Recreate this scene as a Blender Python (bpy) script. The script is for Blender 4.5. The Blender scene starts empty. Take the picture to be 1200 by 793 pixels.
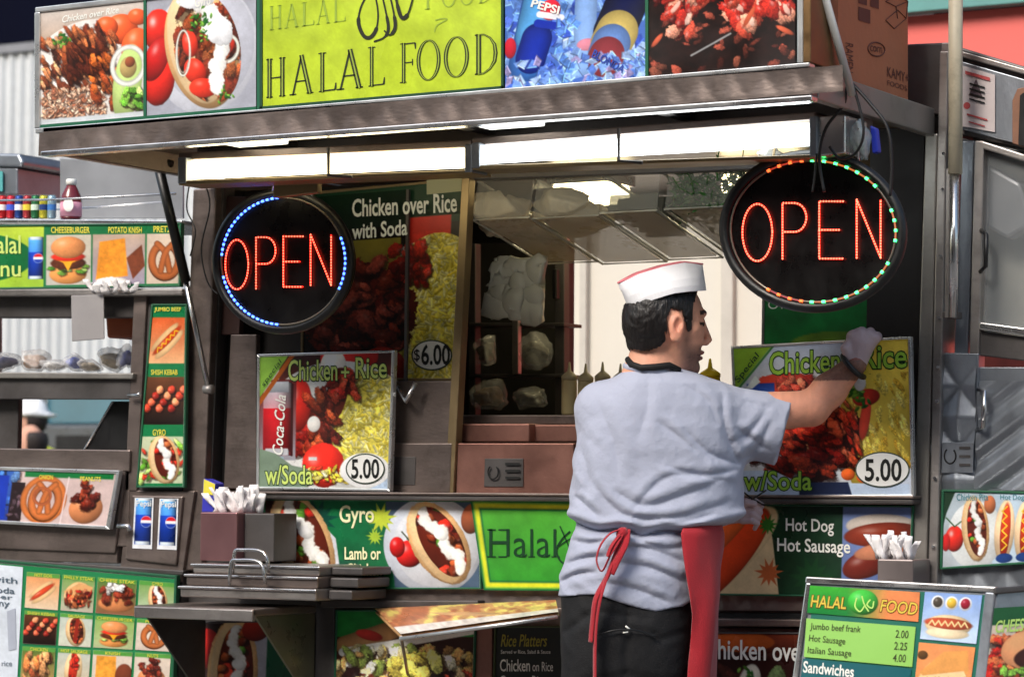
import bpy, bmesh, math, random
import numpy as np
from mathutils import Vector, Matrix
random.seed(7); np.random.seed(7)
SC = bpy.context.scene
COL = SC.collection
RAD = math.radians
# ------------------------------------------------------------------ camera
F_PX = 3200.0
CAM = np.array([3.25, -5.65, 1.25])
YAW, PITCH, ROLL = RAD(30), RAD(3.2), RAD(0.35)
_f = np.array([-math.sin(YAW)*math.cos(PITCH), math.cos(YAW)*math.cos(PITCH), math.sin(PITCH)])
_r0 = np.array([math.cos(YAW), math.sin(YAW), 0.0])
_u0 = np.cross(_r0, _f)
_r = _r0*math.cos(ROLL) + _u0*math.sin(ROLL)
_u = -_r0*math.sin(ROLL) + _u0*math.cos(ROLL)
cd = bpy.data.cameras.new('camera'); cam = bpy.data.objects.new('camera', cd); COL.objects.link(cam)
M = Matrix(((_r[0], _u[0], -_f[0], CAM[0]), (_r[1], _u[1], -_f[1], CAM[1]), (_r[2], _u[2], -_f[2], CAM[2]), (0, 0, 0, 1)))
cam.matrix_world = M
cd.sensor_width = 36; cd.lens = F_PX/1200*36; cd.clip_start = .1; cd.clip_end = 2000
cd.dof.use_dof = True; cd.dof.focus_distance = 6.1; cd.dof.aperture_fstop = 7.0
SC.camera = cam
SC.view_settings.view_transform = 'Standard'; SC.view_settings.look = 'None'
SC.view_settings.exposure = 0.8; SC.view_settings.gamma = 1.0
# ------------------------------------------------------------------ light
SUN_EL, SUN_AZ = 40, 188          # azimuth the light comes from (degrees, 0 = +Y, clockwise)
w = bpy.data.worlds.new('World'); SC.world = w; w.use_nodes = True
nt = w.node_tree; bg = nt.nodes['Background']
sky = nt.nodes.new('ShaderNodeTexSky'); sky.sky_type = 'NISHITA'; sky.sun_disc = False
sky.sun_elevation = RAD(SUN_EL); sky.sun_rotation = RAD(SUN_AZ); sky.air_density = 1.4; sky.dust_density = 3.0
nt.links.new(sky.outputs[0], bg.inputs[0]); bg.inputs[1].default_value = 0.125
sl = bpy.data.lights.new('sun', 'SUN'); sl.energy = 1.6; sl.angle = RAD(22); sl.color = (1, .96, .9)
so = bpy.data.objects.new('sun', sl); COL.objects.link(so)
_d = Vector((math.sin(RAD(SUN_AZ))*math.cos(RAD(SUN_EL)), math.cos(RAD(SUN_AZ))*math.cos(RAD(SUN_EL)), math.sin(RAD(SUN_EL))))
so.rotation_euler = _d.to_track_quat('Z', 'Y').to_euler(); so.location = (0, -4, 9)

# ------------------------------------------------------------------ pixel <-> place
def ray(px, py):
    px = np.asarray(px, float); py = np.asarray(py, float)
    return (_r*((px-600)/F_PX)[..., None] + _u*((396.5-py)/F_PX)[..., None] + _f)
class Pl:                       # a plane: point and normal towards the street
    def __init__(s, p, n): s.p = np.array(p, float); n = np.array(n, float); s.n = n/np.linalg.norm(n)
def U(px, py, pl, off=0.0):     # where the sight line meets a plane (float = plane Y = const)
    if not isinstance(pl, Pl): pl = Pl((0, pl, 0), (0, -1, 0))
    d = ray(px, py); p = pl.p + pl.n*off
    t = ((p-CAM)@pl.n)/(d@pl.n)
    return CAM + d*t[..., None]
def P(px, py, y, off=0.0): return Vector(U(np.array(px), np.array(py), y, off))
def UD(px, py, D): return CAM + ray(px, py)*np.asarray(D)[..., None]
def lin(c):
    c = np.asarray(c, float)/255.0
    return np.where(c <= .04045, c/12.92, ((c+.055)/1.055)**2.4)
# ------------------------------------------------------------------ materials
MATS = {}
def mat(name, col, rough=.5, metal=0.0, var=.12, scale=6.0, bump=0.0, bscale=60, emit=None, es=1.0, alpha=1.0, spec=.5, trans=0.0, sss=0.0, stretch=None, dirt=0.0, sheen=0.0, bdist=.004):
    if name in MATS: return MATS[name]
    m = bpy.data.materials.new(name); m.use_nodes = True; MATS[name] = m
    t = m.node_tree; b = t.nodes['Principled BSDF']; L = t.links.new
    c = tuple(lin(col))+(1,)
    tc = t.nodes.new('ShaderNodeTexCoord'); mp = t.nodes.new('ShaderNodeMapping')
    g = t.nodes.new('ShaderNodeNewGeometry')
    L(g.outputs['Position'], mp.inputs[0])
    if stretch: mp.inputs['Scale'].default_value = stretch
    n = t.nodes.new('ShaderNodeTexNoise'); n.inputs['Scale'].default_value = scale; n.inputs['Detail'].default_value = 6; n.inputs['Roughness'].default_value = .65
    L(mp.outputs[0], n.inputs[0])
    if var:
        mx = t.nodes.new('ShaderNodeMix'); mx.data_type = 'RGBA'
        r = t.nodes.new('ShaderNodeMapRange'); r.inputs[1].default_value = .3; r.inputs[2].default_value = .7
        L(n.outputs[0], r.inputs[0]); L(r.outputs[0], mx.inputs[0])
        mx.inputs[6].default_value = tuple(x*(1-var) for x in c[:3])+(1,)
        mx.inputs[7].default_value = tuple(min(1, x*(1+var)) for x in c[:3])+(1,)
        last = mx.outputs[2]
        if dirt:
            n2 = t.nodes.new('ShaderNodeTexNoise'); n2.inputs['Scale'].default_value = 9; n2.inputs['Detail'].default_value = 9; n2.inputs['Roughness'].default_value = .75
            L(g.outputs['Position'], n2.inputs[0])
            r2 = t.nodes.new('ShaderNodeMapRange'); r2.inputs[1].default_value = .5; r2.inputs[2].default_value = .72; r2.inputs[4].default_value = dirt
            L(n2.outputs[0], r2.inputs[0])
            m2 = t.nodes.new('ShaderNodeMix'); m2.data_type = 'RGBA'; L(r2.outputs[0], m2.inputs[0]); L(last, m2.inputs[6])
            m2.inputs[7].default_value = (.05, .04, .032, 1); last = m2.outputs[2]
        L(last, b.inputs['Base Color'])
        r3 = t.nodes.new('ShaderNodeMapRange'); r3.inputs[1].default_value = .3; r3.inputs[2].default_value = .7
        r3.inputs[3].default_value = max(0.02, rough-.1); r3.inputs[4].default_value = min(1, rough+.12)
        L(n.outputs[0], r3.inputs[0]); L(r3.outputs[0], b.inputs['Roughness'])
    else:
        b.inputs['Base Color'].default_value = c; b.inputs['Roughness'].default_value = rough
    b.inputs['Metallic'].default_value = metal
    b.inputs['Specular IOR Level'].default_value = spec
    b.inputs['Alpha'].default_value = alpha
    if trans: b.inputs['Transmission Weight'].default_value = trans
    if sss:
        b.inputs['Subsurface Weight'].default_value = sss; b.inputs['Subsurface Radius'].default_value = (.012, .005, .003); b.inputs['Subsurface Scale'].default_value = 1
    if sheen: b.inputs['Sheen Weight'].default_value = sheen
    if emit is not None:
        b.inputs['Emission Color'].default_value = tuple(lin(emit))+(1,); b.inputs['Emission Strength'].default_value = es
    if bump:
        bn = t.nodes.new('ShaderNodeTexNoise'); bn.inputs['Scale'].default_value = bscale; bn.inputs['Detail'].default_value = 4
        L(mp.outputs[0], bn.inputs[0]); bp = t.nodes.new('ShaderNodeBump'); bp.inputs['Strength'].default_value = bump; bp.inputs['Distance'].default_value = bdist
        L(bn.outputs[0], bp.inputs['Height']); L(bp.outputs[0], b.inputs['Normal'])
    return m
def cmat(name, rough=.35, spec=.4, coat=0.0, sss=0.0, bump=0.0, bscale=300, alpha=1.0):      # printed or naturally mottled colour held on the mesh
    if name in MATS: return MATS[name]
    m = bpy.data.materials.new(name); m.use_nodes = True; MATS[name] = m
    t = m.node_tree; b = t.nodes['Principled BSDF']
    a = t.nodes.new('ShaderNodeAttribute'); a.attribute_name = 'tint'
    t.links.new(a.outputs['Color'], b.inputs['Base Color'])
    g = t.nodes.new('ShaderNodeNewGeometry'); n = t.nodes.new('ShaderNodeTexNoise'); n.inputs['Scale'].default_value = 5; n.inputs['Detail'].default_value = 5
    t.links.new(g.outputs['Position'], n.inputs[0])
    r3 = t.nodes.new('ShaderNodeMapRange'); r3.inputs[1].default_value = .3; r3.inputs[2].default_value = .7
    r3.inputs[3].default_value = max(.05, rough-.12); r3.inputs[4].default_value = rough+.15
    t.links.new(n.outputs[0], r3.inputs[0]); t.links.new(r3.outputs[0], b.inputs['Roughness'])
    b.inputs['Specular IOR Level'].default_value = spec; b.inputs['Coat Weight'].default_value = coat
    b.inputs['Alpha'].default_value = alpha
    if sss:
        b.inputs['Subsurface Weight'].default_value = sss; b.inputs['Subsurface Radius'].default_value = (.012, .005, .003); b.inputs['Subsurface Scale'].default_value = 1
    n2 = t.nodes.new('ShaderNodeTexNoise'); n2.inputs['Scale'].default_value = bscale if bump else 2.5; n2.inputs['Detail'].default_value = 3
    t.links.new(g.outputs['Position'], n2.inputs[0])
    bp = t.nodes.new('ShaderNodeBump'); bp.inputs['Strength'].default_value = bump or .25; bp.inputs['Distance'].default_value = .004 if bump else .02
    t.links.new(n2.outputs[0], bp.inputs['Height']); t.links.new(bp.outputs[0], b.inputs['Normal'])
    return m
STEEL = mat('brushed_steel', (162, 156, 152), .38, .74, .12, 4, .14, 60, stretch=(1, 1, 2.5), dirt=.4)
STEELB = mat('brown_steel', (134, 121, 115), .38, .74, .14, 4, .14, 60, stretch=(1, 1, 2.5), dirt=.5)
STEELP = mat('red_reflection_steel', (156, 112, 100), .4, .75, .15, 6, .12, 90, dirt=.3)  # red reflections on this steel are put into its warm base colour
STEELD = mat('dark_steel', (92, 88, 87), .48, .6, .2, 6, .1, 80, dirt=.4)
STEELL = mat('bright_steel', (205, 205, 205), .25, .95, .08, 8, .05, 60)
STEELG = mat('bluish_steel', (146, 152, 160), .38, .72, .12, 4, .14, 60, stretch=(2.5, 2.5, 1), dirt=.25)
ALU = mat('aluminium_trim', (214, 216, 216), .3, .8, .08, 12)
BLACK = mat('black_plastic', (18, 18, 19), .4, 0, .2, 20)
BLACKM = mat('matt_black', (14, 13, 13), .75, 0, .3, 8)
GLASSD = mat('smoked_glass', (10, 9, 9), .35, 0, 0, alpha=.2, spec=.1)
CLEAR = mat('clear_plastic', (215, 212, 200), .15, 0, 0, alpha=.15, spec=.6)
RUBBER = mat('black_cable', (16, 16, 18), .5, 0, 0)
WHITE = mat('white_print', (240, 240, 232), .4, 0, 0)
INK = mat('black_print', (22, 24, 22), .4, 0, 0)
GREEN = mat('green_print', (28, 112, 66), .4, 0, .05)
# ------------------------------------------------------------------ objects
def thing(name, label, cat, loc=(0, 0, 0), group=None):
    o = bpy.data.objects.new(name, None); COL.objects.link(o); o.location = loc
    o['label'] = label; o['category'] = cat; o.empty_display_size = .05
    if group: o['group'] = group
    return o
def tag(o, label, cat, group=None):
    o['label'] = label; o['category'] = cat
    if group: o['group'] = group
    return o
def link(name, verts, faces, m, parent=None, smooth=False, bevel=0.0, cols=None, kind=None, weld=False):
    me = bpy.data.meshes.new(name)
    verts = np.asarray(verts, float)
    if parent is not None:
        base = parent; off = Vector((0, 0, 0))
        while base is not None: off += base.location; base = base.parent
        verts = verts - np.array(off)
        loc = (0, 0, 0)
    else:
        lo = verts.min(0); hi = verts.max(0); loc = ((lo[0]+hi[0])/2, (lo[1]+hi[1])/2, lo[2]); verts = verts-np.array(loc)
    if isinstance(faces, np.ndarray):
        nf, k = faces.shape
        me.vertices.add(len(verts)); me.vertices.foreach_set('co', verts.ravel())
        me.loops.add(nf*k); me.loops.foreach_set('vertex_index', faces.ravel().astype(np.int32))
        me.polygons.add(nf); me.polygons.foreach_set('loop_start', np.arange(0, nf*k, k, dtype=np.int32))
        me.update(calc_edges=True); me.validate()
    else:
        me.from_pydata([tuple(v) for v in verts], [], [tuple(f) for f in faces]); me.update()
    if cols is not None:
        a = me.color_attributes.new('tint', 'FLOAT_COLOR', 'POINT')
        c4 = np.ones((len(verts), 4)); c4[:, :3] = cols; a.data.foreach_set('color', c4.ravel())
    if smooth: me.polygons.foreach_set('use_smooth', [True]*len(me.polygons))
    me.materials.append(m)
    o = bpy.data.objects.new(name, me); COL.objects.link(o); o.location = loc
    if parent is not None: o.parent = parent
    if bevel:
        b = o.modifiers.new('bevel', 'BEVEL'); b.width = bevel; b.segments = 2; b.limit_method = 'ANGLE'; b.angle_limit = RAD(40)
    if kind: o['kind'] = kind
    return o
class MB:
    def __init__(s): s.v = []; s.f = []
    def add(s, v, f):
        n = len(s.v); s.v += [tuple(x) for x in v]; s.f += [tuple(i+n for i in q) for q in f]; return s
    def box(s, x0, x1, y0, y1, z0, z1):
        v = [(x0, y0, z0), (x1, y0, z0), (x1, y1, z0), (x0, y1, z0), (x0, y0, z1), (x1, y0, z1), (x1, y1, z1), (x0, y1, z1)]
        return s.add(v, [(0, 3, 2, 1), (4, 5, 6, 7), (0, 1, 5, 4), (1, 2, 6, 5), (2, 3, 7, 6), (3, 0, 4, 7)])
    def prism(s, pts, dirv):        # pts: front outline (Vectors); dirv: extrusion to the back
        n = len(pts); a = [Vector(p) for p in pts]; b = [p+Vector(dirv) for p in a]
        f = [tuple(range(n)), tuple(range(2*n-1, n-1, -1))] + [(i, n+i, n+(i+1) % n, (i+1) % n) for i in range(n)]
        return s.add(a+b, f)
    def tube(s, pts, r, seg=8, flat=1.0, closed=False):
        pts = [Vector(p) for p in pts]; rs = r if isinstance(r, (list, tuple)) else [r]*len(pts); n = len(pts); v = []; f = []
        prev = None
        for i, p in enumerate(pts):
            if closed: t = (pts[(i+1) % n]-pts[i-1]).normalized()
            else: t = (pts[min(i+1, n-1)]-pts[max(i-1, 0)]).normalized()
            if prev is None:
                a = t.cross(Vector((0, 0, 1)));
                if a.length < .1: a = t.cross(Vector((0, 1, 0)))
            else: a = prev - t*prev.dot(t)
            a.normalize(); prev = a; b = t.cross(a)
            for k in range(seg):
                w_ = 2*math.pi*k/seg; v.append(p + a*math.cos(w_)*rs[i] + b*math.sin(w_)*rs[i]*flat)
        for i in range(n if closed else n-1):
            j = (i+1) % n
            for k in range(seg): f.append((i*seg+k, i*seg+(k+1) % seg, j*seg+(k+1) % seg, j*seg+k))
        if not closed: f.append(tuple(range(seg-1, -1, -1))); f.append(tuple((n-1)*seg+k for k in range(seg)))
        return s.add(v, f)
    def lathe(s, base, prof, seg=16):       # prof: (radius, height) list
        v = []; f = []; bx, by, bz = base
        for r, h in prof:
            for k in range(seg): v.append((bx+r*math.cos(2*math.pi*k/seg), by+r*math.sin(2*math.pi*k/seg), bz+h))
        for i in range(len(prof)-1):
            for k in range(seg): f.append((i*seg+k, i*seg+(k+1) % seg, (i+1)*seg+(k+1) % seg, (i+1)*seg+k))
        f.append(tuple(range(seg-1, -1, -1))); f.append(tuple((len(prof)-1)*seg+k for k in range(seg)))
        return s.add(v, f)
    def build(s, name, m, parent=None, **k): return link(name, s.v, s.f, m, parent, **k)
def slab(name, q, y, t, m, parent=None, bevel=.002, **k):     # px outline on plane y, t thick to the back
    n = y.n if isinstance(y, Pl) else np.array((0, -1.0, 0))
    return MB().prism([P(a, b, y) for a, b in q], tuple(-n*t)).build(name, m, parent, bevel=bevel, **k)
def R4(x0, y0, x1, y1, s0=0.0, s1=None):                       # rect with slopes of its top and bottom edge
    s1 = s0 if s1 is None else s1
    return [(x0, y0), (x1, y0+s0*(x1-x0)), (x1, y1+s1*(x1-x0)), (x0, y1)]
def bil(q, u, v):
    (a, b, c, d) = [np.array(p, float) for p in q]
    u = np.asarray(u)[..., None]; v = np.asarray(v)[..., None]
    return a*(1-u)*(1-v)+b*u*(1-v)+c*u*v+d*(1-u)*v
def tubep(name, pts, y, r, m, parent=None, seg=8, **k):       # pts in px, y float or per point
    if isinstance(y, (int, float)): y = [y]*len(pts)
    return MB().tube([P(a, b, yy) for (a, b), yy in zip(pts, y)], r, seg).build(name, m, parent, smooth=True, **k)
def spline(pts, n=8):
    out = []; pts = [np.array(p, float) for p in pts]
    for i in range(len(pts)-1):
        p0 = pts[max(i-1, 0)]; p1 = pts[i]; p2 = pts[i+1]; p3 = pts[min(i+2, len(pts)-1)]
        for k in range(n):
            t = k/n; out.append(.5*((2*p1)+(-p0+p2)*t+(2*p0-5*p1+4*p2-p3)*t*t+(-p0+3*p1-3*p2+p3)*t**3))
    out.append(pts[-1]); return out
def quilt(name, q, y, m, parent, cell=.05, amp=.004, t=.012, step=.005, mode='diamond', **k):
    W = (P(*q[1], y)-P(*q[0], y)).length; H = (P(*q[3], y)-P(*q[0], y)).length
    nx = max(2, int(W/step)); ny = max(2, int(H/step)); nx = min(nx, 260); ny = min(ny, 200)
    u, v = np.meshgrid(np.linspace(0, 1, nx+1), np.linspace(0, 1, ny+1))
    p = bil(q, u, v); X = u*W; Y = v*H
    if mode == 'diamond':
        a = X/cell+Y/(cell*1.25); b = X/cell-Y/(cell*1.25)
        h = amp*np.minimum(1, 2.05*np.minimum(np.abs(a-np.round(a)), np.abs(b-np.round(b))))
    elif mode == 'rib':
        a = (X*.75+Y)/cell; h = amp*np.minimum(1, 3*np.abs(a-np.round(a)))
    else:
        h = amp*(.5+.5*np.cos(2*np.pi*X/cell))
    w_ = U(p[..., 0], p[..., 1], y)
    n = y.n if isinstance(y, Pl) else np.array((0, -1.0, 0))
    w_ = w_ + n*h[..., None]
    idx = np.arange((nx+1)*(ny+1)).reshape(ny+1, nx+1)
    f = np.stack([idx[:-1, :-1], idx[1:, :-1], idx[1:, 1:], idx[:-1, 1:]], -1).reshape(-1, 4)
    return link(name, w_.reshape(-1, 3), f, m, parent, smooth=False, **k)
# ------------------------------------------------------------------ lettering
_tc = {}
def glyphs(body, bold=0.0, shear=0.0):
    key = (body, bold, shear)
    if key in _tc: return _tc[key]
    c = bpy.data.curves.new('t', 'FONT'); c.body = body; c.offset = bold; c.resolution_u = 3; c.shear = shear
    o = bpy.data.objects.new('t', c); COL.objects.link(o)
    dg = bpy.context.evaluated_depsgraph_get(); e = o.evaluated_get(dg); me = e.to_mesh()
    v = np.array([x.co[:2] for x in me.vertices]); f = [tuple(p.vertices) for p in me.polygons]
    e.to_mesh_clear(); bpy.data.objects.remove(o); bpy.data.curves.remove(c)
    _tc[key] = (v, f); return v, f
def text(body, q, pl, m, parent, bold=0.0, off=.0016, shear=0.0, name='lettering'):
    """q: px corners (TL, TR, BR, BL) of the ink's bounding box"""
    v, f = glyphs(body, bold, shear); v0, _ = glyphs(body, 0.0, shear)
    lo = v0.min(0); hi = v0.max(0)
    uv = (v-lo)/(hi-lo)
    p = bil(q, uv[:, 0], 1-uv[:, 1])
    return link(name, U(p[:, 0], p[:, 1], pl, off), f, m, parent)
def tx(body, x0, y0, x1, y1, pl, m, parent, s=0.0, **k): return text(body, R4(x0, y0, x1, y1, s), pl, m, parent, **k)
def flat(name, pts, pl, m, parent, off=.0012):                # flat print outline
    p = np.array(pts, float); w_ = U(p[:, 0], p[:, 1], pl, off)
    return link(name, w_, [tuple(range(len(pts)-1, -1, -1))], m, parent)
def ellpts(cx, cy, rx, ry, rot=0, n=40, a0=0, a1=360):
    c, s = math.cos(RAD(rot)), math.sin(RAD(rot)); out = []
    for i in range(n):
        a = RAD(a0+(a1-a0)*i/(n if a1-a0 == 360 else n-1)); x, y = rx*math.cos(a), ry*math.sin(a)
        out.append((cx+x*c-y*s, cy+x*s+y*c))
    return out
# ------------------------------------------------------------------ print painter (pictures printed on the signs)
_N = np.random.RandomState(3).rand(64, 64)
def vnoise(x, y):
    xi = np.floor(x).astype(int); yi = np.floor(y).astype(int); fx = x-xi; fy = y-yi
    fx = fx*fx*(3-2*fx); fy = fy*fy*(3-2*fy); a = _N[yi % 64, xi % 64]; b = _N[yi % 64, (xi+1) % 64]; c = _N[(yi+1) % 64, xi % 64]; d = _N[(yi+1) % 64, (xi+1) % 64]
    return (a*(1-fx)+b*fx)*(1-fy)+(c*(1-fx)+d*fx)*fy
def fbm(x, y): return .5*vnoise(x, y)+.3*vnoise(x*2.1+7, y*2.1+3)+.2*vnoise(x*4.3+1, y*4.3+9)
class Pic:
    def __init__(s, W, H, res=1.0, bg=(200, 200, 200)):
        s.W, s.H = W, H; s.nx = int(W*res)+2; s.ny = int(H*res)+2; s.res = (s.nx-1)/W; s.ry = (s.ny-1)/H
        s.X, s.Y = np.meshgrid(np.linspace(0, W, s.nx), np.linspace(0, H, s.ny))
        s.A = np.ones((s.ny, s.nx, 3))*np.array(bg, float); s.rs = np.random.RandomState(int(W*7+H*13)); s.clip = None
    def bb(s, x0, y0, x1, y1):
        return (slice(max(0, int(y0*s.ry)), max(0, min(s.ny, int(y1*s.ry)+2))), slice(max(0, int(x0*s.res)), max(0, min(s.nx, int(x1*s.res)+2))))
    def put(s, sl, m, c):
        if m.size == 0: return
        if s.clip is not None: m = m*s.clip[sl]
        s.A[sl] = s.A[sl]*(1-m[..., None]) + (np.asarray(c, float) if np.ndim(c) != 1 else np.array(c, float))*m[..., None]
    def rect(s, x0, y0, x1, y1, c, c2=None):
        sl = s.bb(x0, y0, x1, y1); X, Y = s.X[sl], s.Y[sl]
        m = np.clip(np.minimum(np.minimum(X-x0, x1-X), np.minimum(Y-y0, y1-Y))*1.0+.5, 0, 1)
        if c2 is not None: t = np.clip((Y-y0)/(y1-y0), 0, 1)[..., None]; c = np.array(c, float)*(1-t)+np.array(c2, float)*t
        s.put(sl, m, c)
    def ell(s, cx, cy, a, b=None, rot=0, c=(0, 0, 0), sh=0.35, edge=.0, soft=1.0, tex=.0, ts=4.0, spec=0.0, alpha=1.0):
        b = a if b is None else b; r = max(a, b)*1.25+2; sl = s.bb(cx-r, cy-r, cx+r, cy+r); X, Y = s.X[sl], s.Y[sl]
        if X.size == 0: return
        k, l = math.cos(RAD(rot)), math.sin(RAD(rot)); dx, dy = X-cx, Y-cy; u = (dx*k+dy*l)/a; v = (-dx*l+dy*k)/b
        q = np.sqrt(u*u+v*v)
        if edge: q = q+edge*(fbm(X/ts+cx, Y/ts+cy)-.5)*2
        m = np.clip((1-q)*min(a, b)/soft+.5, 0, 1)*alpha
        z = np.sqrt(np.clip(1-q*q, 0, 1)); nx, ny = dx/max(a, b), dy/max(a, b)
        f = 1-sh*.55+sh*(.75*z-.5*nx-.75*ny)
        if tex: f = f+tex*(fbm(X/ts*2+cx, Y/ts*2+cy)-.5)*2
        C = np.clip(np.array(c, float)*f[..., None], 0, 255)
        if spec: h = np.exp(-(((u+.35)**2+(v+.4)**2)/.06))*spec; C = C+(255-C)*h[..., None]
        s.put(sl, m, C)
    def poly(s, pts, c, soft=1.0, sh=None, tex=0, ts=5.0):
        p = np.array(pts, float); sl = s.bb(p[:, 0].min()-2, p[:, 1].min()-2, p[:, 0].max()+2, p[:, 1].max()+2); X, Y = s.X[sl], s.Y[sl]
        if X.size == 0: return
        ins = np.zeros(X.shape, bool); d = np.full(X.shape, 1e9)
        for i in range(len(p)):
            a, b = p[i-1], p[i]; cr = ((a[1] > Y) != (b[1] > Y)) & (X < (b[0]-a[0])*(Y-a[1])/((b[1]-a[1]) or 1e-9)+a[0]); ins ^= cr
            e = b-a; t = np.clip(((X-a[0])*e[0]+(Y-a[1])*e[1])/(e@e+1e-9), 0, 1); d = np.minimum(d, np.hypot(X-a[0]-t*e[0], Y-a[1]-t*e[1]))
        sd = np.where(ins, d, -d); m = np.clip(sd/soft+.5, 0, 1); C = np.array(c, float)*np.ones(X.shape+(1,))
        if sh: C = C*(1-sh+sh*np.clip(d/6, 0, 1))[..., None]*1.0
        if tex: C = C*(1+tex*(fbm(X/ts, Y/ts)-.5)*2)[..., None]
        s.put(sl, m, np.clip(C, 0, 255))
    def line(s, pts, w_, c, soft=1.0, sh=0.0):
        p = np.array(pts, float); r = w_+2; sl = s.bb(p[:, 0].min()-r, p[:, 1].min()-r, p[:, 0].max()+r, p[:, 1].max()+r); X, Y = s.X[sl], s.Y[sl]
        if X.size == 0: return
        d = np.full(X.shape, 1e9)
        for i in range(len(p)-1):
            a, b = p[i], p[i+1]; e = b-a; t = np.clip(((X-a[0])*e[0]+(Y-a[1])*e[1])/(e@e+1e-9), 0, 1); d = np.minimum(d, np.hypot(X-a[0]-t*e[0], Y-a[1]-t*e[1]))
        C = np.array(c, float)*(1-sh*np.clip(d/(w_/2), 0, 1)**2)[..., None]
        s.put(sl, np.clip((w_/2-d)/soft+.5, 0, 1), C)
    def scatter(s, x0, y0, x1, y1, n, size, pal, asp=.55, rot=None, jit=.25, sh=.6, edge=.42, shadow=True, ellip=False, tex=.45, spec=.0):
        sh *= .7; spec *= .55
        for i in range(n):
            while True:
                u, v = s.rs.rand(2)
                if not ellip or (u-.5)**2+(v-.5)**2 < .25: break
            x = x0+u*(x1-x0); y = y0+v*(y1-y0); a = size*s.rs.uniform(.6, 1.3); r = s.rs.uniform(0, 180) if rot is None else rot+s.rs.uniform(-25, 25)
            c = np.array(pal[s.rs.randint(len(pal))], float)*(1+jit*(s.rs.rand()-.5)*2)
            if shadow: s.ell(x+a*.15, y+a*.22, a*1.08, a*asp*1.15, r, (30, 12, 8), 0, edge, 1.5, alpha=.55)
            s.ell(x, y, a, a*asp*s.rs.uniform(.7, 1.3), r, np.clip(c, 0, 255), sh, edge, tex=tex, ts=max(1.6, a*.32), spec=spec)
    def shards(s, x0, y0, x1, y1, n, size, pal, lines=True):      # angular facets: ice, flakes
        for i in range(n):
            x = s.rs.uniform(x0, x1); y = s.rs.uniform(y0, y1); a0 = s.rs.uniform(0, 6.3); c = np.array(pal[s.rs.randint(len(pal))], float)*s.rs.uniform(.85, 1.15)
            p = [(x+size*s.rs.uniform(.4, 1.2)*math.cos(a0+k*1.57+s.rs.uniform(-.4, .4)), y+size*s.rs.uniform(.4, 1.2)*math.sin(a0+k*1.57+s.rs.uniform(-.4, .4))) for k in range(4)]
            s.poly(p, np.clip(c, 0, 255), 1.5, tex=.25, ts=3)
            if lines: s.line([p[0], p[1]], 1.1, np.clip(c*1.35+20, 0, 255), 1.2); s.line([p[1], p[2]], 1.0, np.clip(c*.6, 0, 255), 1.2)
    def mottle(s, x0, y0, x1, y1, amt, ts):
        sl = s.bb(x0, y0, x1, y1); f = 1+amt*(fbm(s.X[sl]/ts, s.Y[sl]/ts)-.5)*2; s.A[sl] = np.clip(s.A[sl]*f[..., None], 0, 255)
    def setclip(s, cx, cy, a, b, rot=0):
        k, l = math.cos(RAD(rot)), math.sin(RAD(rot)); dx, dy = s.X-cx, s.Y-cy
        q = np.sqrt(((dx*k+dy*l)/a)**2+((-dx*l+dy*k)/b)**2); s.clip = np.clip((1-q)*min(a, b)+.5, 0, 1)
    def clipbox(s, x0, y0, x1, y1): s.clip = ((s.X >= x0) & (s.X <= x1) & (s.Y >= y0) & (s.Y <= y1)).astype(float)
    def noclip(s): s.clip = None
    def build(s, name, q, pl, parent, m=None, off=.0006):
        s.mottle(0, 0, s.W, s.H, .04, 1.7); s.mottle(0, 0, s.W, s.H, .10, 22)
        u, v = np.meshgrid(np.linspace(0, 1, s.nx), np.linspace(0, 1, s.ny)); p = bil(q, u, v)
        w_ = U(p[..., 0], p[..., 1], pl, off).reshape(-1, 3)
        idx = np.arange(s.nx*s.ny).reshape(s.ny, s.nx)
        f = np.stack([idx[:-1, :-1], idx[1:, :-1], idx[1:, 1:], idx[:-1, 1:]], -1).reshape(-1, 4)
        return link(name, w_, f, m or cmat('printed_vinyl'), parent, cols=lin(np.clip(s.A, 0, 255).reshape(-1, 3)))
MEAT = [(150, 66, 34), (176, 84, 44), (120, 46, 26), (196, 106, 60), (98, 38, 24)]
GRILL = [(196, 62, 40), (222, 98, 66), (150, 36, 26), (236, 140, 96), (120, 28, 22)]
SHRED = [(196, 120, 76), (164, 84, 48), (216, 152, 108), (130, 60, 34)]
LETT = [(92, 150, 48), (130, 184, 70), (60, 110, 34), (170, 206, 110)]
RICEY = [(238, 222, 90), (246, 236, 130), (222, 200, 60), (250, 244, 170)]
def tomato(p, x, y, r, ry=None, c=(226, 40, 28)): p.ell(x, y, r, ry or r, 0, c, .55, .02, spec=.7)
def rice(p, x0, y0, x1, y1, n=None, pal=RICEY, L=3.0, ellip=False):
    p.rect(x0, y0, x1, y1, pal[0]); n = int((x1-x0)*(y1-y0)/(6+L*2.6))
    for i in range(n):
        x, y = p.rs.uniform(x0, x1), p.rs.uniform(y0, y1); a = p.rs.uniform(0, 3.14); l = L*p.rs.uniform(.6, 1.2); c = np.array(pal[p.rs.randint(len(pal))], float)*p.rs.uniform(.78, 1.06)
        dx, dy = l*math.cos(a), l*math.sin(a); m = (x+p.rs.normal()*.4, y+p.rs.normal()*.4)
        p.line([(x-dx, y-dy+.9), (x+dx, y+dy+.9)], 2.2, c*.74, 1.4); p.line([(x-dx, y-dy), (x+dx, y+dy)], 1.6, np.clip(c, 0, 255), 1.0)
    p.mottle(x0, y0, x1, y1, .28, 9)
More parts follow.
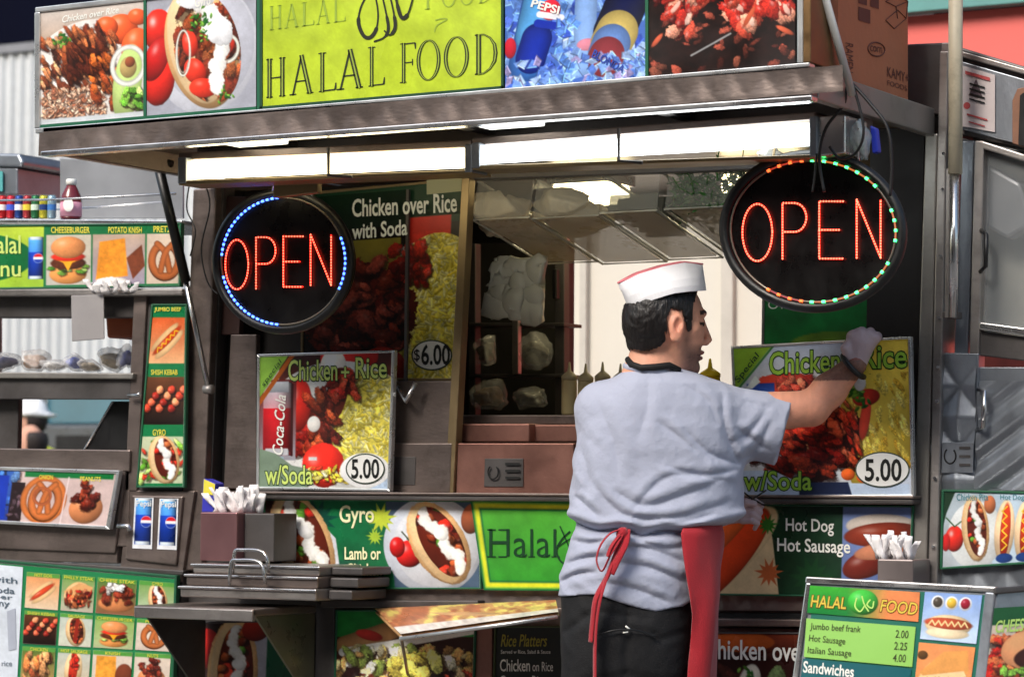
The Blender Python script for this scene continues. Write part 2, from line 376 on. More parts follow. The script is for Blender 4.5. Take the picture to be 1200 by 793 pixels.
def drizzle(p, pts, w_, c=(244, 243, 238)):
    sp = spline(pts, 11)
    for d, cc, al in ((1.5, (120, 70, 50), .35), (0, c, .95)):
        for k, q in enumerate(sp):
            r = w_*(.52+.14*math.sin(k*.9)+.07*math.sin(k*4.1)); p.ell(q[0]+d, q[1]+d, max(1.5, r*1.1), max(1.2, r*.8), k*37, cc, .12, .35, 1.5, tex=.06, ts=5, alpha=al)
def gyro(p, x, y, w_, h, rot=0, sauce=True):      # folded pita seen along its length, filling between two lips
    c, s_ = math.cos(RAD(rot)), math.sin(RAD(rot)); cx, cy = x+w_/2, y+h/2
    def T(u, v): a, b = u*w_/2, v*h/2; return (cx+a*c-b*s_, cy+a*s_+b*c)
    S = min(w_, h)
    p.ell(*T(0, 0), w_*.48, h*.5, rot, (226, 178, 122), .35, .03, tex=.08)
    p.ell(*T(-.12, 0), w_*.36, h*.47, rot, (236, 200, 150), .2, .03, tex=.05)
    p.setclip(*T(.1, 0), w_*.34, h*.43, rot)
    p.ell(*T(.1, 0), w_*.34, h*.43, rot, (96, 34, 22), .2)
    for i in range(26):
        a, b = p.rs.uniform(-.5, .7), p.rs.uniform(-.9, .9); X, Y = T(a, b)
        cc = (MEAT+[(216, 44, 30), (222, 60, 40)]+LETT[:1])[p.rs.randint(8)]
        p.ell(X+1, Y+1, S*.13, S*.09, 20, (40, 14, 8), 0, .1, alpha=.6); p.ell(X, Y, S*p.rs.uniform(.08, .15), S*p.rs.uniform(.06, .11), p.rs.uniform(0, 180), cc, .6, .2, tex=.15, spec=.2)
    if sauce:
        drizzle(p, [T(.1, -.95), T(-.05, -.5), T(.3, -.2), T(.1, .2), T(.4, .45), T(.15, .8)], S*.17)
        p.ell(*T(.2, -.15), S*.13, S*.1, 30, (250, 250, 248), .2)
    p.noclip()
def burger(p, x, y, w_, h):
    p.ell(x+w_*.5, y+h*.78, w_*.46, h*.2, 0, (226, 150, 80), .4)
    p.scatter(x+w_*.06, y+h*.62, x+w_*.94, y+h*.76, 12, w_*.11, LETT, .5, 0)
    p.ell(x+w_*.5, y+h*.56, w_*.44, h*.13, 0, (92, 44, 26), .4, .05, tex=.2)
    p.poly([(x+w_*.12, y+h*.46), (x+w_*.88, y+h*.46), (x+w_*.6, y+h*.55), (x+w_*.5, y+h*.72), (x+w_*.38, y+h*.55)], (250, 172, 40))
    p.ell(x+w_*.5, y+h*.43, w_*.42, h*.09, 0, (222, 50, 34), .4)
    p.ell(x+w_*.5, y+h*.24, w_*.43, h*.22, 0, (226, 146, 88), .4, .02, tex=.05, spec=.3)
def hotdog(p, x, y, w_, h, rot=-30, mustard=True, bun=(240, 196, 140)):
    cx, cy = x+w_/2, y+h/2; L = max(w_, h)*.46; t = L*.42
    c, s_ = math.cos(RAD(rot)), math.sin(RAD(rot)); T = lambda u, v: (cx+u*L*c-v*t*s_, cy+u*L*s_+v*t*c)
    p.ell(*T(0, .55), L*.98, t*.55, rot, bun, .4); p.ell(*T(0, -.5), L*.95, t*.5, rot, tuple(v*.96 for v in bun), .35)
    p.ell(*T(0, 0), L*.99, t*.42, rot, (206, 66, 30), .5, spec=.4)
    if mustard: p.line([T(-.75+.15*i, .2*(-1)**i) for i in range(11)], max(1.2, t*.13), (250, 200, 40))
def kebab(p, x, y, w_, h, n=3):
    p.rect(x, y, x+w_, y+h, (110, 62, 34), (24, 14, 12))
    for i in range(n):
        cx = x+w_*(.2+.62*i/(max(1, n-1))); 
        for k in range(4):
            p.ell(cx-h*.12+k*h*.09+h*.02, y+h*(.68-.13*k), w_*.1, h*.1, -40, (30, 10, 8), 0); p.ell(cx-h*.12+k*h*.09, y+h*(.66-.13*k), w_*.1, h*.09, -40, GRILL[(i+k) % 4], .6, .15, tex=.2, spec=.3)
def pretzel(p, x, y, w_, h, c=(200, 104, 50)):
    cx, cy = x+w_/2, y+h/2; t = w_*.2
    for d, cc in ((1, tuple(v*.55 for v in c)), (0, c)):
        p.line([(a, b+d*2) for a, b in ellpts(cx, cy+h*.05, w_*.36, h*.36, 0, 30, -60, 240)], t, cc, sh=.3)
        p.line(spline([(cx-w_*.22, cy-h*.3), (cx, cy-h*.1), (cx+w_*.12, cy+h*.3)], 5), t*.8, cc, sh=.3); p.line(spline([(cx+w_*.22, cy-h*.3), (cx, cy-h*.1), (cx-w_*.12, cy+h*.3)], 5), t*.8, cc, sh=.3)
def nuts(p, x, y, w_, h):
    p.ell(x+w_*.5, y+h*.68, w_*.42, h*.3, 0, (206, 130, 84), .4, spec=.2); p.scatter(x+w_*.14, y+h*.12, x+w_*.86, y+h*.68, 26, w_*.1, [(120, 40, 26), (150, 60, 36), (96, 30, 22)], .75, spec=.5, ellip=True)
def can(p, x, y, w_, h, body=(24, 60, 168), top=(90, 170, 230), ball=True):
    p.rect(x, y, x+w_, y+h, top, body); p.rect(x, y+h*.35, x+w_, y+h*.95, body, tuple(v*.6 for v in body)); p.rect(x+w_*.1, y-h*.02, x+w_*.9, y+h*.05, (190, 200, 210))
    p.rect(x+w_*.06, y+h*.93, x+w_*.94, y+h, (190, 200, 210))
    sl = p.bb(x, y, x+w_, y+h); t = (p.X[sl]-x)/w_; f = 1.25-1.9*(t-.35)**2; p.A[sl] = np.clip(p.A[sl]*f[..., None], 0, 255)
    if ball:
        r = w_*.34; cx, cy = x+w_*.68, y+h*.5; p.ell(cx, cy, r, r, 0, (240, 240, 246), 0); p.setclip(cx, cy, r*.95, r*.95)
        p.rect(cx-r, cy-r, cx+r, cy-r*.25, (214, 30, 44)); p.rect(cx-r, cy+r*.25, cx+r, cy+r, (26, 60, 170)); p.noclip()
def fries(p, x, y, w_, h): p.scatter(x, y, x+w_, y+h, 24, w_*.2, [(236, 150, 60), (246, 180, 90), (214, 110, 40)], .3)
def herb(p, x, y, r, n=14):
    for i in range(n): p.ell(x+p.rs.normal()*r*.5, y+p.rs.normal()*r*.6, r*.3, r*.14, p.rs.uniform(0, 180), LETT[p.rs.randint(3)] if i % 3 else (30, 96, 34), .4, .2)
def onion(p, x, y, rx, ry, c=(236, 238, 226)):
    p.line(ellpts(x, y, rx, ry, 0, 30)+[(x+rx, y)], max(2, rx*.3), c, 1.6, sh=.25); p.line(ellpts(x, y, rx*.86, ry*.86, 0, 24, 30, 200), 1, tuple(v*.8 for v in c), 1.5)
# ------------------------------------------------------------------ setting
def struct(o): o['kind'] = 'structure'; return o
struct(MB().box(-60, 60, -60, 60, -.3, -.15).build('road', mat('asphalt', (62, 61, 60), .85, 0, .2, 3, .5, 80)))
struct(MB().box(-30, 30, -3.0, 3.2, -.14, 0).build('pavement', mat('paving', (120, 116, 110), .8, 0, .15, 1.5, .4, 60), bevel=.01))
struct(MB().box(-30, 30, -3.14, -3.004, -.14, .004).build('kerb', mat('kerb_stone', (135, 132, 126), .8, 0, .15, 4), bevel=.015))
def Z(px, py, y): return P(px, py, y)[2]
def X(px, y, py=575): return P(px, py, y)[0]
# building behind: ridged pale cladding on the left, dark upper floors
YB = 24.0
b = thing('clad_building', 'pale grey building with vertical ridged metal cladding and dark upper wall behind the left cart', 'building', tuple(P(120, 700, YB)))
zt = Z(30, 61, YB); xa0 = X(-150, YB); xb = X(262, YB); xs = np.arange(xa0, xb, .045); v = []; f = []
for i, x_ in enumerate(xs):
    y_ = YB + (.05 if i % 4 < 2 else 0)
    v += [(x_, y_, -.2), (x_, y_, zt)]
    if i: f.append((2*i-2, 2*i, 2*i+1, 2*i-1))
link('cladding_sheet', v, f, mat('pale_cladding', (186, 190, 194), .6, .1, .1, .4, dirt=.15), b)
MB().box(xa0, xb, YB+.1, YB+9, -.2, zt-.1).build('wall', mat('grey_render', (120, 122, 128), .8), b)
MB().box(xa0, xb, YB-.05, YB+.3, zt+.003, zt+.12).build('coping', mat('grey_render', (120, 122, 128)), b)
MB().box(xa0, xb+20, YB+2, YB+10, zt+.0, zt+22).build('upper_wall', mat('navy_wall', (7, 9, 24), .9, 0, .3, .2, spec=.05), b)
# cream wall seen through the hatch
b = thing('cream_building', 'cream rendered wall seen through the hatch behind the man', 'building', (-1, 3.6, 0))
MB().box(X(560, 3.6), X(960, 3.6), 3.6, 5, 0, 3.2).build('wall', mat('cream_render', (214, 208, 196), .8, 0, .06, 1.2, .2, 30), b)
for i, (x_, w_) in enumerate(((X(848, 3.6), .05), (X(682, 3.6), .03))):
    MB().box(x_, x_+w_, 3.57, 3.6, 0, 3.2).build('pilaster_strip', mat('pale_strip', (196, 190, 180), .7), b, bevel=.004)
# red building upper right
b = thing('red_building', 'salmon red painted shopfront with teal window band at the upper right', 'building', (1.5, 3.2, 0))
z1 = Z(1130, 14, 3.2); xr = X(1040, 3.2)
MB().box(xr, 7, 3.2, 5, 0, z1).build('wall', mat('salmon_paint', (222, 104, 96), .6, 0, .05, 1.5), b)
MB().box(xr, 7, 3.14, 3.2, z1+.002, z1+.1).build('window_sill', mat('teal_paint', (96, 150, 146), .6), b, bevel=.005)
for i in range(4):
    MB().box(xr+.02+i*.8, xr+.77+i*.8, 3.22, 3.3, z1+.1, z1+1.3).build('window', mat('dusk_glass', (34, 44, 70), .1, 0, .3, 3, spec=.8), b)
    MB().box(xr+.77+i*.8, xr+.82+i*.8, 3.15, 3.3, z1+.1, z1+1.3).build('mullion', mat('teal_paint', (96, 150, 146)), b)
MB().box(xr, 7, 3.4, 5, z1+.1, 6).build('upper_wall', mat('slate_wall', (58, 62, 78), .7), b)
# shops across the road (behind the camera, seen in the steel)
b = thing('shop_building', 'brick shop building across the road, seen only as reflections in the steel', 'building', (0, -19, -.15))
MB().box(-26, 26, -27, -19.2, -.15, 13).build('wall', mat('dull_brick', (122, 84, 72), .85, 0, .2, .6), b)
for i in range(17):
    x_ = -25+i*3.0
    MB().box(x_+.1, x_+2.7, -19.25, -19.1, .5, 3.0).build('shop_window', mat('shop_glass', (30, 36, 44), .1, 0, .3, .5), b)
    MB().box(x_, x_+2.8, -19.2, -18.3, 3.15, 3.5).build('awning', (mat('awning_red', (170, 40, 40), .7), mat('awning_cream', (200, 190, 170), .7), mat('awning_green', (40, 80, 60), .7))[i % 3], b)
    for k in range(3): MB().box(x_+.6, x_+2.0, -19.23, -19.1, 4.6+k*2.9, 6.4+k*2.9).build('window', mat('shop_glass', (30, 36, 44)), b)
# van behind the left cart
y_ = 14.0
v_ = thing('parked_van', 'dark van with teal tinted windscreen seen through the lower gap of the left cart', 'van', tuple(P(150, 700, y_)))
xv = X(46, y_); zv = Z(100, 497, y_)
MB().prism([Vector(c) for c in ((xv, y_, .3), (xv+1.9, y_, .3), (xv+1.9, y_, zv), (xv+.05, y_, zv), (xv, y_, zv-.14))], (0, 3.6, 0)).build('body', mat('van_paint', (84, 88, 92), .3, .2, .1), v_, bevel=.03)
MB().prism([Vector(c) for c in ((xv+.03, y_+.02, zv+.002), (xv+1.86, y_+.02, zv+.002), (xv+1.8, y_+.02, zv+.42), (xv+.06, y_+.02, zv+.42))], (0, 3.2, 0)).build('windscreen', mat('teal_glass', (70, 112, 128), .1, 0, .1, 2, spec=.8), v_, bevel=.02)
MB().box(xv+.02, xv+.06, y_-.04, y_, zv-.01, zv+.42).build('window_pillar', mat('grey_trim', (128, 130, 130), .6), v_)
MB().box(xv+.2, xv+1.6, y_-.02, y_+.02, zv-.36, zv-.1).build('grille', BLACKM, v_)
for a in (xv+.04, xv+1.68):
    for c in (y_+.5, y_+3): MB().tube([(a, c, .33), (a+.14, c, .33)], .33, 20).build('wheel', mat('tyre', (22, 22, 22), .85), v_)
# ------------------------------------------------------------------ the food cart
XL, XR = -.905, 1.06
cart = thing('food_cart', 'stainless steel halal food cart with open serving hatch and overhanging lit canopy', 'food cart', (0, .6, 0))
YF = -.67
zl1, zl0 = Z(945, 80, YF), Z(945, 112, YF)
# canopy
MB().box(XL, XR, YF+.03, 1.32, zl0+.045, zl1-.004).build('roof', STEELB, cart, bevel=.004)
MB().box(XL-.002, XR+.002, YF-.004, YF+.03, zl0-.012, zl0).build('lip_edge', STEELL, cart, bevel=.003)
quilt('roof_lip', [(46, 156), (988, 76.5), (988, 107), (46, 183)], YF, STEELB, cart, cell=.08, amp=.003)
MB().box(XL, XR, YF+.004, YF+.03, zl0, zl1).build('lip_backing', STEELB, cart)
MB().box(XR-.02, XR+.002, YF+.031, .0, zl0-.005, zl1+.002).build('side_lip', mat('pale_steel', (152, 148, 142), .4, .65, .12, 6, dirt=.3), cart, bevel=.003)
MB().box(XL-.002, XL+.02, YF+.031, .0, zl0-.005, zl1+.002).build('side_lip', STEELB, cart, bevel=.003)
for x_ in (-.42, .12, .62): MB().box(x_, x_+.03, YF+.04, -.02, zl0+.012, zl0+.046).build('roof_rib', STEELD, cart, bevel=.002)
MB().box(XL+.22, XR-.02, -.36, -.3, zl0-.03, zl0+.04).build('canopy_beam', STEELD, cart, bevel=.003)
# small tubes set front to back under the canopy
for i, (xa, lab) in enumerate(((-.40, 'short bright lamp strip under the canopy above the join of the left tube light'), (.28, 'short bright lamp strip under the canopy right of the middle'))):
    t = thing('strip_lamp', lab, 'lamp', (xa, -.5, zl0+.03), 'short lamp strips under the canopy')
    MB().box(xa-.10, xa+.08, -.655, -.46, zl0+.018, zl0+.045).build('housing', STEELL, t, bevel=.002)
    MB().box(xa-.08, xa+.06, -.645, -.47, zl0+.006, zl0+.018).build('diffuser', mat('strip_glow', (240, 238, 228), .4, 0, 0, emit=(236, 236, 226), es=1.1), t, bevel=.003)
# long tube lights
FY = -.45
def light(px0, px1, pt0, pt1, pb0, pb1, clip, lab):
    t = thing('tube_light', lab, 'light', tuple(P(px0, pt0, FY)), 'tube lights along the front of the canopy')
    S = lambda x, a, b: a+(b-a)*(x-px0)/(px1-px0)
    slab('housing', [(px0-5, pt0-8), (px1+4, pt1-8), (px1+4, pt1+1), (px0-5, pt0+1)], FY, .1, STEELB, t, .003)
    slab('reflector', [(px0-3, pt0+2), (px1+2, pt1+2), (px1+2, pt1+(pb1-pt1)*.3), (px0-3, pt0+(pb0-pt0)*.3)], FY+.035, .05, mat('white_enamel', (225, 222, 205), .4), t)
    a, c = P(px0+6, (pt0+pb0)/2, FY+.01), P(px1-4, (pt1+pb1)/2, FY+.01)
    MB().tube([a, c], (a-P(px0+6, pt0+1, FY+.01)).length*.95, 16).build('diffuser', mat('tube_glow_warm', (255, 252, 240), .4, 0, 0, emit=(255, 240, 196), es=5.0) if px0 < 400 else mat('tube_glow_cool', (255, 255, 250), .4, 0, 0, emit=(240, 248, 250), es=5.0), t, smooth=True)
    slab('bottom_rail', [(px0-5, pb0), (px1+4, pb1), (px1+4, pb1+4), (px0-5, pb0+5)], FY-.02, .09, mat('brass_rail', (150, 130, 96), .4, .6, .2, 8), t, .002)
    for e, (xa, xb) in enumerate(((px0-6, px0+4), (px1-4, px1+5))):
        slab('end_cap', [(xa, S(xa, pt0, pt1)-3), (xb, S(xb, pt0, pt1)-3), (xb, S(xb, pb0, pb1)+3), (xa, S(xa, pb0, pb1)+3)], FY-.022, .07, STEELG, t, .003)
    a = P(clip, S(clip, pt0, pt1)-6, FY-.03); b_ = P(clip, S(clip, pb0, pb1)+0, FY-.035); c_ = P(clip+28, S(clip+28, pb0, pb1)+3, FY-.03)
    MB().tube([a, b_, c_], .0045, 6).build('bracket', STEELD, t)
light(214, 548, 187, 172, 212, 199, 385, 'left tube light glowing under the canopy above the left OPEN sign')
light(558, 952, 170, 139, 194, 181, 725, 'right tube light under the canopy, whiter, ending near the right OPEN sign')
slab('lamp_end_plate', [(956, 137), (990, 134), (990, 180), (956, 184)], FY-.01, .12, STEELL, cart, .004)
# corner posts and frame
slab('corner_post', [(226, 222), (253, 219), (236, 668), (210, 668)], -.005, .05, STEELB, cart, .004)
slab('corner_post', [(253, 219), (262, 219), (247, 585), (236, 585)], .02, .05, STEELD, cart)
slab('frame_strip', [(270, 392), (300, 392), (300, 572), (262, 572)], .03, .02, STEELB, cart)
slab('frame_strip', [(300, 486), (332, 486), (332, 578), (296, 578)], .035, .02, STEELD, cart)
slab('frame_strip', [(259, 230), (288, 230), (280, 392), (255, 392)], .035, .02, mat('rusty_red', (64, 42, 38), .6, .3, .3, 8), cart)
slab('corner_post', [(1084, 158), (1099, 156), (1085, 695), (1067, 695)], -.005, .08, mat('pale_steel', (176, 172, 164)), cart, .004)
slab('corner_post', [(1101, 60), (1111, 60), (1098, 695), (1087, 695)], -.012, .08, STEEL, cart, .003)
slab('hatch_frame', [(541, 209), (550, 208), (531, 578), (521, 578)], -.004, .03, mat('brass_rail', (150, 130, 96)), cart, .002)
slab('side_wall', [(1020, 150), (1084, 150), (1072, 600), (1010, 600)], .04, .03, mat('gap_shade_panel', (20, 14, 14), .6), cart)  # near-black sheet stands in for the shade inside the gap
slab('lower_plate', [(464, 446), (536, 446), (530, 578), (458, 578)], .01, .02, STEELB, cart, .003)
slab('drawer_front', [(459, 519), (529, 519), (527, 577), (457, 577)], -.006, .016, STEELB, cart, .003)
slab('maker_plate', [(462, 535), (487, 535), (486, 568), (461, 568)], -.008, .003, STEELD, cart, .001)
slab('counter_front', [(536, 519), (672, 519), (672, 579), (534, 579)], .005, .02, STEELP, cart, .003)
slab('counter_box', [(539, 496), (620, 496), (620, 518), (538, 518)], .04, .12, STEELP, cart, .004)
slab('counter_box', [(622, 497), (700, 497), (700, 518), (622, 518)], .07, .12, STEELP, cart, .004)
slab('maker_plate', [(568, 537), (613, 537), (613, 570), (567, 570)], .002, .003, STEELD, cart, .001)
for (cx, cy, r) in ((578, 553, 8), (1113.5, 534, 9)):
    pl_ = .002-.003 if cx < 600 else -.036
    MB().tube([P(a, c, pl_-.003) for a, c in ellpts(cx, cy, r*.75, r, 0, 20, -50, 235)], .002, 5).build('maker_emblem', BLACKM, cart)
for k in range(3):
    slab('maker_lettering', R4(592, 542+k*8, 609, 545+k*8), -.003, .001, BLACKM, cart, 0)
slab('counter_front', [(690, 519), (860, 519), (860, 579), (690, 579)], .005, .02, STEELP, cart, .003)
slab('ledge', [(236, 578), (1070, 584), (1070, 591), (236, 584)], -.05, .1, STEELD, cart, .004)
slab('ledge_lip', [(236, 575), (1070, 580.5), (1070, 584), (236, 578)], -.055, .05, STEELB, cart, .002)
# body under the hatch
slab('body_panel', [(210, 585), (1072, 592), (1066, 1100), (190, 1100)], .015, .05, STEELD, cart)
quilt('quilted_strip', [(440, 688), (1068, 697), (1068, 716), (440, 712)], .004, STEELB, cart, cell=.07, amp=.0028)
slab('strip_edge', [(440, 684.5), (1068, 693.5), (1068, 698), (440, 689)], -.004, .02, STEEL, cart, .002)
slab('dark_strip', [(440, 714), (1066, 719), (1066, 733), (440, 730)], .01, .02, BLACKM, cart)  # matt black slab along the body below the quilted strip
slab('lower_ledge', [(376, 703), (560, 703), (560, 712), (376, 712)], -.03, .05, STEELD, cart, .003)
slab('lower_ledge', [(830, 724), (1060, 727), (1060, 735), (830, 733)], -.03, .05, STEELB, cart, .003)
slab('lower_panel', [(376, 712), (660, 712), (660, 1100), (376, 1100)], .0, .02, STEELB, cart)
slab('divider_post', [(557, 735), (577, 735), (573, 1100), (553, 1100)], -.012, .02, STEELP, cart, .003)
slab('divider_post', [(370, 705), (392, 705), (388, 1100), (364, 1100)], -.012, .02, STEELD, cart, .003)
slab('lower_panel', [(830, 735), (1066, 738), (1060, 1100), (830, 1100)], .0, .02, STEELB, cart)
# cart interior: floor, back wall round the rear opening, side walls, ceiling
zc = Z(600, 579, .02)
MB().box(XL+.02, XR-.02, .07, 1.28, zc-.05, zc-.01).build('worktop', STEEL, cart, bevel=.004)
zt_ = zl0+.04
yb = 1.2
xo0, xo1 = X(664, yb), X(905, yb); zo0, zo1 = Z(760, 505, yb), Z(760, 255, yb)
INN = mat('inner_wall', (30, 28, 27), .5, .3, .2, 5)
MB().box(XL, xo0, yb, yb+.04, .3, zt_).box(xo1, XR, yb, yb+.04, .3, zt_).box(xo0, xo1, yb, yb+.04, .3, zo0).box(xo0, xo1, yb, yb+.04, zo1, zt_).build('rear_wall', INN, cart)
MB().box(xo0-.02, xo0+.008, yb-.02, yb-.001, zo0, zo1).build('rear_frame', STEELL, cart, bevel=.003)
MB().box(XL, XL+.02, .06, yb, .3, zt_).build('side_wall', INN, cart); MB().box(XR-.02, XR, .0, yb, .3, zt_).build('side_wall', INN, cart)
MB().box(XL, XR, .07, .1, .25, zc-.4).build('lower_body', STEELD, cart)
for x_ in (-.6, .75):
    for y_ in (.15, 1.05):
        w_ = MB(); w_.tube([(x_-.05, y_, .17), (x_+.05, y_, .17)], .17, 24).build('wheel', mat('tyre', (22, 22, 22), .85), cart, bevel=.02)
# dark equipment rack at the left of the opening
rack = thing('equipment_rack', 'dark metal rack inside the cart left of the pale opening, holding clear bags', 'rack', (X(600, .75), .75, zc))
for a, c in ((549, 557), (650, 661)): slab('upright', [(a, 285), (c, 285), (c, 500), (a, 500)], .7, .03, STEELD, rack, .002)
slab('back_panel', [(549, 285), (664, 285), (664, 500), (549, 500)], .95, .02, mat('rack_back', (48, 46, 44), .5, .3, .3, 8), rack)
for yy in (378, 438, 487): slab('shelf', [(549, yy), (661, yy), (661, yy+4), (549, yy+4)], .69, .1, STEELD, rack, .002)
slab('door_handle', [(647, 315), (652, 315), (652, 350), (647, 350)], .67, .02, BLACK, rack, .003)
slab('upright', [(600, 375), (607, 375), (607, 438), (600, 438)], .68, .02, STEEL, rack, .002)
def bag(name, label, cx, cy, y, rx, ry, col, seed, group=None, al=.45, parent=None, inner=None, m=None):
    rs = np.random.RandomState(seed); bm = bmesh.new(); bmesh.ops.create_icosphere(bm, subdivisions=4, radius=1)
    c = P(cx, cy, y); s_ = 490.0; dirs = rs.normal(size=(16, 3)); dirs /= np.linalg.norm(dirs, axis=1)[:, None]; off = rs.uniform(.55, .95, 16)
    for v in bm.verts:
        n = np.array(v.co.normalized()); k = min(1.15, min([o_/max(1e-3, float(n@d_)) for d_, o_ in zip(dirs, off) if n@d_ > 0]+[1.15]))
        k *= 1+.16*abs(2*vnoise(np.array(n[0]*4+seed), np.array(n[2]*4+n[1]*3))-1)-.06+.05*(vnoise(np.array(n[0]*14+seed), np.array(n[2]*14))-.5)
        v.co = Vector((n[0]*rx/s_*k*1.15, n[1]*.05*k, max(-.85, n[2])*ry/s_*k))+c
    vs = [tuple(v.co) for v in bm.verts]; fs = [tuple(v.index for v in f.verts) for f in bm.faces]; bm.free()
    o = link(name, vs, fs, m or mat('film_%d_%d_%d' % col, col, .16, 0, .3, 45, .9, 70, spec=1.0, alpha=al), parent, smooth=True)
    if inner:
        k_ = np.array(vs); c_ = np.array(c); k_ = c_+(k_-c_)*np.array((.8, .7, .62))+np.array((0, 0, -.1*ry/s_)); link('contents', k_, fs, mat('snack_%d_%d_%d' % inner, inner, .8, 0, .4, 60, .5, 80), o, smooth=True)
    if label: tag(o, label, 'bag', group)
    return o
for i, (cx, cy, rx, ry, lab) in enumerate(((570, 410, 17, 24, 'clear bag slumped on the rack shelf, leftmost of the middle row'), (628, 412, 20, 24, 'clear bag on the rack shelf below the hanging paper bag, right of the upright'), (572, 462, 20, 22, 'clear bag with brown contents low on the rack at left'), (622, 465, 26, 20, 'large clear bag low on the rack beside the sauce bottles'))):
    bag('plastic_bag', lab, cx, cy, .66, rx, ry, (214, 214, 208), 5+i, 'clear bags on the rack inside the cart', .24, inner=((70, 60, 44), (84, 80, 70), (92, 64, 34), (76, 72, 62))[i])
# hanging paper bag
t = thing('paper_bag', 'crumpled pale paper bag clipped up inside the hatch below the clear bins', 'bag', tuple(P(607, 375, .3)))
u, v = np.meshgrid(np.linspace(0, 1, 30), np.linspace(0, 1, 34)); p = bil([(584, 304), (641, 300), (636, 376), (574, 366)], u, v)
w_ = U(p[..., 0], p[..., 1], .3); hh = .02*(vnoise(u*2.2, v*2.6)-.5)+.012*(vnoise(u*2+v*7, v*3-u*4)-.5)+.006*(vnoise(u*13, v*11)-.5)+.01*(u > .62)
w_[..., 1] += hh; idx = np.arange(30*34).reshape(34, 30); f = np.stack([idx[:-1, :-1], idx[1:, :-1], idx[1:, 1:], idx[:-1, 1:]], -1).reshape(-1, 4)
o = link('paper', w_.reshape(-1, 3), f, mat('bag_paper', (196, 196, 184), .5, 0, .08, 8, .3, 50), t); sm = o.modifiers.new('thick', 'SOLIDIFY'); sm.thickness = .03; sm.offset = 1
flat('printed_mark', ellpts(619, 362, 6, 5), .29, mat('red_mark', (188, 60, 50)), t)
# clear food bins
def fbin(a, b_, top, bot, y, dep, label, fill, lidm=False):
    x0, x1 = X(a, y), X(b_, y); z1, z0 = Z((a+b_)/2, top, y), Z((a+b_)/2, bot, y); w_ = .004; i_ = .012
    t = thing('food_bin', label, 'bin', (x0, y, z0), 'clear plastic bins along the top of the hatch')
    MB().box(x0+i_, x1-i_, y+i_, y+dep-i_, z0, z0+w_).build('base', mat('bin_base', (206, 190, 160), .3, 0, .1, 8, alpha=.55), t)
    for nm, bx in (('front_wall', (x0, x1, y, y+w_, z0+w_, z1)), ('rear_wall', (x0, x1, y+dep-w_, y+dep, z0+w_, z1)), ('side_wall', (x0, x0+w_, y+w_, y+dep-w_, z0+w_, z1)), ('side_wall', (x1-w_, x1, y+w_, y+dep-w_, z0+w_, z1))):
        MB().box(*bx).build(nm, CLEAR, t)
    MB().tube([(x0, y, z1), (x1, y, z1), (x1, y+dep, z1), (x0, y+dep, z1)], .004, 6, closed=True).build('rim', mat('bin_rim', (190, 186, 172), .2, 0, .1, alpha=.75), t)
    MB().tube([(x0, y, z0), (x1, y, z0), (x1, y+dep, z0), (x0, y+dep, z0)], .003, 6, closed=True).build('lower_edge', mat('bin_rim', (190, 186, 172)), t)
    rs = np.random.RandomState(int(a)); mb = MB()
    if fill in ('bun', 'smooth'):
        cx_ = (a+b_)/2; BR = mat('pale_bread', (240, 228, 202), .8, 0, .1, 25, .4, 60)
        for k in range(4): bag('flatbread', '', cx_+(-8, 7, -3, 8)[k]+k*3, (top+bot)/2+(2, 0, -8, -10)[k]+k*2.5, y+.07+.07*k, (b_-a)*.44, (bot-top)*(.52 if fill == 'bun' else .44), (1, 1, 1), int(a)+k, parent=t, m=BR)
    elif fill == 'herb':
        for k in range(1300):
            c = Vector((rs.uniform(x0, x1), y+.01+dep*.8*rs.rand()**1.6, rs.uniform(z0+.01, z1+.015))); d = Vector(rs.normal(size=3)).normalized(); e = Vector(rs.normal(size=3)).normalized(); L = rs.uniform(.006, .018)
            mb.add([c, c+d*L+e*L*.35, c+d*L*2, c+d*L-e*L*.35], [(0, 1, 2, 3)])
        for k in range(30):
            c = Vector((rs.uniform(x0, x1), y+rs.uniform(0, .1), rs.uniform(z0, z1))); d = Vector((rs.normal(), rs.normal(), .4)).normalized(); mb.tube([c, c+d*.04, c+d*.07+Vector((.01, 0, .01))], .0014, 4)
        mb.build('herb_leaves', mat('fresh_herb', (46, 104, 30), .5, 0, .6, 40), t, kind='stuff')
    else:
        for k in range(6): mb.box(x0+.01, x1-.012-.004*k, y+.02+k*.04, y+.024+k*.04, z0+.01, z0+.05+.005*k)
        mb.build('stacked_lids', mat('grey_plastic', (110, 108, 98), .3, 0, .2, alpha=.7), t)
    t.rotation_euler.x = RAD(-13)
    return t
fbin(552, 618, 208, 256, .04, .36, 'clear bin of pale crumpled flatbreads at the left end of the hatch top', 'bun')
fbin(622, 700, 204, 254, .05, .37, 'clear bin of smooth cream flatbreads, second from the left', 'smooth')
fbin(702, 768, 200, 248, .03, .37, 'nearly empty clear bin above the white paper hat', 'lids')
fbin(778, 862, 192, 243, .05, .38, 'bin of green herbs next to the right OPEN sign', 'herb')
slab('bin_rail', [(548, 203), (900, 190), (900, 198), (548, 211)], .02, .03, STEELD, cart, .003)
for k, (a, c) in enumerate(((676, 196), (876, 190))):
    p0 = P(a, c, .56); t = thing('ceiling_lamp', ('warm ceiling lamp glowing behind the middle bins', 'warm ceiling lamp glowing behind the herb bin, beside the right OPEN sign')[k], 'lamp', tuple(p0), 'warm lamps inside the cart')
    MB().box(p0[0]-.09, p0[0]+.09, .56, .72, zt_-.03, zt_-.001).build('housing', STEELL, t, bevel=.003); MB().box(p0[0]-.08, p0[0]+.08, .57, .71, zt_-.075, zt_-.031).build('diffuser', mat('warm_glow', (255, 240, 190), .4, 0, 0, emit=(255, 238, 186), es=8), t, bevel=.006)
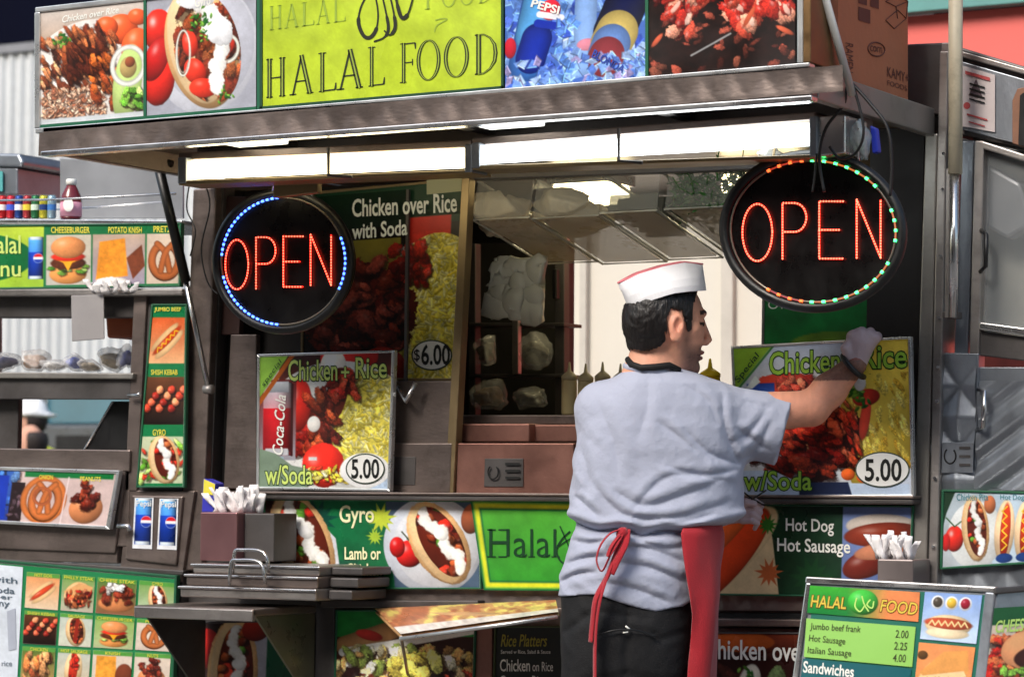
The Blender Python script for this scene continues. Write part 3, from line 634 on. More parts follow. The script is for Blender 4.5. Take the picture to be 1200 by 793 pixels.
# sauce bottles
def bottle(cx, base, topy, wpx, y, body, capc, label, group=None):
    p0 = P(cx, base, y); H = Z(cx, topy, y)-p0[2]; r = wpx/2/490
    t = thing('squeeze_bottle', label, 'bottle', tuple(p0), group)
    MB().lathe(p0, [(r*.9, 0), (r, H*.04), (r, H*.62), (r*.96, H*.66)], 20).build('body', body, t, smooth=True)
    MB().lathe((p0[0], p0[1], p0[2]+H*.66), [(r*1.02, 0), (r*1.02, H*.07), (r*.6, H*.13), (r*.25, H*.17), (r*.1, H*.34)], 16).build('nozzle', capc, t, smooth=True)
sb = mat('tan_sauce_bottle', (196, 180, 134), .35, 0, .1, 12, alpha=.92); cp = mat('bottle_cap', (190, 176, 140), .4)
for i, cx in enumerate((667, 686, 706, 727)):
    bottle(cx, 486, 424+(i % 2)*2, 19, .2, sb, cp, ('tan squeeze bottle standing leftmost in the row behind the man', 'tan squeeze bottle second from the left in the row behind the man', 'tan squeeze bottle third in the row, just left of the shoulder', 'tan squeeze bottle last in the row, half hidden by the shoulder')[i], 'tan squeeze bottles in a row')
slab('bottle_shelf', [(534, 486), (860, 486), (860, 497), (534, 497)], .12, .3, STEELB, cart, .003)
bottle(832, 485, 420, 24, .2, mat('mustard', (240, 196, 30), .35, 0, .05), mat('mustard_cap', (246, 208, 30), .35, 0, .05), 'yellow mustard bottle in front of the man\'s chin')
bottle(812, 485, 432, 20, .22, mat('ketchup', (168, 30, 26), .35, 0, .05), mat('ketchup_cap', (170, 34, 28), .35, 0, .05), 'red ketchup bottle just behind the man\'s chin')
# left smoked sliding pane over the poster
slab('sliding_pane', [(352, 232), (477, 222), (474, 446), (352, 446)], .06, .004, GLASSD, cart, 0)
slab('pane_edge', [(476, 222), (479, 222), (476, 446), (473, 446)], .058, .008, STEELD, cart, 0)
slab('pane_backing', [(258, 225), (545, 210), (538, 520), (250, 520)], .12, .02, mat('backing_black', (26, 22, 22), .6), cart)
# gas strut
t = thing('support_strut', 'black canopy strut slanting down to the left corner post', 'strut', tuple(P(243, 458, -.03)))
MB().tube([P(186, 196, -.2), P(218, 330, -.1)], .013, 10).build('cylinder', BLACK, t, smooth=True)
MB().tube([P(218, 330, -.1), P(244, 455, -.03)], .007, 8).build('rod', STEELL, t, smooth=True)
MB().tube([P(240, 456, -.03), P(249, 456, -.03)], .012, 8).build('pivot', STEEL, t, smooth=True)
MB().tube([P(182, 194, -.2), P(200, 190, -.2)], .014, 8).build('pivot', BLACK, t, smooth=True)
# latch between the two panels
tag(MB().tube([P(464, 450, -.01), P(476, 470, -.04), P(487, 448, -.03)], .006, 8).build('latch_hook', STEELL, None, smooth=True), 'small steel hook on the plate right of the left price sign', 'hook')
# ------------------------------------------------------------------ right side of the cart
side = thing('snack_cart', 'grey quilted steel side cabinet with window at the right edge', 'food cart', (X(1150, .05), .3, 0))
yR = .03
slab('pillar', [(1127, 165), (1142, 165), (1134, 415), (1118, 415)], yR-.01, .05, STEELG, side, .003)
slab('window_frame', [(1142, 165), (1153, 165), (1147, 415), (1136, 415)], yR-.02, .04, STEEL, side, .003)
slab('window_frame', [(1150, 165), (1260, 200), (1260, 208), (1150, 174)], yR-.02, .04, STEEL, side, .003)
slab('window_frame', [(1147, 377), (1260, 392), (1260, 402), (1147, 386)], yR-.025, .04, STEELL, side, .003)
slab('window_frame', [(1147, 387), (1260, 403), (1260, 430), (1144, 416)], yR-.01, .04, STEELD, side, .003)
slab('window_pane', [(1150, 172), (1260, 205), (1260, 395), (1147, 378)], yR, .005, mat('grey_glass', (150, 154, 156), .1, 0, 0, alpha=.25, spec=.7), side, 0)
slab('window_backdrop', [(1140, 160), (1300, 190), (1300, 420), (1130, 400)], yR+.1, .02, mat('inner_cream', (188, 186, 174), .7, 0, .15, 3), side)
slab('hood', [(1152, 190), (1196, 215), (1210, 262), (1180, 280), (1150, 262)], yR+.03, .05, mat('hood_grey', (170, 172, 176), .4, .4), side, .008)
tubep('window_handle', [(1150, 270), (1156, 275), (1155, 312), (1149, 318)], [yR-.02, yR-.05, yR-.05, yR-.02], .005, BLACK, side)
quilt('quilted_panel', [(1098, 415), (1145, 416), (1142, 575), (1092, 574)], yR-.022, STEELG, side, cell=.11, amp=.016)
slab('panel_backing', [(1097, 413), (1147, 414), (1143, 576), (1091, 575)], yR-.02, .04, STEELG, side)
quilt('ribbed_door', [(1148, 446), (1300, 446), (1300, 575), (1144, 574)], yR-.016, STEELG, side, cell=.09, amp=.014, mode='rib')
slab('door_backing', [(1147, 430), (1300, 430), (1300, 576), (1143, 576)], yR-.012, .04, STEELG, side)
tubep('door_handle', [(1147, 456), (1154, 459), (1152, 500), (1145, 504)], [yR-.02, yR-.06, yR-.06, yR-.02], .0055, STEELL, side)
slab('maker_plate', [(1104, 518), (1141, 518), (1140, 554), (1103, 554)], yR-.035, .002, STEELG, side, .001)
for k in range(3): slab('maker_lettering', R4(1124, 523+k*10, 1137, 526+k*10), yR-.037, .001, STEELD, side, 0)
quilt('quilted_panel', [(1074, 570), (1300, 576), (1300, 720), (1068, 712)], yR-.018, STEELG, side, cell=.07, amp=.005)
slab('panel_backing', [(1074, 570), (1300, 576), (1300, 1100), (1064, 1100)], yR-.014, .05, STEELG, side)
zc2 = Z(1150, 60, .0)
slab('top_cabinet', [(1062, 52), (1107, 50), (1300, 108), (1300, 196), (1106, 154), (1062, 150)], yR+.02, .5, STEELD, side, .004)
slab('top_trim', [(1103, 50), (1112, 50), (1112, 156), (1103, 156)], yR-.0, .03, STEEL, side, .003)
slab('top_trim', [(1112, 56), (1300, 109), (1300, 115), (1112, 63)], yR-.0, .03, STEEL, side, .002)
slab('top_trim', [(1108, 158), (1300, 198), (1300, 208), (1108, 168)], yR-.005, .03, BLACK, side, .002)
slab('top_panel', [(1127, 72), (1300, 122), (1300, 196), (1127, 152)], yR+.005, .02, STEELG, side, .002)
t = thing('sticker', 'white sticker with red and black print on the cabinet beside the pole', 'sticker', tuple(P(1146, 120, yR)))
slab('sheet', [(1128, 77), (1166, 88), (1166, 155), (1127, 148)], yR-.0, .002, mat('sticker_white', (196, 184, 182), .5), t, 0)
RM = mat('red_print', (176, 70, 70), .5)
for k in range(3): slab('printed_line', R4(1131+2*k, (83, 133, 142)[k], 1160-3*k, (87, 135, 143.5)[k], .28), yR-.003, .0005, RM, t, 0)
flat('printed_triangle', [(1144, 92), (1152, 116), (1135, 112)], yR-.0, mat('grey_print', (90, 74, 80)), t)
for k in range(4): slab('printed_line', [(1136, 97+k*6), (1154, 102+k*6), (1154, 104+k*6), (1136, 99+k*6)], yR-.003, .0005, INK, t, 0)
flat('printed_dot', ellpts(1133, 124, 4, 4), yR, RM, t); 
t = thing('wooden_sign', 'arched wooden sign at the right edge of the cabinet', 'sign', tuple(P(1195, 150, yR)))
slab('board', [(1186, 168), (1186, 118), (1192, 104), (1202, 102), (1215, 108), (1215, 178)], yR-.03, .01, mat('brown_wood', (132, 92, 70), .6, 0, .2, 20), t, .002)
slab('dark_edge', [(1193, 170), (1195, 112), (1200, 108), (1202, 172)], yR-.042, .004, BLACK, t, .001)
# round pole and conduit in front of the right corner
t = thing('pole', 'cream painted vertical pole in front of the right corner post', 'pole', tuple(P(1120, 200, -.06)))
MB().tube([P(1120, -60, -.06), P(1119.5, 204, -.06)], .0155, 16).build('tube', mat('cream_paint', (186, 176, 152), .5, 0, .12, 8, dirt=.4), t, smooth=True)
MB().tube([P(1119, 200, -.06), P(1117, 372, -.06)], .010, 12).build('inner_tube', STEELL, t, smooth=True)
slab('channel', [(1109, 198), (1113, 198), (1111, 372), (1107, 372)], -.05, .02, STEEL, t, .001)
slab('bracket', [(1104, 365), (1122, 365), (1122, 373), (1104, 373)], -.045, .03, STEELD, t, .002)
for cy in (180, 222, 300, 372, 430, 470, 560, 640):
    tag(MB().tube([P(1105-(cy-200)*.027, cy, -.013), P(1105-(cy-200)*.027, cy, -.019)], .0035, 8).build('bolt', STEELL), 'small bolt head on right corner post, %s' % {180: 'level with the OPEN sign top', 222: 'level with the cream pole end', 300: 'beside the conduit middle', 372: 'at the conduit foot', 430: 'beside the quilted panel top', 470: 'beside the quilted panel middle', 560: 'beside the emblem plate', 640: 'above the menu board'}[cy], 'bolt', 'bolts on the right corner post')
# things on the roof at right
cb = thing('cardboard_box', 'tall printed cardboard box standing on the canopy beside the skewer picture', 'box', tuple(P(1020, 110, -.2)))
xa, xc = X(986, -.42), X(1072, -.42); zb = zl1+.001
KR = mat('cardboard', (176, 108, 74), .8, 0, .08, 10, .2, 60)
xk = XR-.03; 
z9 = Z(1000, -30, -.3)
def facepl(x): return Pl((x, 0, 0), (1, 0, 0))
# the box: its long printed side faces the right (towards the camera), narrow dark side faces the street
MB().box(xk-.36, xk, -.50, -.075, zb, zb+.52).build('carton', KR, cart if False else cb, bevel=.004)
MB().box(xk-.375, xk+.002, -.505, -.07, zb+.42, zb+.521).build('lid', KR, cb, bevel=.003)
PB = mat('box_print', (92, 46, 34), .7)
fp = facepl(xk)
text('RAMEN', [(1000, 52), (1000, 86), (991, 84), (991, 50)], fp, PB, cb)
for k, (a, c, d, e) in enumerate(((1006, 8, 1020, 24), (1020, -6, 1030, 8), (1006, -8, 1016, 4))): flat('printed_block', R4(a, c, d, e, .3), fp, PB, cb)
for pts in ([(1038, 2), (1050, 8), (1064, 2), (1052, -6), (1038, 2)], [(1038, 24), (1048, 34), (1062, 22), (1052, 12), (1038, 24)], [(1050, 8), (1052, 22)], [(1064, 2), (1062, 22)]):
    MB().tube([Vector(U(np.array(float(a)), np.array(float(c)), fp, .001)) for a, c in pts], .0012, 4).build('printed_outline', PB, cb)
MB().tube([Vector(U(np.array(a), np.array(c), fp, .001)) for a, c in ellpts(1027, 58, 10, 8, 15, 24)], .0016, 4, closed=True).build('printed_ring', PB, cb)
text('corn', [(1020, 53), (1034, 56), (1034, 63), (1020, 60)], fp, PB, cb)
text('KAMY+', [(1040, 78), (1065, 86), (1065, 98), (1040, 90)], fp, PB, cb); text('FOODS', [(1040, 94), (1063, 101), (1063, 107), (1040, 100)], fp, PB, cb)
tag(MB().tube([P(962, -20, -.62), P(999, 112, -.5)], .0085, 10).build('rod', mat('dull_white', (190, 190, 186), .4), smooth=True), 'pale rod slanting down in front of the cardboard box', 'rod')
# hanging wires and plug at the right sign
WL = ((('thin black cable looping from the rod down over the right OPEN sign'), [(988, 96), (990, 120), (968, 150), (960, 185), (966, 225)], .0035),
      (('black cable looping loosely beside the blue tab'), [(1000, 100), (1012, 150), (1004, 178), (985, 186), (972, 172)], .003),
      (('long black cable trailing from the canopy corner to the sign edge'), [(996, 95), (1020, 122), (1040, 150), (1045, 190), (1043, 230)], .0035),
      (('short black cable hanging down the face of the right OPEN sign'), [(957, 180), (955, 205), (952, 225)], .0025))
for lab, pts, r in WL: tag(tubep('cable', spline(pts, 6), -.5, r, RUBBER), lab, 'cable', 'cables at the right OPEN sign')
for lab, pts in (('thin dark wire curling beside the strut', [(236, 205), (246, 240), (236, 290), (243, 330), (256, 345)]), ('thin dark wire on the left corner post under the canopy', [(222, 215), (219, 245), (229, 270), (223, 300)])):
    tag(tubep('cable', spline(pts, 6), -.03, .002, RUBBER), lab, 'cable')
tag(slab('plug_tab', [(1019, 147), (1026, 150), (1029, 178), (1022, 180)], -.4, .02, mat('blue_tape', (40, 60, 190), .4), None, .003), 'small blue tape tab hanging above the right OPEN sign', 'tab')
tag(bag('plastic_wrap', '', 1008, 162, -.4, 9, 22, (190, 205, 205), 31, al=.6), 'crumpled clear plastic tied above the right OPEN sign', 'wrap')
tag(bag('plastic_wrap', '', 905, 182, -.36, 9, 12, (210, 214, 214), 37, al=.7), 'crumpled foil tie at the top left of the right OPEN sign', 'wrap')
slab('hanging_bracket', [(320, 216), (372, 212), (372, 226), (320, 232)], -.38, .02, mat('brass_rail', (150, 130, 96)), cart, .003)
# ------------------------------------------------------------------ signs
CREAMT = mat('cream_letter', (240, 238, 190), .4, 0, 0)
LIME = mat('lime_letter', (206, 226, 120), .4, 0, 0)
LIMEP = mat('lime_print', (150, 196, 62), .4, 0, 0)
DKG = mat('dark_green_print', (18, 62, 34), .4, 0, 0)
YEL = mat('yellow_letter', (240, 226, 80), .4, 0, 0)
def frame(q, y, w_, m, t, d=.012, bev=.0015, name='frame'):
    (a, b, c, e) = [np.array(p, float) for p in q]
    ctr = (a+b+c+e)/4; qi = [p+(ctr-p)/np.abs(ctr-p)*w_ for p in (a, b, c, e)]
    for o1, o2, i2, i1 in ((0, 1, 1, 0), (1, 2, 2, 1), (2, 3, 3, 2), (3, 0, 0, 3)):
        O = [a, b, c, e]; slab(name, [tuple(O[o1]), tuple(O[o2]), tuple(qi[i2]), tuple(qi[i1])], y-.004, d+.004, m, t, bev)
    return [tuple(p) for p in qi]
def sign(name, label, q, y, fw=3, fm=None, cat='sign', d=.012, group=None, backm=None):
    t = thing(name, label, cat, tuple(P(*q[3], y)), group)
    slab('board', q, y, d, backm or mat('board_white', (200, 200, 196), .5), t)
    qi = frame(q, y, fw, fm or ALU, t, d) if fw else q
    return t, qi
def bank(x0, x1):    # the roof sign band: px lines through the far point at left
    f = lambda x, s: 575+(x+4942)*s
    st, sb_ = -.1124, -.0852
    return [(x0, f(x0, st)), (x1, f(x1, st)), (x1, f(x1, sb_)), (x0, f(x0, sb_))]
YS = YF+.012
Wd = P(945, 70, YS); 
t = thing('roof_sign', 'long picture sign on the canopy reading HALAL FOOD between food photographs', 'sign', tuple(P(47, 148, YS)))
RS = t
x0s, x1s, z0s, z1s = X(45, YS, 150), X(946, YS, 75), Z(45, 153, YS), Z(45, 14, YS)
MB().box(x0s, x1s, YS+.002, YS+.13, z0s, z1s).build('sign_case', mat('case_black', (20, 20, 22), .5), t, bevel=.003)
q = bank(41, 948)
for e in ([(q[0][0], q[0][1]-6), (q[1][0], q[1][1]-6), q[1], q[0]], [q[3], q[2], (q[2][0], q[2][1]+5), (q[3][0], q[3][1]+6)]): slab('frame_rail', e, YS-.008, .03, ALU, t, .002)
for a, c, m_ in ((40, 46, ALU), (934, 941, ALU), (941, 950, mat('worn_bronze', (120, 92, 60), .4, .7, .3, 20))): slab('frame_rail', bank(a, c), YS-.009, .14 if a > 900 else .03, m_, t, .002)
# panel 1: chicken over rice
p = Pic(122, 134, 1.3, (206, 190, 178)); p.rect(0, 0, 122, 34, (214, 204, 196), (196, 170, 150))
p.ell(60, 85, 80, 70, 0, (232, 226, 220), .15)
for a in ((96, 30, 20, 17), (112, 50, 16, 20), (78, 26, 14, 12), (115, 18, 12, 9)): p.ell(*a, rot=20, c=(238, 92, 44), sh=.45, spec=.4)
p.scatter(2, 34, 88, 96, 150, 7.5, SHRED+[(96, 44, 26)], .32, 60, jit=.15, spec=.1); p.scatter(28, 28, 78, 80, 70, 11, [(150, 70, 36), (96, 40, 22), (184, 100, 56), (70, 28, 18)], .26, 62, spec=.1)
p.scatter(2, 92, 76, 124, 420, 3.2, [(226, 178, 146), (202, 146, 112), (240, 204, 176), (170, 104, 76)], .4, sh=.4, jit=.1)
p.scatter(60, 60, 92, 116, 26, 8, [(206, 100, 40), (176, 76, 36)], .45, 70, spec=.25)
p.ell(103, 92, 17, 44, 8, (190, 214, 130), .35); onion(p, 104, 72, 19, 21, (240, 240, 232)); p.ell(104, 74, 10, 12, 0, (186, 160, 100), .3); p.ell(106, 68, 6, 6, 0, (150, 80, 50), .4)
p.scatter(96, 100, 120, 126, 14, 7, LETT, .5); herb(p, 26, 32, 9, 22); p.rect(0, 125, 122, 134, (200, 206, 210), (226, 228, 232))
p.build('photo_print', bank(48, 168), YS-.002, t)
text('Chicken over Rice', [(73, 19), (139, 8), (139, 15), (73, 27)], YS-.002, WHITE, t, .02, shear=.2); 
# panel 2: gyro plate
p = Pic(130, 138, 1.3, (168, 170, 182)); p.ell(70, 64, 62, 74, 0, (208, 210, 220), .12); p.ell(74, 60, 54, 66, 0, (196, 198, 210), .1)
tomato(p, 14, 36, 17, 24); tomato(p, 14, 92, 20, 32); p.ell(12, 70, 14, 26, 20, (186, 28, 26), .5, spec=.5)
p.ell(66, 62, 42, 72, -14, (228, 178, 120), .35); p.ell(60, 60, 32, 68, -14, (240, 206, 158), .2)
p.setclip(72, 62, 38, 66, -14); p.scatter(34, -4, 112, 132, 75, 12, MEAT+[(110, 44, 28)], .5, -70, spec=.15); p.noclip()
for a in ((58, 88, 16, 12, 60), (68, 108, 17, 11, 10), (52, 56, 9, 16, -10), (94, 62, 10, 14, 30)): p.ell(*a, c=(226, 56, 36), sh=.4, spec=.3)
onion(p, 44, 66, 8, 26); onion(p, 96, 66, 13, 15)
drizzle(p, [(56, 2), (70, 16), (84, 34), (92, 56), (84, 84), (84, 112)], 15); p.ell(84, 42, 24, 15, 50, (246, 247, 250), .2, .2, tex=.05, ts=7); p.ell(60, 5, 23, 11, 0, (240, 240, 244), .2, .15)
herb(p, 66, 32, 10, 22); herb(p, 68, 48, 7, 12); herb(p, 92, 116, 8, 14)
p.build('photo_print', bank(171, 300), YS-.002, t)
text('Gyro', [(228, -2), (246, -5), (247, 9), (229, 12)], YS-.002, WHITE, t, .02, shear=.2)
for a in (168, 301): slab('green_divider', bank(a, a+3), YS-.006, .006, mat('sign_green', (20, 96, 66), .5), t, 0)
f_ = bank(47, 300); slab('green_divider', [(47, f_[3][1]-3.5), (300, f_[2][1]-3.5), f_[2], f_[3]], YS-.005, .005, mat('sign_green', (20, 96, 66)), t, 0)
# panel 3: HALAL FOOD
p = Pic(286, 130, .6, (186, 208, 56)); p.mottle(0, 0, 286, 130, .06, 30); p.build('yellow_print', bank(304, 590), YS-.002, t)
f_ = bank(304, 590)
for e in ([f_[0], (f_[0][0]+3, f_[0][1]), (f_[3][0]+3, f_[3][1]), f_[3]], [(f_[1][0]-3, f_[1][1]), f_[1], f_[2], (f_[2][0]-3, f_[2][1])], [(f_[3][0], f_[3][1]-3), (f_[2][0], f_[2][1]-3), f_[2], f_[3]]): slab('dark_border', e, YS-.006, .004, mat('sign_dark_green', (16, 66, 40), .5), t, 0)
def strokes(name, segs, pl, m, parent, off=.0016):      # segs: (points, width or widths) in px, flat on the plane
    v = []; fs = []
    for pts, w_ in segs:
        pts = [np.array(a, float) for a in pts]; n = len(pts); ws = w_ if isinstance(w_, (list, tuple)) else [w_]*n
        k0 = len(v)
        for i, a in enumerate(pts):
            d = pts[min(i+1, n-1)]-pts[max(i-1, 0)]; d = d/(np.hypot(*d)+1e-9); nn = np.array((-d[1], d[0]))*ws[i]/2
            v += [a+nn, a-nn]
            if i: fs.append((k0+2*i-2, k0+2*i, k0+2*i+1, k0+2*i-1))
    v = np.array(v); pv = U(v[:, 0], v[:, 1], pl, off)
    # stagger overlapping strokes by a hair so no two faces coincide
    return link(name, pv, fs, m, parent)
def serif(ch):      # unit letter strokes: x 0..1, y 0 top..1; (points, width) widths in fractions of the em
    T, S, E = .20, .06, .055
    sx = lambda x, y, w_=.3: ([(x-w_/2, y), (x+w_/2, y)], E)
    if ch == 'H': return [([(.2, 0), (.2, 1)], T), ([(.8, 0), (.8, 1)], T), ([(.2, .5), (.8, .5)], S), sx(.2, .02), sx(.2, .98), sx(.8, .02), sx(.8, .98)]
    if ch == 'A': return [([(.5, 0), (.88, 1)], T), ([(.5, .02), (.12, 1)], S*1.3), ([(.25, .66), (.75, .66)], S), sx(.12, .98), sx(.88, .98), ]
    if ch == 'L': return [([(.28, 0), (.28, 1)], T), ([(.28, .97), (.95, .97)], S*1.2), ([(.95, .97), (.98, .8)], [S*2, S]), sx(.28, .02, .4), sx(.25, .98)]
    if ch == 'F': return [([(.3, 0), (.3, 1)], T), ([(.3, .03), (.95, .03)], S*1.2), ([(.95, .03), (.97, .18)], [S*2, S]), ([(.3, .5), (.8, .5)], S), ([(.8, .42), (.8, .58)], S), sx(.27, .98, .36), sx(.25, .02)]
    if ch == 'O': return [(ellpts(.5, .5, .43, .49, 0, 36)+[(.93, .5)], [.05+.11*abs(math.cos(RAD(i*10))) for i in range(36)]+[.16])]
    if ch == 'D': return [([(.25, 0), (.25, 1)], T), ([(.25, .02), (.45, .02), (.7, .12), (.88, .3), (.92, .5), (.88, .7), (.7, .88), (.45, .98), (.25, .98)], [S, S, .08, .14, .16, .14, .08, S, S]), sx(.2, .02, .2), sx(.2, .98, .2)]
def seriftext(pl, m, parent, place, scale=1.0, dx=0, hollow=None):
    for ch, q in place:
        w_ = (q[1][0]-q[0][0]); h = q[3][1]-q[0][1]
        segs = []
        for pts, ww in serif(ch):
            pp = [tuple(bil(q, np.array(a[0]), np.array(a[1]))+np.array((dx, 0))) for a in pts]
            k = min(w_, h)*scale; ww = [x*k for x in ww] if isinstance(ww, list) else ww*k
            segs.append((pp, ww))
        strokes('letter_%s' % ch.lower(), segs, pl, m, parent)
        if hollow: strokes('inline_stroke', [(a, [max(.5, x*.3) for x in b_] if isinstance(b_, list) else b_*.3) for a, b_ in segs if (max(b_) if isinstance(b_, list) else b_) > .12*min(w_, h)], pl, hollow, parent, .0026)
LX = [('H', 75, 165), ('A', 180, 275), ('L', 293, 375), ('A', 380, 485), ('L', 503, 580), ('F', 637, 712), ('O', 715, 815), ('O', 830, 935), ('D', 950, 1057)]
pl3 = []
for ch, a, c in LX:
    xa, xb_ = 290+a/3.606, 290+c/3.606; top = lambda x: 69.5-(x-311)*.117; bot = lambda x: 115.5-(x-311)*.111
    pl3.append((ch, [(xa, top(xa)), (xb_, top(xb_)), (xb_, bot(xb_)), (xa, bot(xa))]))
seriftext(YS-.002, mat('olive_ink', (34, 44, 16), .5, 0, 0), t, pl3, 1.0, 0, mat('lime_inline', (150, 170, 60), .5, 0, 0))
pl4 = []
for i, ch in enumerate('HALAL'):
    xa = 315+i*18.5; pl4.append((ch, [(xa, 8-i*2.2), (xa+16, 6-i*2.2), (xa+16, 34-i*2.2), (xa, 36-i*2.2)]))
for i, ch in enumerate('FOOD'):
    xa = 496+i*21; pl4.append((ch, [(xa, -16-i*2.4), (xa+18, -18-i*2.4), (xa+18, 10-i*2.4), (xa, 12-i*2.4)]))
seriftext(YS-.002, mat('faded_ink', (150, 176, 56), .5, 0, 0), t, pl4, .8)
AR = mat('script_ink', (28, 32, 14), .5, 0, 0)
strokes('script_letter', [(spline([(436, -14), (424, 6), (420, 26), (426, 42), (434, 44), (441, 34), (443, 16), (440, -4)], 6), [1]+[2.2]*10+[4.5]*20+[2]*12)], YS-.002, AR, t)
strokes('script_letter', [(spline([(446, -12), (452, 14), (455, 34), (450, 44), (438, 49)], 6), [2]*8+[3.6]*9+[2]*8)], YS-.0025, AR, t)
strokes('script_letter', [(spline([(455, -12), (461, 14), (463, 32), (457, 41), (450, 36)], 6), [2]*8+[4]*9+[2]*8)], YS-.003, AR, t)
strokes('script_letter', [(spline([(462, -14), (466, 8), (471, 21), (478, 16), (484, -4), (484, -16)], 6), [3]*6+[4.4]*12+[1.8]*13)], YS-.0035, AR, t)
strokes('script_letter', [(spline([(510, 24), (518, 22), (524, 23), (512, 30), (509, 38)], 5), 1.3)], YS-.002, mat('faded_ink', (150, 176, 56)), t)
# panel 4: bottles on ice
W4 = 164; p = Pic(W4, 150, 1.3, (70, 110, 196)); p.shards(0, 0, W4, 150, 330, 10, [(96, 140, 220), (120, 160, 232), (60, 96, 190), (160, 190, 244), (80, 110, 206), (50, 80, 180)])
p.line([(58, -30), (24, 124)], 40, (60, 120, 210), sh=.35); p.line([(50, 10), (31, 92)], 37, (90, 170, 236), sh=.3); p.line([(37, 96), (30, 118)], 36, (24, 50, 170), sh=.4); p.ell(53, 64, 12, 12, 0, (220, 40, 60), .2); p.line([(40, 68), (66, 74)], 7, (236, 238, 246)); p.line([(38, 78), (62, 84)], 9, (26, 50, 170))
p.line([(96, 30), (92, 130)], 26, (140, 180, 240), sh=.2); p.ell(96, 108, 12, 7, 0, (210, 130, 150), .2)
p.line([(148, 52), (128, 96)], 50, (20, 26, 70), sh=.5); p.line([(131, 97), (125, 108)], 50, (222, 196, 110), sh=.3); p.line([(124, 110), (120, 120)], 46, (110, 150, 220), sh=.3); p.line([(119, 122), (117, 126)], 42, (150, 50, 60), sh=.2); p.ell(144, 44, 12, 14, 30, (70, 90, 190), .3)
p.shards(0, 122, W4, 150, 70, 8, [(120, 160, 236), (160, 190, 240), (150, 140, 190), (90, 130, 220)]); p.shards(60, 20, 84, 150, 40, 7, [(90, 140, 226), (130, 170, 240)]); p.ell(6, 104, 7, 12, 0, (190, 30, 50), .3)
p.build('photo_print', bank(592, 756), YS-.002, t)
text('PEPSI', [(625, -1), (656, 8), (654, 17), (622, 8)], YS-.003, WHITE, t, .03); text('BLONDA', [(697, 58), (733, 78), (729, 86), (693, 67)], YS-.003, mat('blue_letter', (40, 70, 170)), t, .02)
# panel 5: skewers
W5 = 172; p = Pic(W5, 160, 1.2, (30, 16, 14)); p.mottle(0, 0, W5, 160, .5, 9)
p.scatter(0, 92, W5, 158, 46, 7, [(96, 44, 34), (150, 70, 54), (70, 30, 24), (110, 60, 46)], .5)
for k, (cx, cy, r_) in enumerate(((44, 62, -60), (30, 84, -50), (56, 78, -60), (44, 100, -70), (20, 64, -40), (64, 60, -60), (112, 74, 60), (128, 92, 70), (146, 82, 60), (104, 92, 50), (118, 108, 70), (160, 100, 60), (166, 70, 60), (140, 64, 50), (90, 66, -50))):
    for j in range(6): p.ell(cx+p.rs.normal()*8, cy+p.rs.normal()*7, p.rs.uniform(9, 17), p.rs.uniform(5, 9), r_+p.rs.uniform(-25, 25), ((176, 44, 34), (200, 76, 56), (136, 28, 24), (220, 146, 120), (184, 54, 40), (90, 20, 18))[p.rs.randint(6)], .5, .35, tex=.4, ts=3.5, spec=.4)
    p.ell(cx+2, cy-4, 8, 3, r_, (248, 214, 196), .2, .3, alpha=.8)
p.line([(50, 140), (96, 118)], 2.2, (150, 150, 150))
for a in ((10, 118, 10, 3, -50), (118, 100, 14, 3, -60), (160, 120, 12, 3, 30)): p.ell(*a, c=(200, 90, 60))
p.build('photo_print', bank(760, 932), YS-.002, t)
slab('green_divider', bank(756, 759.5), YS-.006, .006, mat('sign_green', (20, 96, 66)), t, 0)

# --- price signs at the hatch
def price(p, t, cx, cy, rx, ry, txt, y, quadt, dollar=None):
    flat('price_oval', ellpts(cx, cy, rx, ry), y, mat('oval_border', (60, 72, 60), .4), t, .0014); flat('price_oval', ellpts(cx, cy, rx-1.6, ry-1.6), y, mat('oval_white', (232, 232, 228), .4, 0, 0), t, .0022)
    text(txt, quadt, y, INK, t, .02, off=.003, name='price')
def platter(p, W, H, canc=None):
    p.rect(0, 0, W, H, (206, 206, 210), (170, 190, 214)); p.rect(W*.15, 0, W, H*.25, (60, 30, 30), (120, 50, 40)); p.ell(W*.68, H*.02, W*.22, H*.16, 0, (206, 40, 34), .3)
    p.ell(W*.6, H*.55, W*.6, H*.5, 0, (222, 222, 218), .12)
    p.ell(W*.82, H*.55, W*.34, H*.42, 8, (232, 214, 96), .25)
    p.setclip(W*.82, H*.55, W*.34, H*.42, 8); rice(p, W*.55, H*.1, W, H*.98, 620, L=3.6); p.noclip()
    p.scatter(W*.24, H*.3, W*.4, H*.75, 16, W*.07, [(196, 44, 32), (150, 30, 24)], .6, spec=.3); p.ell(W*.3, H*.38, W*.1, H*.2, 5, (206, 40, 30), .5, spec=.5); p.ell(W*.56, H*.1, W*.1, H*.14, 0, (240, 234, 226), .2)
    p.line(spline([(W*.62, H*.18), (W*.56, H*.4), (W*.46, H*.5), (W*.5, H*.74)], 5), W*.16, (96, 34, 22)); p.scatter(W*.38, H*.28, W*.6, H*.8, 34, W*.06, [(150, 54, 30), (186, 80, 44), (110, 34, 22)], .5, 60, spec=.25)
    p.scatter(W*.56, H*.16, W*.74, H*.38, 16, W*.055, [(170, 40, 28), (200, 70, 44)], .6, spec=.4); p.ell(W*.42, H*.52, W*.05, H*.06, 0, (236, 232, 226), .2)
    p.ell(W*.5, H*.83, W*.16, H*.17, -25, (222, 44, 32), .4, .05, spec=.4)
q = [(301, 415), (462, 410), (457, 575.5), (300, 573)]
t, qi = sign('price_sign', 'smaller Chicken and Rice sign with red soda can, priced 5.00, left in hatch', q, -.05, 3)
PSL = t
p = Pic(156, 156, 1.4); platter(p, 156, 156); p.rect(60, 120, 70, 124, (220, 220, 220))
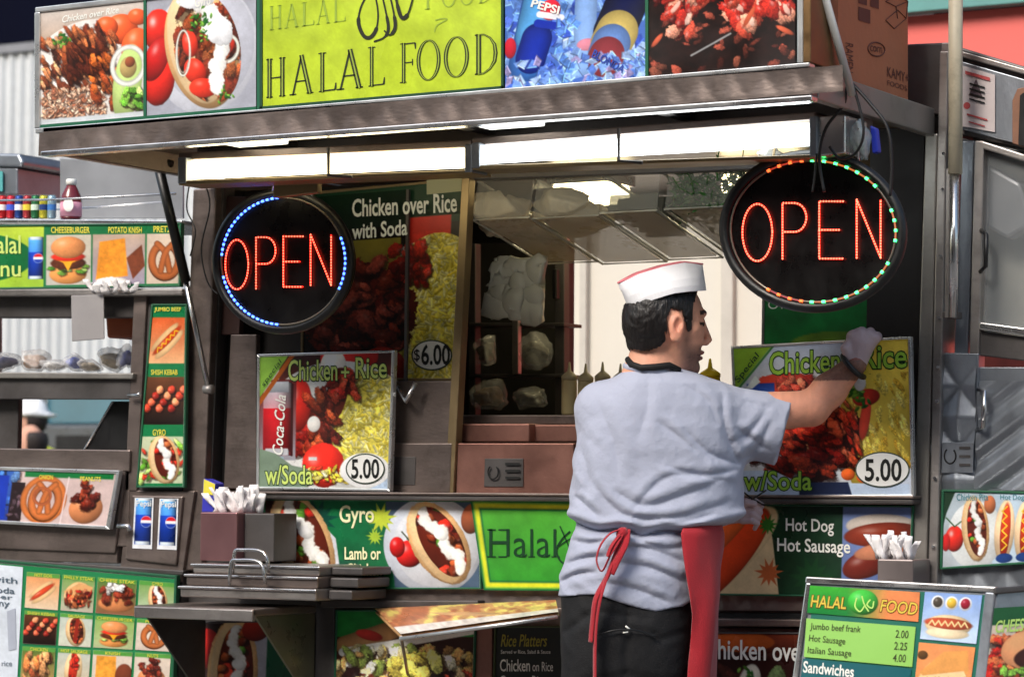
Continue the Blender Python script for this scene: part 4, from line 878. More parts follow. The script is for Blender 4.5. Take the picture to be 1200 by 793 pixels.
p.rect(0, 28, 44, 124, (120, 36, 34), (150, 150, 160)); can(p, 5, 32, 33, 86, (196, 24, 34), (190, 196, 204), False); p.rect(8, 31, 35, 43, (216, 220, 226), (150, 156, 166)); p.rect(8, 110, 35, 118, (190, 190, 196)); p.line([(39.5, 34), (39.5, 118)], 2.5, (60, 14, 16)); p.rect(0, 120, 30, 156, (150, 176, 190), (120, 150, 170)); p.poly([(0, 110), (20, 116), (40, 130), (60, 134), (60, 156), (0, 156)], (120, 140, 120)); p.scatter(60, 132, 110, 150, 60, 4, RICEY+[(200, 60, 40)], .5, sh=.3)
p.poly([(0, 0), (34, 0), (0, 50)], (146, 196, 76)); p.line([(40, -2), (-3, 60)], 5, (190, 96, 30)); p.ell(128, 135, 30, 20, 0, (236, 236, 236), .1)
qp = qi; p.build('photo_print', qp, -.05, t)
text('Cola', [(318, 500), (323, 462), (336, 464), (331, 507)][0:0] or [(320, 530), (322, 463), (333, 464), (331, 531)][0:0] or [(321, 528), (324, 466), (335, 467), (332, 529)], -.052, WHITE, t) if False else None
# script on the can runs upwards: right direction of the text = up
text('Coca-Cola', [(319, 532), (323, 462), (335, 463), (331, 533)], -.052, WHITE, t, .01, shear=.3)
for o_, m_, b_ in ((.0014, DKG, .05), (.0026, LIME, .012)):
    text('Chicken', R4(338, 422, 395, 446, -.01), -.05, m_, t, b_, off=o_); text('+', R4(400, 430, 409, 442), -.05, m_, t, b_, off=o_); text('Rice', R4(417, 419, 453, 443, -.01), -.05, m_, t, b_, off=o_)
    text('w/Soda', R4(311, 545, 366, 567), -.05, m_, t, b_, off=o_)
text('special', [(306, 449), (327, 420), (331, 426), (310, 455)], -.052, DKG, t)
price(p, t, 428, 549, 23, 18, '5.00', -.051, R4(412, 538, 444, 560))
q = [(856, 405.5), (1067, 394), (1071, 582), (864, 583)]
YR5 = -.045
t, qi = sign('price_sign', 'larger Chicken and Rice sign priced 5.00 that the man steadies by its top', q, YR5, 3)
PSR = t
W, H = 202, 180
p = Pic(W, H, 1.3, (196, 206, 222)); p.rect(0, 0, W, 40, (190, 204, 226), (206, 210, 214))
p.ell(100, 110, 110, 80, 0, (210, 214, 220), .1)
p.ell(170, 76, 48, 110, 8, (214, 186, 70), .35); p.clipbox(118, 38, W, 150); p.scatter(130, 30, 202, 150, 90, 9, [(224, 198, 84), (206, 172, 56), (236, 214, 110), (190, 150, 46)], .3, 70, .08, .3, .2, False); p.noclip()
p.ell(60, 52, 42, 20, 0, (200, 60, 40), .3, .1); p.scatter(36, 40, 90, 70, 24, 8, [(206, 70, 52), (220, 110, 80), (160, 40, 30)], .6, spec=.2)
p.rect(14, 44, 46, 60, (30, 60, 150), (60, 110, 200))
p.scatter(20, 80, 140, 160, 60, 13, [(60, 14, 10), (90, 22, 14), (44, 10, 8)], .6)
p.scatter(84, 66, 142, 140, 52, 13, [(196, 58, 32), (222, 84, 48), (160, 36, 22), (232, 108, 70)], .33, 75, spec=.3); p.scatter(30, 100, 120, 158, 46, 12, [(170, 40, 24), (200, 66, 38), (130, 26, 18)], .42, 20, spec=.3)
p.ell(152, 66, 16, 10, -10, (190, 50, 36), .4); p.ell(150, 90, 6, 26, 10, (216, 70, 50), .3)
herb(p, 142, 62, 13, 30); p.ell(145, 48, 7, 10, 0, (235, 238, 240), .1)
for a in ((150, 160, 12), (128, 156, 8)): p.ell(a[0], a[1], a[2], 7, 0, (222, 96, 40), .4)
p.poly([(0, 150), (40, 150), (70, 165), (200, 168), (200, 180), (0, 180)], (190, 208, 232)); p.poly([(70, 165), (128, 165), (132, 180), (70, 180)], (30, 40, 70))
p.poly([(0, 0), (44, 0), (0, 52)], (150, 196, 56)); p.line([(46, 0), (0, 54)], 2.5, (60, 130, 60)); p.poly([(12, 50), (24, 34), (30, 42), (20, 50)], (230, 240, 236))
p.build('photo_print', qi, YR5, t)
for o_, m_, b_ in ((.0014, DKG, .05), (.0026, LIMEP, .012)):
    text('Chicken', R4(902, 413, 984, 439, -.05), YR5, m_, t, b_, off=o_); text('+', R4(990, 418, 1003, 434, -.03), YR5, m_, t, b_, off=o_); text('Rice', R4(1010, 405, 1062, 432, -.03), YR5, m_, t, b_, off=o_)
    text('w/Soda', R4(872, 552, 951, 574, 0), YR5, m_, t, b_, off=o_)
text('Special', [(860, 444), (885, 412), (891, 419), (867, 450)], YR5-.002, DKG, t, .01)
price(p, t, 1034, 550, 32, 21, '5.00', YR5-.001, R4(1014, 538, 1056, 563))
# --- tall poster behind the smoked pane
q = [(352, 226), (547, 208), (539, 446), (352, 446)]
t, qi = sign('poster', 'tall Chicken over Rice with Soda poster marked 6.00, left half behind dark glass', q, .075, 3, mat('brass_rail', (150, 130, 96)), 'poster')
W, H = 192, 225
p = Pic(W, H, 1.2, (24, 16, 14)); p.rect(0, 0, W, 46, (20, 66, 40), (14, 44, 30))
p.rect(128, 38, 178, 70, (206, 46, 34), (180, 36, 26)); p.ell(150, 110, 60, 44, 0, (206, 200, 190), .2); p.ell(160, 156, 66, 98, 4, (232, 212, 70), .3)
p.setclip(160, 156, 66, 98, 4); rice(p, 92, 56, W, H, 1300, L=4.2); p.noclip()
p.rect(60, 60, 118, 110, (190, 176, 60), (150, 130, 50)); p.ell(70, 150, 70, 60, 0, (110, 34, 22), .4, .1)
p.scatter(20, 90, 120, 200, 90, 14, [(120, 34, 22), (150, 54, 34), (84, 22, 16), (190, 80, 60)], .55, spec=.3); p.scatter(108, 72, 150, 118, 30, 9, [(170, 40, 28), (200, 60, 44), (120, 24, 18)], .6, spec=.4);
p.ell(98, 214, 30, 26, 0, (206, 60, 46), .4, spec=.3)
p.build('photo_print', qi, .075, t)
text('Chicken over Rice', [(413, 234), (535, 226), (535, 248), (413, 254)], .056, mat('poster_white', (232, 236, 228), .5, 0, 0), t, .02); text('with Soda', [(413, 263), (477, 257), (477, 275), (413, 280)], .056, mat('poster_white', (232, 236, 228)), t, .02)
price(p, t, 506, 416, 24, 18, '6.00', .074, R4(494, 404, 527, 427)); text('$', R4(485, 409, 492, 424), .073, INK, t, off=.003)
slab('film', [(500, 210), (541, 206), (541, 224), (500, 228)], .068, .001, mat('cloudy_film', (220, 220, 180), .3, 0, 0, alpha=.5), t, 0)
# --- green sign behind the right price sign
t, qi = sign('green_sign', 'green board behind the right price sign, under the right OPEN sign', [(893, 330), (1030, 330), (1026, 600), (889, 600)], .12, 3, STEEL)
p = Pic(130, 260, .5, (28, 120, 52)); p.rect(0, 0, 130, 120, (24, 120, 60), (40, 130, 60)); p.ell(90, 70, 60, 16, 0, (150, 150, 40), .2, alpha=.6); p.mottle(0, 0, 130, 260, .2, 20); p.build('print', qi, .12, t)
text('Over', R4(900, 352, 934, 362), .12, WHITE, t)
# --- long banner under the ledge, left part
def leafy(p, x, y, r, c):
    n = 11; pts = []
    for i in range(n*2): a = math.pi*i/n; k = r*(1 if i % 2 else .55)*(1.2 if i % 4 == 1 else 1); pts.append((x+k*math.sin(a), y-k*math.cos(a)))
    p.poly(pts, c)
q = [(308, 584), (562, 586), (564, 690), (312, 690)]
t, qi = sign('banner', 'green Gyro banner with lamb picture under the serving ledge', q, -.012, 2, mat('green_trim', (26, 90, 60), .5), d=.006)
W, H = 250, 102
p = Pic(W, H, 1.25, (24, 104, 62)); p.mottle(0, 0, W, H, .15, 20); leafy(p, 62, 22, 22, (18, 74, 60)); leafy(p, 96, 80, 20, (22, 84, 60))
p.poly([(0, 0), (30, 0), (60, 20), (82, 44), (88, 102), (0, 102)], (206, 208, 216)); p.poly([(0, 0), (24, 0), (52, 40), (58, 102), (0, 102)], (60, 26, 20)); gyro(p, 8, -12, 70, 120, -20)
p.poly([(142, 0), (250, 0), (250, 102), (150, 102)], (72, 92, 116)); p.ell(196, 52, 58, 58, 0, (196, 202, 214), .2); p.ell(200, 52, 50, 50, 0, (214, 218, 226), .15)
leafy(p, 136, 20, 16, (190, 206, 60)); leafy(p, 128, 42, 9, (170, 200, 60))
p.ell(168, 62, 16, 16, 0, (212, 34, 32), .6, spec=.6); p.ell(154, 54, 9, 12, 0, (196, 30, 30), .5, spec=.5); p.line([(160, 36), (172, 50), (166, 44), (176, 38)], 1.6, (60, 70, 50)); gyro(p, 170, -4, 66, 106, -28); p.ell(242, 20, 12, 18, 10, (150, 80, 50), .5)
p.build('photo_print', qi, -.012, t)
text('Gyro', R4(398, 592, 438, 618), -.013, CREAMT, t, .015); text('Lamb or', R4(404, 641, 446, 655), -.013, CREAMT, t, .02); text('Chicken', R4(406, 660, 447, 674), -.013, CREAMT, t, .02)
q = [(551, 585.5), (684, 588), (680, 692), (567, 691)]
t, qi = sign('banner', 'bright green Halal banner with yellow border, half hidden by the man', q, -.016, 0)
p = Pic(130, 104, .8, (64, 160, 50)); p.rect(0, 0, 130, 104, (84, 170, 56), (50, 146, 48)); p.mottle(0, 0, 130, 104, .08, 30)
sl = p.bb(0, 0, 130, 104)
for w_, c in ((14, (30, 110, 60)), (11, (216, 220, 50)), (5, (150, 200, 60)), (3, (30, 110, 60))):
    for a in ([(0, 0), (130, 0)], [(0, 104), (130, 104)], [(0, 0), (0, 104)]): p.line(a, w_*1.6, c)
p.build('print', q, -.016, t, off=.0008)
text('Halal', R4(573, 619, 652, 652, .005), -.017, DKG, t, -.005)
for a_, b_, y_, w_ in ((571, 581, 620.5, 1.6), (584, 594, 620.5, 1.6), (571, 581, 652, 1.6), (584, 594, 652, 1.6), (608, 616, 652, 1.3), (619, 627, 652, 1.3), (634, 642, 652, 1.3), (646, 656, 652, 1.3)): strokes('letter_serif', [([(a_, y_), (b_, y_)], w_)], -.017, DKG, t)
strokes('script_flourish', [(spline([(656, 616), (664, 634), (670, 650)], 5), 1.6), (spline([(668, 622), (658, 632), (652, 644), (656, 656), (664, 662)], 5), 2), (spline([(654, 640), (666, 632), (674, 630)], 5), 1.4)], -.017, DKG, t, .002)
# --- right part: hot dog banner
q = [(826, 590), (1070, 592), (1066, 700), (826, 697)]
t, qi = sign('banner', 'dark green Hot Dog and Hot Sausage banner under the right price sign', q, -.012, 2, mat('green_trim', (26, 90, 60)), d=.006)
W, H = 240, 103
p = Pic(W, H, 1.25, (20, 54, 34)); p.mottle(0, 0, W, H, .2, 16)
p.poly([(0, 0), (70, 0), (78, 40), (86, 103), (0, 103)], (216, 190, 146)); p.ell(8, 66, 96, 30, -40, (236, 206, 156), .25); p.ell(18, 64, 80, 25, -48, (222, 70, 28), .6, spec=.6); p.ell(10, 40, 66, 14, -44, (232, 100, 40), .4, spec=.3)
leafy(p, 72, 22, 11, (50, 120, 40)); leafy(p, 74, 78, 15, (190, 96, 50)); leafy(p, 124, 84, 24, (24, 66, 36))
p.rect(160, 0, 240, 103, (120, 140, 190), (96, 116, 170)); p.ell(206, 22, 42, 14, 0, (190, 180, 170), .2); p.ell(208, 32, 46, 14, -4, (120, 44, 28), .5, spec=.3); p.ell(190, 66, 30, 16, -20, (110, 36, 26), .5, spec=.4); p.ell(210, 50, 36, 10, -10, (186, 120, 90), .3)
p.build('photo_print', qi, -.012, t)
text('Hot Dog', R4(921, 607, 977, 626, .03), -.013, WHITE, t, .015); text('Hot Sausage', R4(911, 630, 996, 650, .03), -.013, WHITE, t, .015)
# --- right hot dog panel on the side cabinet
q = [(1103, 573), (1260, 577), (1260, 657), (1101, 667)]
t, qi = sign('banner', 'pale panel of gyro and hot dogs in a green frame at the right edge', q, yR-.035, 3, mat('green_trim', (26, 90, 60)))
W, H = 156, 86
p = Pic(W, H, 1.25, (186, 206, 222)); p.rect(0, 0, 60, H, (190, 206, 216), (176, 184, 190)); p.ell(40, 50, 34, 40, 0, (226, 230, 230), .15); tomato(p, 14, 54, 11, 15); p.ell(4, 58, 5, 10, 0, (190, 30, 30)); p.line([(4, 30), (14, 40), (22, 34)], 1.5, (50, 90, 50)); p.poly([(0, 0), (14, 0), (4, 24), (0, 40)], (30, 60, 40))
gyro(p, 22, 4, 34, 78, -6); p.ell(56, 14, 7, 11, 0, (190, 110, 70), .4)
for k in range(4):
    x_ = 74+k*24; p.ell(x_, 46, 12, 38, 4, (240, 206, 164), .35); p.ell(x_+1, 46, 6, 34, 4, (196, 60, 34), .4); p.line([(x_+3*(-1)**i, 16+i*6) for i in range(10)], 1.6, (250, 210, 60)); p.ell(x_, 80, 10, 6, 0, (30, 60, 120), .2)
p.build('photo_print', qi, yR-.035, t)
text('Chicken Pita', R4(1121, 578, 1158, 586), yR-.036, mat('teal_letter', (70, 140, 150)), t); text('Hot Dog', R4(1172, 579, 1200, 587), yR-.036, mat('teal_letter', (70, 140, 150)), t)
# --- lower middle: big sandwich picture, folding flap, rice platters board, chicken over board
q = [(393, 714), (558, 714), (553, 880), (389, 880)]
t, qi = sign('picture_board', 'large sandwich picture board at the bottom beside the folding shelf', q, -.014, 2, mat('green_trim', (26, 90, 60)))
W, H = 160, 164
p = Pic(W, H, 1.25, (40, 140, 60)); p.mottle(0, 0, W, H, .2, 18); p.rect(0, 30, W, 164, (60, 30, 22))
p.line([(10, 40), (70, 20), (160, 6)], 22, (206, 150, 96), sh=.3); p.line([(8, 48), (60, 40), (160, 22)], 10, (240, 238, 230)); p.ell(38, 28, 16, 6, 14, (212, 60, 50), .3)
p.scatter(0, 44, W, 90, 110, 9, [(232, 214, 150), (244, 232, 190), (210, 180, 100), (196, 150, 90), (150, 170, 80)], .6, spec=.2); p.scatter(0, 76, W, 164, 120, 10, [(70, 34, 28), (40, 20, 20), (196, 70, 50), (230, 200, 150), (110, 50, 34)], .6, spec=.3)
p.scatter(70, 50, 120, 80, 16, 12, [(240, 224, 110), (228, 208, 90)], .6, spec=.2)
p.build('photo_print', qi, -.014, t)
t = thing('folding_shelf', 'hinged shelf flap printed with sandwich bread, tilted out below the green banner', 'shelf', tuple(P(540, 712, -.03)))
fa, fb, fc_, fd = P(424, 727, -.22), P(655, 709, -.22), P(652, 722, -.26), P(442, 744, -.26)
a0, b0 = P(440, 716, -.03), P(652, 706, -.03)
vs = [a0, b0, fb, P(470, 748, -.26)]
pts = [Vector(a0), Vector(b0), P(655, 720, -.25), P(470, 746, -.25)]
nv = (pts[1]-pts[0]).cross(pts[3]-pts[0]).normalized()
MB().prism(pts, tuple(nv*.006)).build('flap', mat('bread_print', (206, 160, 110), .35, 0, .35, 14), t, bevel=.001)
u, v = np.meshgrid(np.linspace(0, 1, 150), np.linspace(0, 1, 26)); A = np.zeros((26, 150, 3)); A[:] = (212, 160, 104)
st = fbm(u*9, v*3+u*4); A = np.where((st > .55)[..., None], np.array((236, 214, 120)), A); A = np.where((st < .42)[..., None], np.array((190, 120, 84)), A); A = np.where((v > .72)[..., None], np.array((230, 222, 214)), A); A = A*(.8+.4*fbm(u*30, v*6))[..., None]
c4 = [np.array(x) for x in pts]; w_ = bil([c4[0], c4[1], c4[2], c4[3]], u, v); w_ = w_+np.array(nv if nv[2] > 0 else -nv)*.0075
if nv[2] > 0: pass
idx = np.arange(26*150).reshape(26, 150); f = np.stack([idx[:-1, :-1], idx[1:, :-1], idx[1:, 1:], idx[:-1, 1:]], -1).reshape(-1, 4)
link('photo_print', w_.reshape(-1, 3), f, cmat('printed_vinyl'), t, cols=lin(np.clip(A.reshape(-1, 3), 0, 255)))
MB().tube([pts[3]+Vector((0, -.004, -.004)), pts[2]+Vector((0, -.004, -.004))], .005, 8).build('rim', ALU, t, smooth=True)
MB().tube([pts[3], P(478, 790, -.02)], .004, 6).build('stay', STEEL, t)
q = [(579, 733), (665, 733), (661, 880), (575, 880)]
t, qi = sign('menu_board', 'black Rice Platters menu board beside the man\'s hip', q, -.016, 2, mat('olive_trim', (60, 72, 36), .5), backm=mat('board_black', (24, 30, 26), .5))
text('Rice Platters', R4(587, 743, 641, 757), -.016, mat('gold_letter', (160, 150, 50)), t, .01, shear=.25); text('Served w Rice, Salad & Sauce', R4(587, 761, 645, 766), -.016, WHITE, t); text('Chicken', R4(586, 772, 621, 786), -.016, WHITE, t, .01); text('on Rice', R4(624, 775, 648, 786), -.016, WHITE, t); text('Gyro on Rice', R4(586, 791, 640, 806), -.016, WHITE, t, .01)
q = [(826, 740), (990, 741), (985, 880), (826, 880)]
t, qi = sign('menu_board', 'dark Chicken over Rice board between the red apron and the steel menu stand', q, -.016, 2, STEELD, backm=mat('board_black', (24, 30, 26)))
p = Pic(160, 140, .8, (44, 22, 20)); p.rect(0, 0, 160, 30, (110, 48, 30), (50, 24, 20)); p.ell(40, 10, 40, 12, 0, (190, 90, 40), .3); p.scatter(0, 50, 160, 140, 60, 14, [(60, 30, 24), (110, 60, 50), (40, 20, 18), (90, 110, 70)], .5); p.ell(50, 66, 14, 30, 10, (200, 196, 180), .3); herb(p, 48, 50, 12, 14); p.build('photo_print', qi, -.016, t)
text('Chicken over Rice', R4(826, 748, 990, 771, .03), -.018, WHITE, t, .015)
# --- steel framed menu stand, front right
YM = -.52
PM = Pl(P(1050, 690, YM), (.0, -1, .10))
t = thing('menu_stand', 'steel framed menu stand listing Jumbo beef frank and Hot Sausage prices', 'menu stand', (P(1050, 690, YM)[0], YM, 0))
q = [(946, 679), (1164, 691), (1132, 960), (908, 960)]
slab('board', q, PM, .05, STEELG, t, .004)
slab('print_backing', [(955, 686), (1155, 697), (1128, 950), (920, 950)], Pl(PM.p+PM.n*.002, PM.n), .001, mat('menu_green', (30, 110, 92), .4, 0, .05), t, 0)
slab('frame_rail', [(944, 675), (1167, 687), (1166, 694), (943, 683)], Pl(PM.p+PM.n*.006, PM.n), .06, STEELL, t, .003)
slab('frame_rail', [(1154, 693), (1166, 694), (1140, 950), (1124, 950)], Pl(PM.p+PM.n*.006, PM.n), .06, STEELG, t, .003)
slab('frame_rail', [(944, 682), (950, 683), (914, 950), (906, 950)], Pl(PM.p+PM.n*.006, PM.n), .06, STEELL, t, .003)
PM2 = Pl(PM.p+PM.n*.004, PM.n)
def slabq(p, name, q): p.build(name, q, PM2, t)
p = Pic(130, 36, 1.1, (60, 160, 60)); p.rect(0, 0, 66, 36, (70, 176, 60), (30, 130, 60)); sl = p.bb(0, 0, 130, 36); tt = np.clip((p.X-45)/50, 0, 1)[..., None]; p.A = p.A*(1-tt)+np.array((232, 136, 80))*tt; p.ell(64, 17, 18, 16, 0, (60, 170, 60), .5, spec=.3)
slabq(p, 'title_print', [(948.5, 685.5), (1078, 693.5), (1076, 728), (946, 717.5)])
GOLD = mat('gold_title', (226, 200, 80), .3, 0, 0)
for o_, m_, b_ in ((.0016, mat('title_shadow', (130, 60, 30)), .05), (.0026, GOLD, .01)):
    text('HALAL', [(951, 697), (992, 700), (991, 713), (950, 710.5)], PM2, m_, t, b_, off=o_, shear=.1); text('FOOD', [(1033, 702), (1076, 706), (1074, 720), (1031, 716)], PM2, m_, t, b_, off=o_, shear=.1)
strokes('script_letter', [(spline([(1004, 700), (1002, 710), (1008, 716), (1014, 708)], 5), 1.6), (spline([(1010, 698), (1013, 708), (1018, 716)], 5), 1.6), (spline([(1020, 702), (1016, 708), (1022, 712), (1024, 704)], 5), 1.6)], PM2, mat('lime_script', (190, 230, 120)), t)
flat('list_panel', [(945, 724), (1073, 734), (1069, 781), (942, 769)], PM2, mat('pale_lime', (150, 206, 100), .4, 0, .04), t, .001)
for k, (a, pr) in enumerate((('Jumbo beef frank', '2.00'), ('Hot Sausage', '2.25'), ('Italian Sausage', '4.00'))):
    x1_ = (1009, 991, 998)[k]; y0_ = 729+k*14.0; text(a, [(950-k*1.5, y0_), (x1_, y0_+4), (x1_-1, y0_+14), (949-k*1.5, y0_+10)], PM2, mat('brown_ink', (60, 70, 30)), t, .005, off=.002)
    text(pr, [(1050-k*1.5, y0_+8.5), (1065-k*1.5, y0_+9.5), (1064-k*1.5, y0_+18.5), (1049-k*1.5, y0_+17.5)], PM2, mat('brown_ink', (60, 70, 30)), t, .005, off=.002)
flat('list_panel', [(941, 771), (1068, 783), (1050, 940), (922, 940)], PM2, mat('deep_teal', (24, 96, 104), .4, 0, .04), t, .001)
text('Sandwiches', [(942, 774), (1001, 780), (1000, 793), (941, 787)], PM2, WHITE, t, .02, off=.002); text('Lamb', [(939, 796), (966, 798), (965, 806), (938, 804)], PM2, WHITE, t, 0, off=.002)
p = Pic(66, 60, 1.3, (150, 180, 232)); p.rect(0, 0, 66, 60, (140, 172, 230), (200, 220, 244))
for x_, c in ((16, (70, 60, 50)), (32, (220, 180, 60)), (48, (150, 30, 50))): p.ell(x_, 12, 7.5, 8.5, 0, (230, 232, 236), .2); p.ell(x_, 12, 5.5, 6.5, 0, c, .3, spec=.4)
p.ell(31, 40, 27, 13, 0, (236, 206, 160), .35); p.ell(31, 50, 25, 7, 0, (244, 222, 184), .3); p.ell(31, 38, 28, 7, 2, (190, 76, 44), .4); p.line([(8+i*3.8, 38+3*(-1)**i) for i in range(13)], 1.6, (252, 236, 170))
slabq(p, 'photo_print', [(1084, 693), (1151, 697), (1144, 754), (1078, 748)])
p = Pic(66, 80, 1.3, (236, 150, 90)); gyro(p, 4, 14, 56, 60, 60); p.poly([(4, 34), (30, 8), (58, 4), (62, 30), (20, 44)], (232, 160, 84)); p.poly([(4, 38), (56, 28), (60, 34), (8, 46)], (246, 214, 160)); p.ell(6, 14, 6, 5, 0, (90, 60, 30)); p.scatter(10, 40, 60, 76, 40, 6, MEAT+[(240, 220, 200), (200, 60, 40)], .4)
slabq(p, 'photo_print', [(1077, 752), (1143, 758), (1132, 840), (1068, 834)])
for a in (946, 1150): MB().box(P(a, 800, YM)[0]-.02, P(a, 800, YM)[0]+.02, YM+.08, YM+.12, 0, .75).build('leg', STEEL, t, bevel=.003)
# side board next to it, turned to the right
e0 = P(1168, 690, YM)
PN = Pl(e0, (.78, -.62, .08))
t = thing('menu_stand', 'second menu stand at the bottom right corner with CHEESEBURGER picture', 'menu stand', (e0[0]+.1, YM+.02, 0))
slab('board', [(1168, 692), (1330, 680), (1320, 1000), (1136, 1000)], PN, .05, STEELG, t, .004)
slab('frame_rail', [(1166, 688), (1330, 676), (1330, 682), (1166, 696)], Pl(PN.p+PN.n*.006, PN.n), .06, STEELD, t, .003)
PN2 = Pl(PN.p+PN.n*.004, PN.n)
p = Pic(100, 120, 1.1, (30, 90, 50)); p.rect(0, 20, 100, 120, (226, 206, 190), (200, 170, 150)); p.scatter(0, 36, 34, 84, 26, 11, [(226, 60, 40), (236, 120, 70), (206, 40, 30)], .5, spec=.3); p.ell(50, 50, 36, 24, 0, (236, 160, 110), .35); p.ell(70, 60, 40, 16, 0, (60, 26, 20), .3); p.scatter(10, 70, 100, 118, 60, 10, MEAT+LETT[:2], .5)
p.build('photo_print', [(1165, 712), (1265, 706), (1255, 828), (1150, 834)], PN2, t)
text('CHEESEBURGER', [(1168, 727), (1250, 720), (1248, 735), (1166, 741)], PN2, mat('lime_script', (190, 230, 120)), t, .02, off=.002)
MB().box(e0[0]-.01, e0[0]+.02, YM+.06, YM+.1, 0, .8).build('leg', STEEL, t, bevel=.003); MB().box(e0[0]+.3, e0[0]+.33, YM+.4, YM+.44, 0, .8).build('leg', STEEL, t, bevel=.003)
# --- OPEN signs
def openz(label, cx, cy, rx, ry, rot, y, letters, leds, n_led=64, D=.03):
    t = thing('open_sign', label, 'sign', tuple(P(cx, cy+ry, y)), 'oval lit OPEN signs hanging in the hatch')
    MB().prism([P(a, b_, y) for a, b_ in ellpts(cx, cy, rx, ry, rot, 56)], (0, D, 0)).build('panel', mat('smoked_panel', (14, 12, 12), .3, 0, .3, 12, spec=.25), t, bevel=.004)
    MB().tube([P(a, b_, y+.006) for a, b_ in ellpts(cx, cy, rx, ry, rot, 56)], .012, 10, closed=True).build('rim', BLACK, t, smooth=True)
    MB().tube([P(a, b_, y-.004) for a, b_ in ellpts(cx, cy, rx*.93, ry*.93, rot, 56)], .0025, 6, closed=True).build('inner_ring', mat('ring_grey', (120, 112, 100), .3, .4, .1), t, smooth=True)
    RG = mat('red_glow', (255, 60, 44), .4, 0, 0, emit=(255, 34, 22), es=2.2); RB = mat('red_bead', (255, 120, 100), .4, 0, 0, emit=(255, 96, 70), es=3.2)
    for ch, (x0, y0, x1, y1) in letters:
        W_, H_ = x1-x0, y1-y0; 
        if ch == 'O': L = [ellpts(x0+W_/2, y0+H_/2, W_/2, H_/2, 0, 36)]
        if ch == 'P': L = [[(x0, y1), (x0, y0), (x0+W_*.5, y0)] + ellpts(x0+W_*.5, y0+H_*.26, W_*.5, H_*.26, 0, 14, -90, 90) + [(x0, y0+H_*.52)]]
        if ch == 'E': L = [[(x1, y0), (x0, y0), (x0, y1), (x1, y1)], [(x0, y0+H_*.5), (x0+W_*.85, y0+H_*.5)]]
        if ch == 'N': L = [[(x0, y1), (x0, y0)], [(x0, y0), (x1, y1)], [(x1, y1), (x1, y0)]]
        mb = MB(); bd = MB()
        for pts in L:
            cl = ch == 'O'; mb.tube([P(a, b_, y-.0045) for a, b_ in pts], .0017, 5, closed=cl)
            pp = [np.array(a, float) for a in pts]+([np.array(pts[0], float)] if cl else [])
            acc = 0
            for i in range(len(pp)-1):
                d = np.hypot(*(pp[i+1]-pp[i])); k = acc
                while k < d:
                    c = P(*(pp[i]+(pp[i+1]-pp[i])*k/d), y-.0065); r = .0024
                    bd.add([c+Vector(o)*r for o in ((1, 0, 0), (0, 0, 1), (-1, 0, 0), (0, 0, -1), (0, -1, 0))], [(0, 1, 4), (1, 2, 4), (2, 3, 4), (3, 0, 4)]); k += 3.3
                acc = k-d
        o = mb.build('letter_%s' % ch.lower(), RG, t); bd.build('led_bead_row', RB, o, kind='stuff')
    for (a0, a1, colr, es) in leds:
        m_ = mat('led_%s' % colr, {'blue': (110, 150, 255), 'green': (110, 250, 160), 'amber': (250, 120, 60)}[colr], .4, 0, 0, emit={'blue': (70, 120, 255), 'green': (60, 240, 120), 'amber': (240, 90, 40)}[colr], es=es)
        a = a0
        while a < a1:
            c = ellpts(cx, cy, rx*.93, ry*.93, rot, 2, a, a+2.2); A, B = P(*c[0], y-.006), P(*c[1], y-.006)
            MB().tube([A, B], .0028 if colr == 'blue' else .0032, 6).build('led', m_, t, smooth=True); a += 4.6 if colr == 'blue' else 8.2
            if a < a1:
                MB().tube([B, P(*ellpts(cx, cy, rx*.93, ry*.93, rot, 2, a, a+2.2)[0], y-.005)], .0018, 5).build('glow_strip', mat('led_dim_%s' % colr, (60, 70, 90), .4, 0, 0, emit={'blue': (30, 60, 200), 'green': (170, 90, 30), 'amber': (150, 40, 20)}[colr], es=1.0), t)
    return t
ol = openz('left oval OPEN sign with blue lights round its rim', 332, 306, 78, 80, 0, -.28,
      [('O', (264, 281, 291, 339)), ('P', (300, 278, 323, 338)), ('E', (332, 277, 355, 336)), ('N', (364, 275, 388, 334))], [(185, 265, 'blue', 3.5), (95, 165, 'blue', 3.5), (-22, 26, 'blue', 3.5)])
orr = openz('right larger oval OPEN sign with green and red lights round its rim', 953, 271, 104, 89, 5, -.42,
      [('O', (870, 239, 905, 306)), ('P', (917, 238, 945, 303)), ('E', (960, 236, 988, 303)), ('N', (1004, 234, 1032, 302))], [(-96, -40, 'green', 3.0), (-128, -97, 'amber', 2.0), (20, 92, 'green', 3.0), (-24, 8, 'green', 3.0), (93, 120, 'amber', 2.0)])
for nm, (xa, ya), (xc_, yc_), yy, pr in (('hook', (318, 232), (322, 212), -.28, ol), ('hook', (366, 236), (364, 212), -.28, ol), ('hook', (905, 192), (908, 172), -.42, orr), ('hook', (1006, 190), (1006, 150), -.42, orr)):
    MB().tube([P(xa, ya, yy+.01), P(xc_, yc_, yy-.02)], .003, 6).build(nm, STEELL, pr)
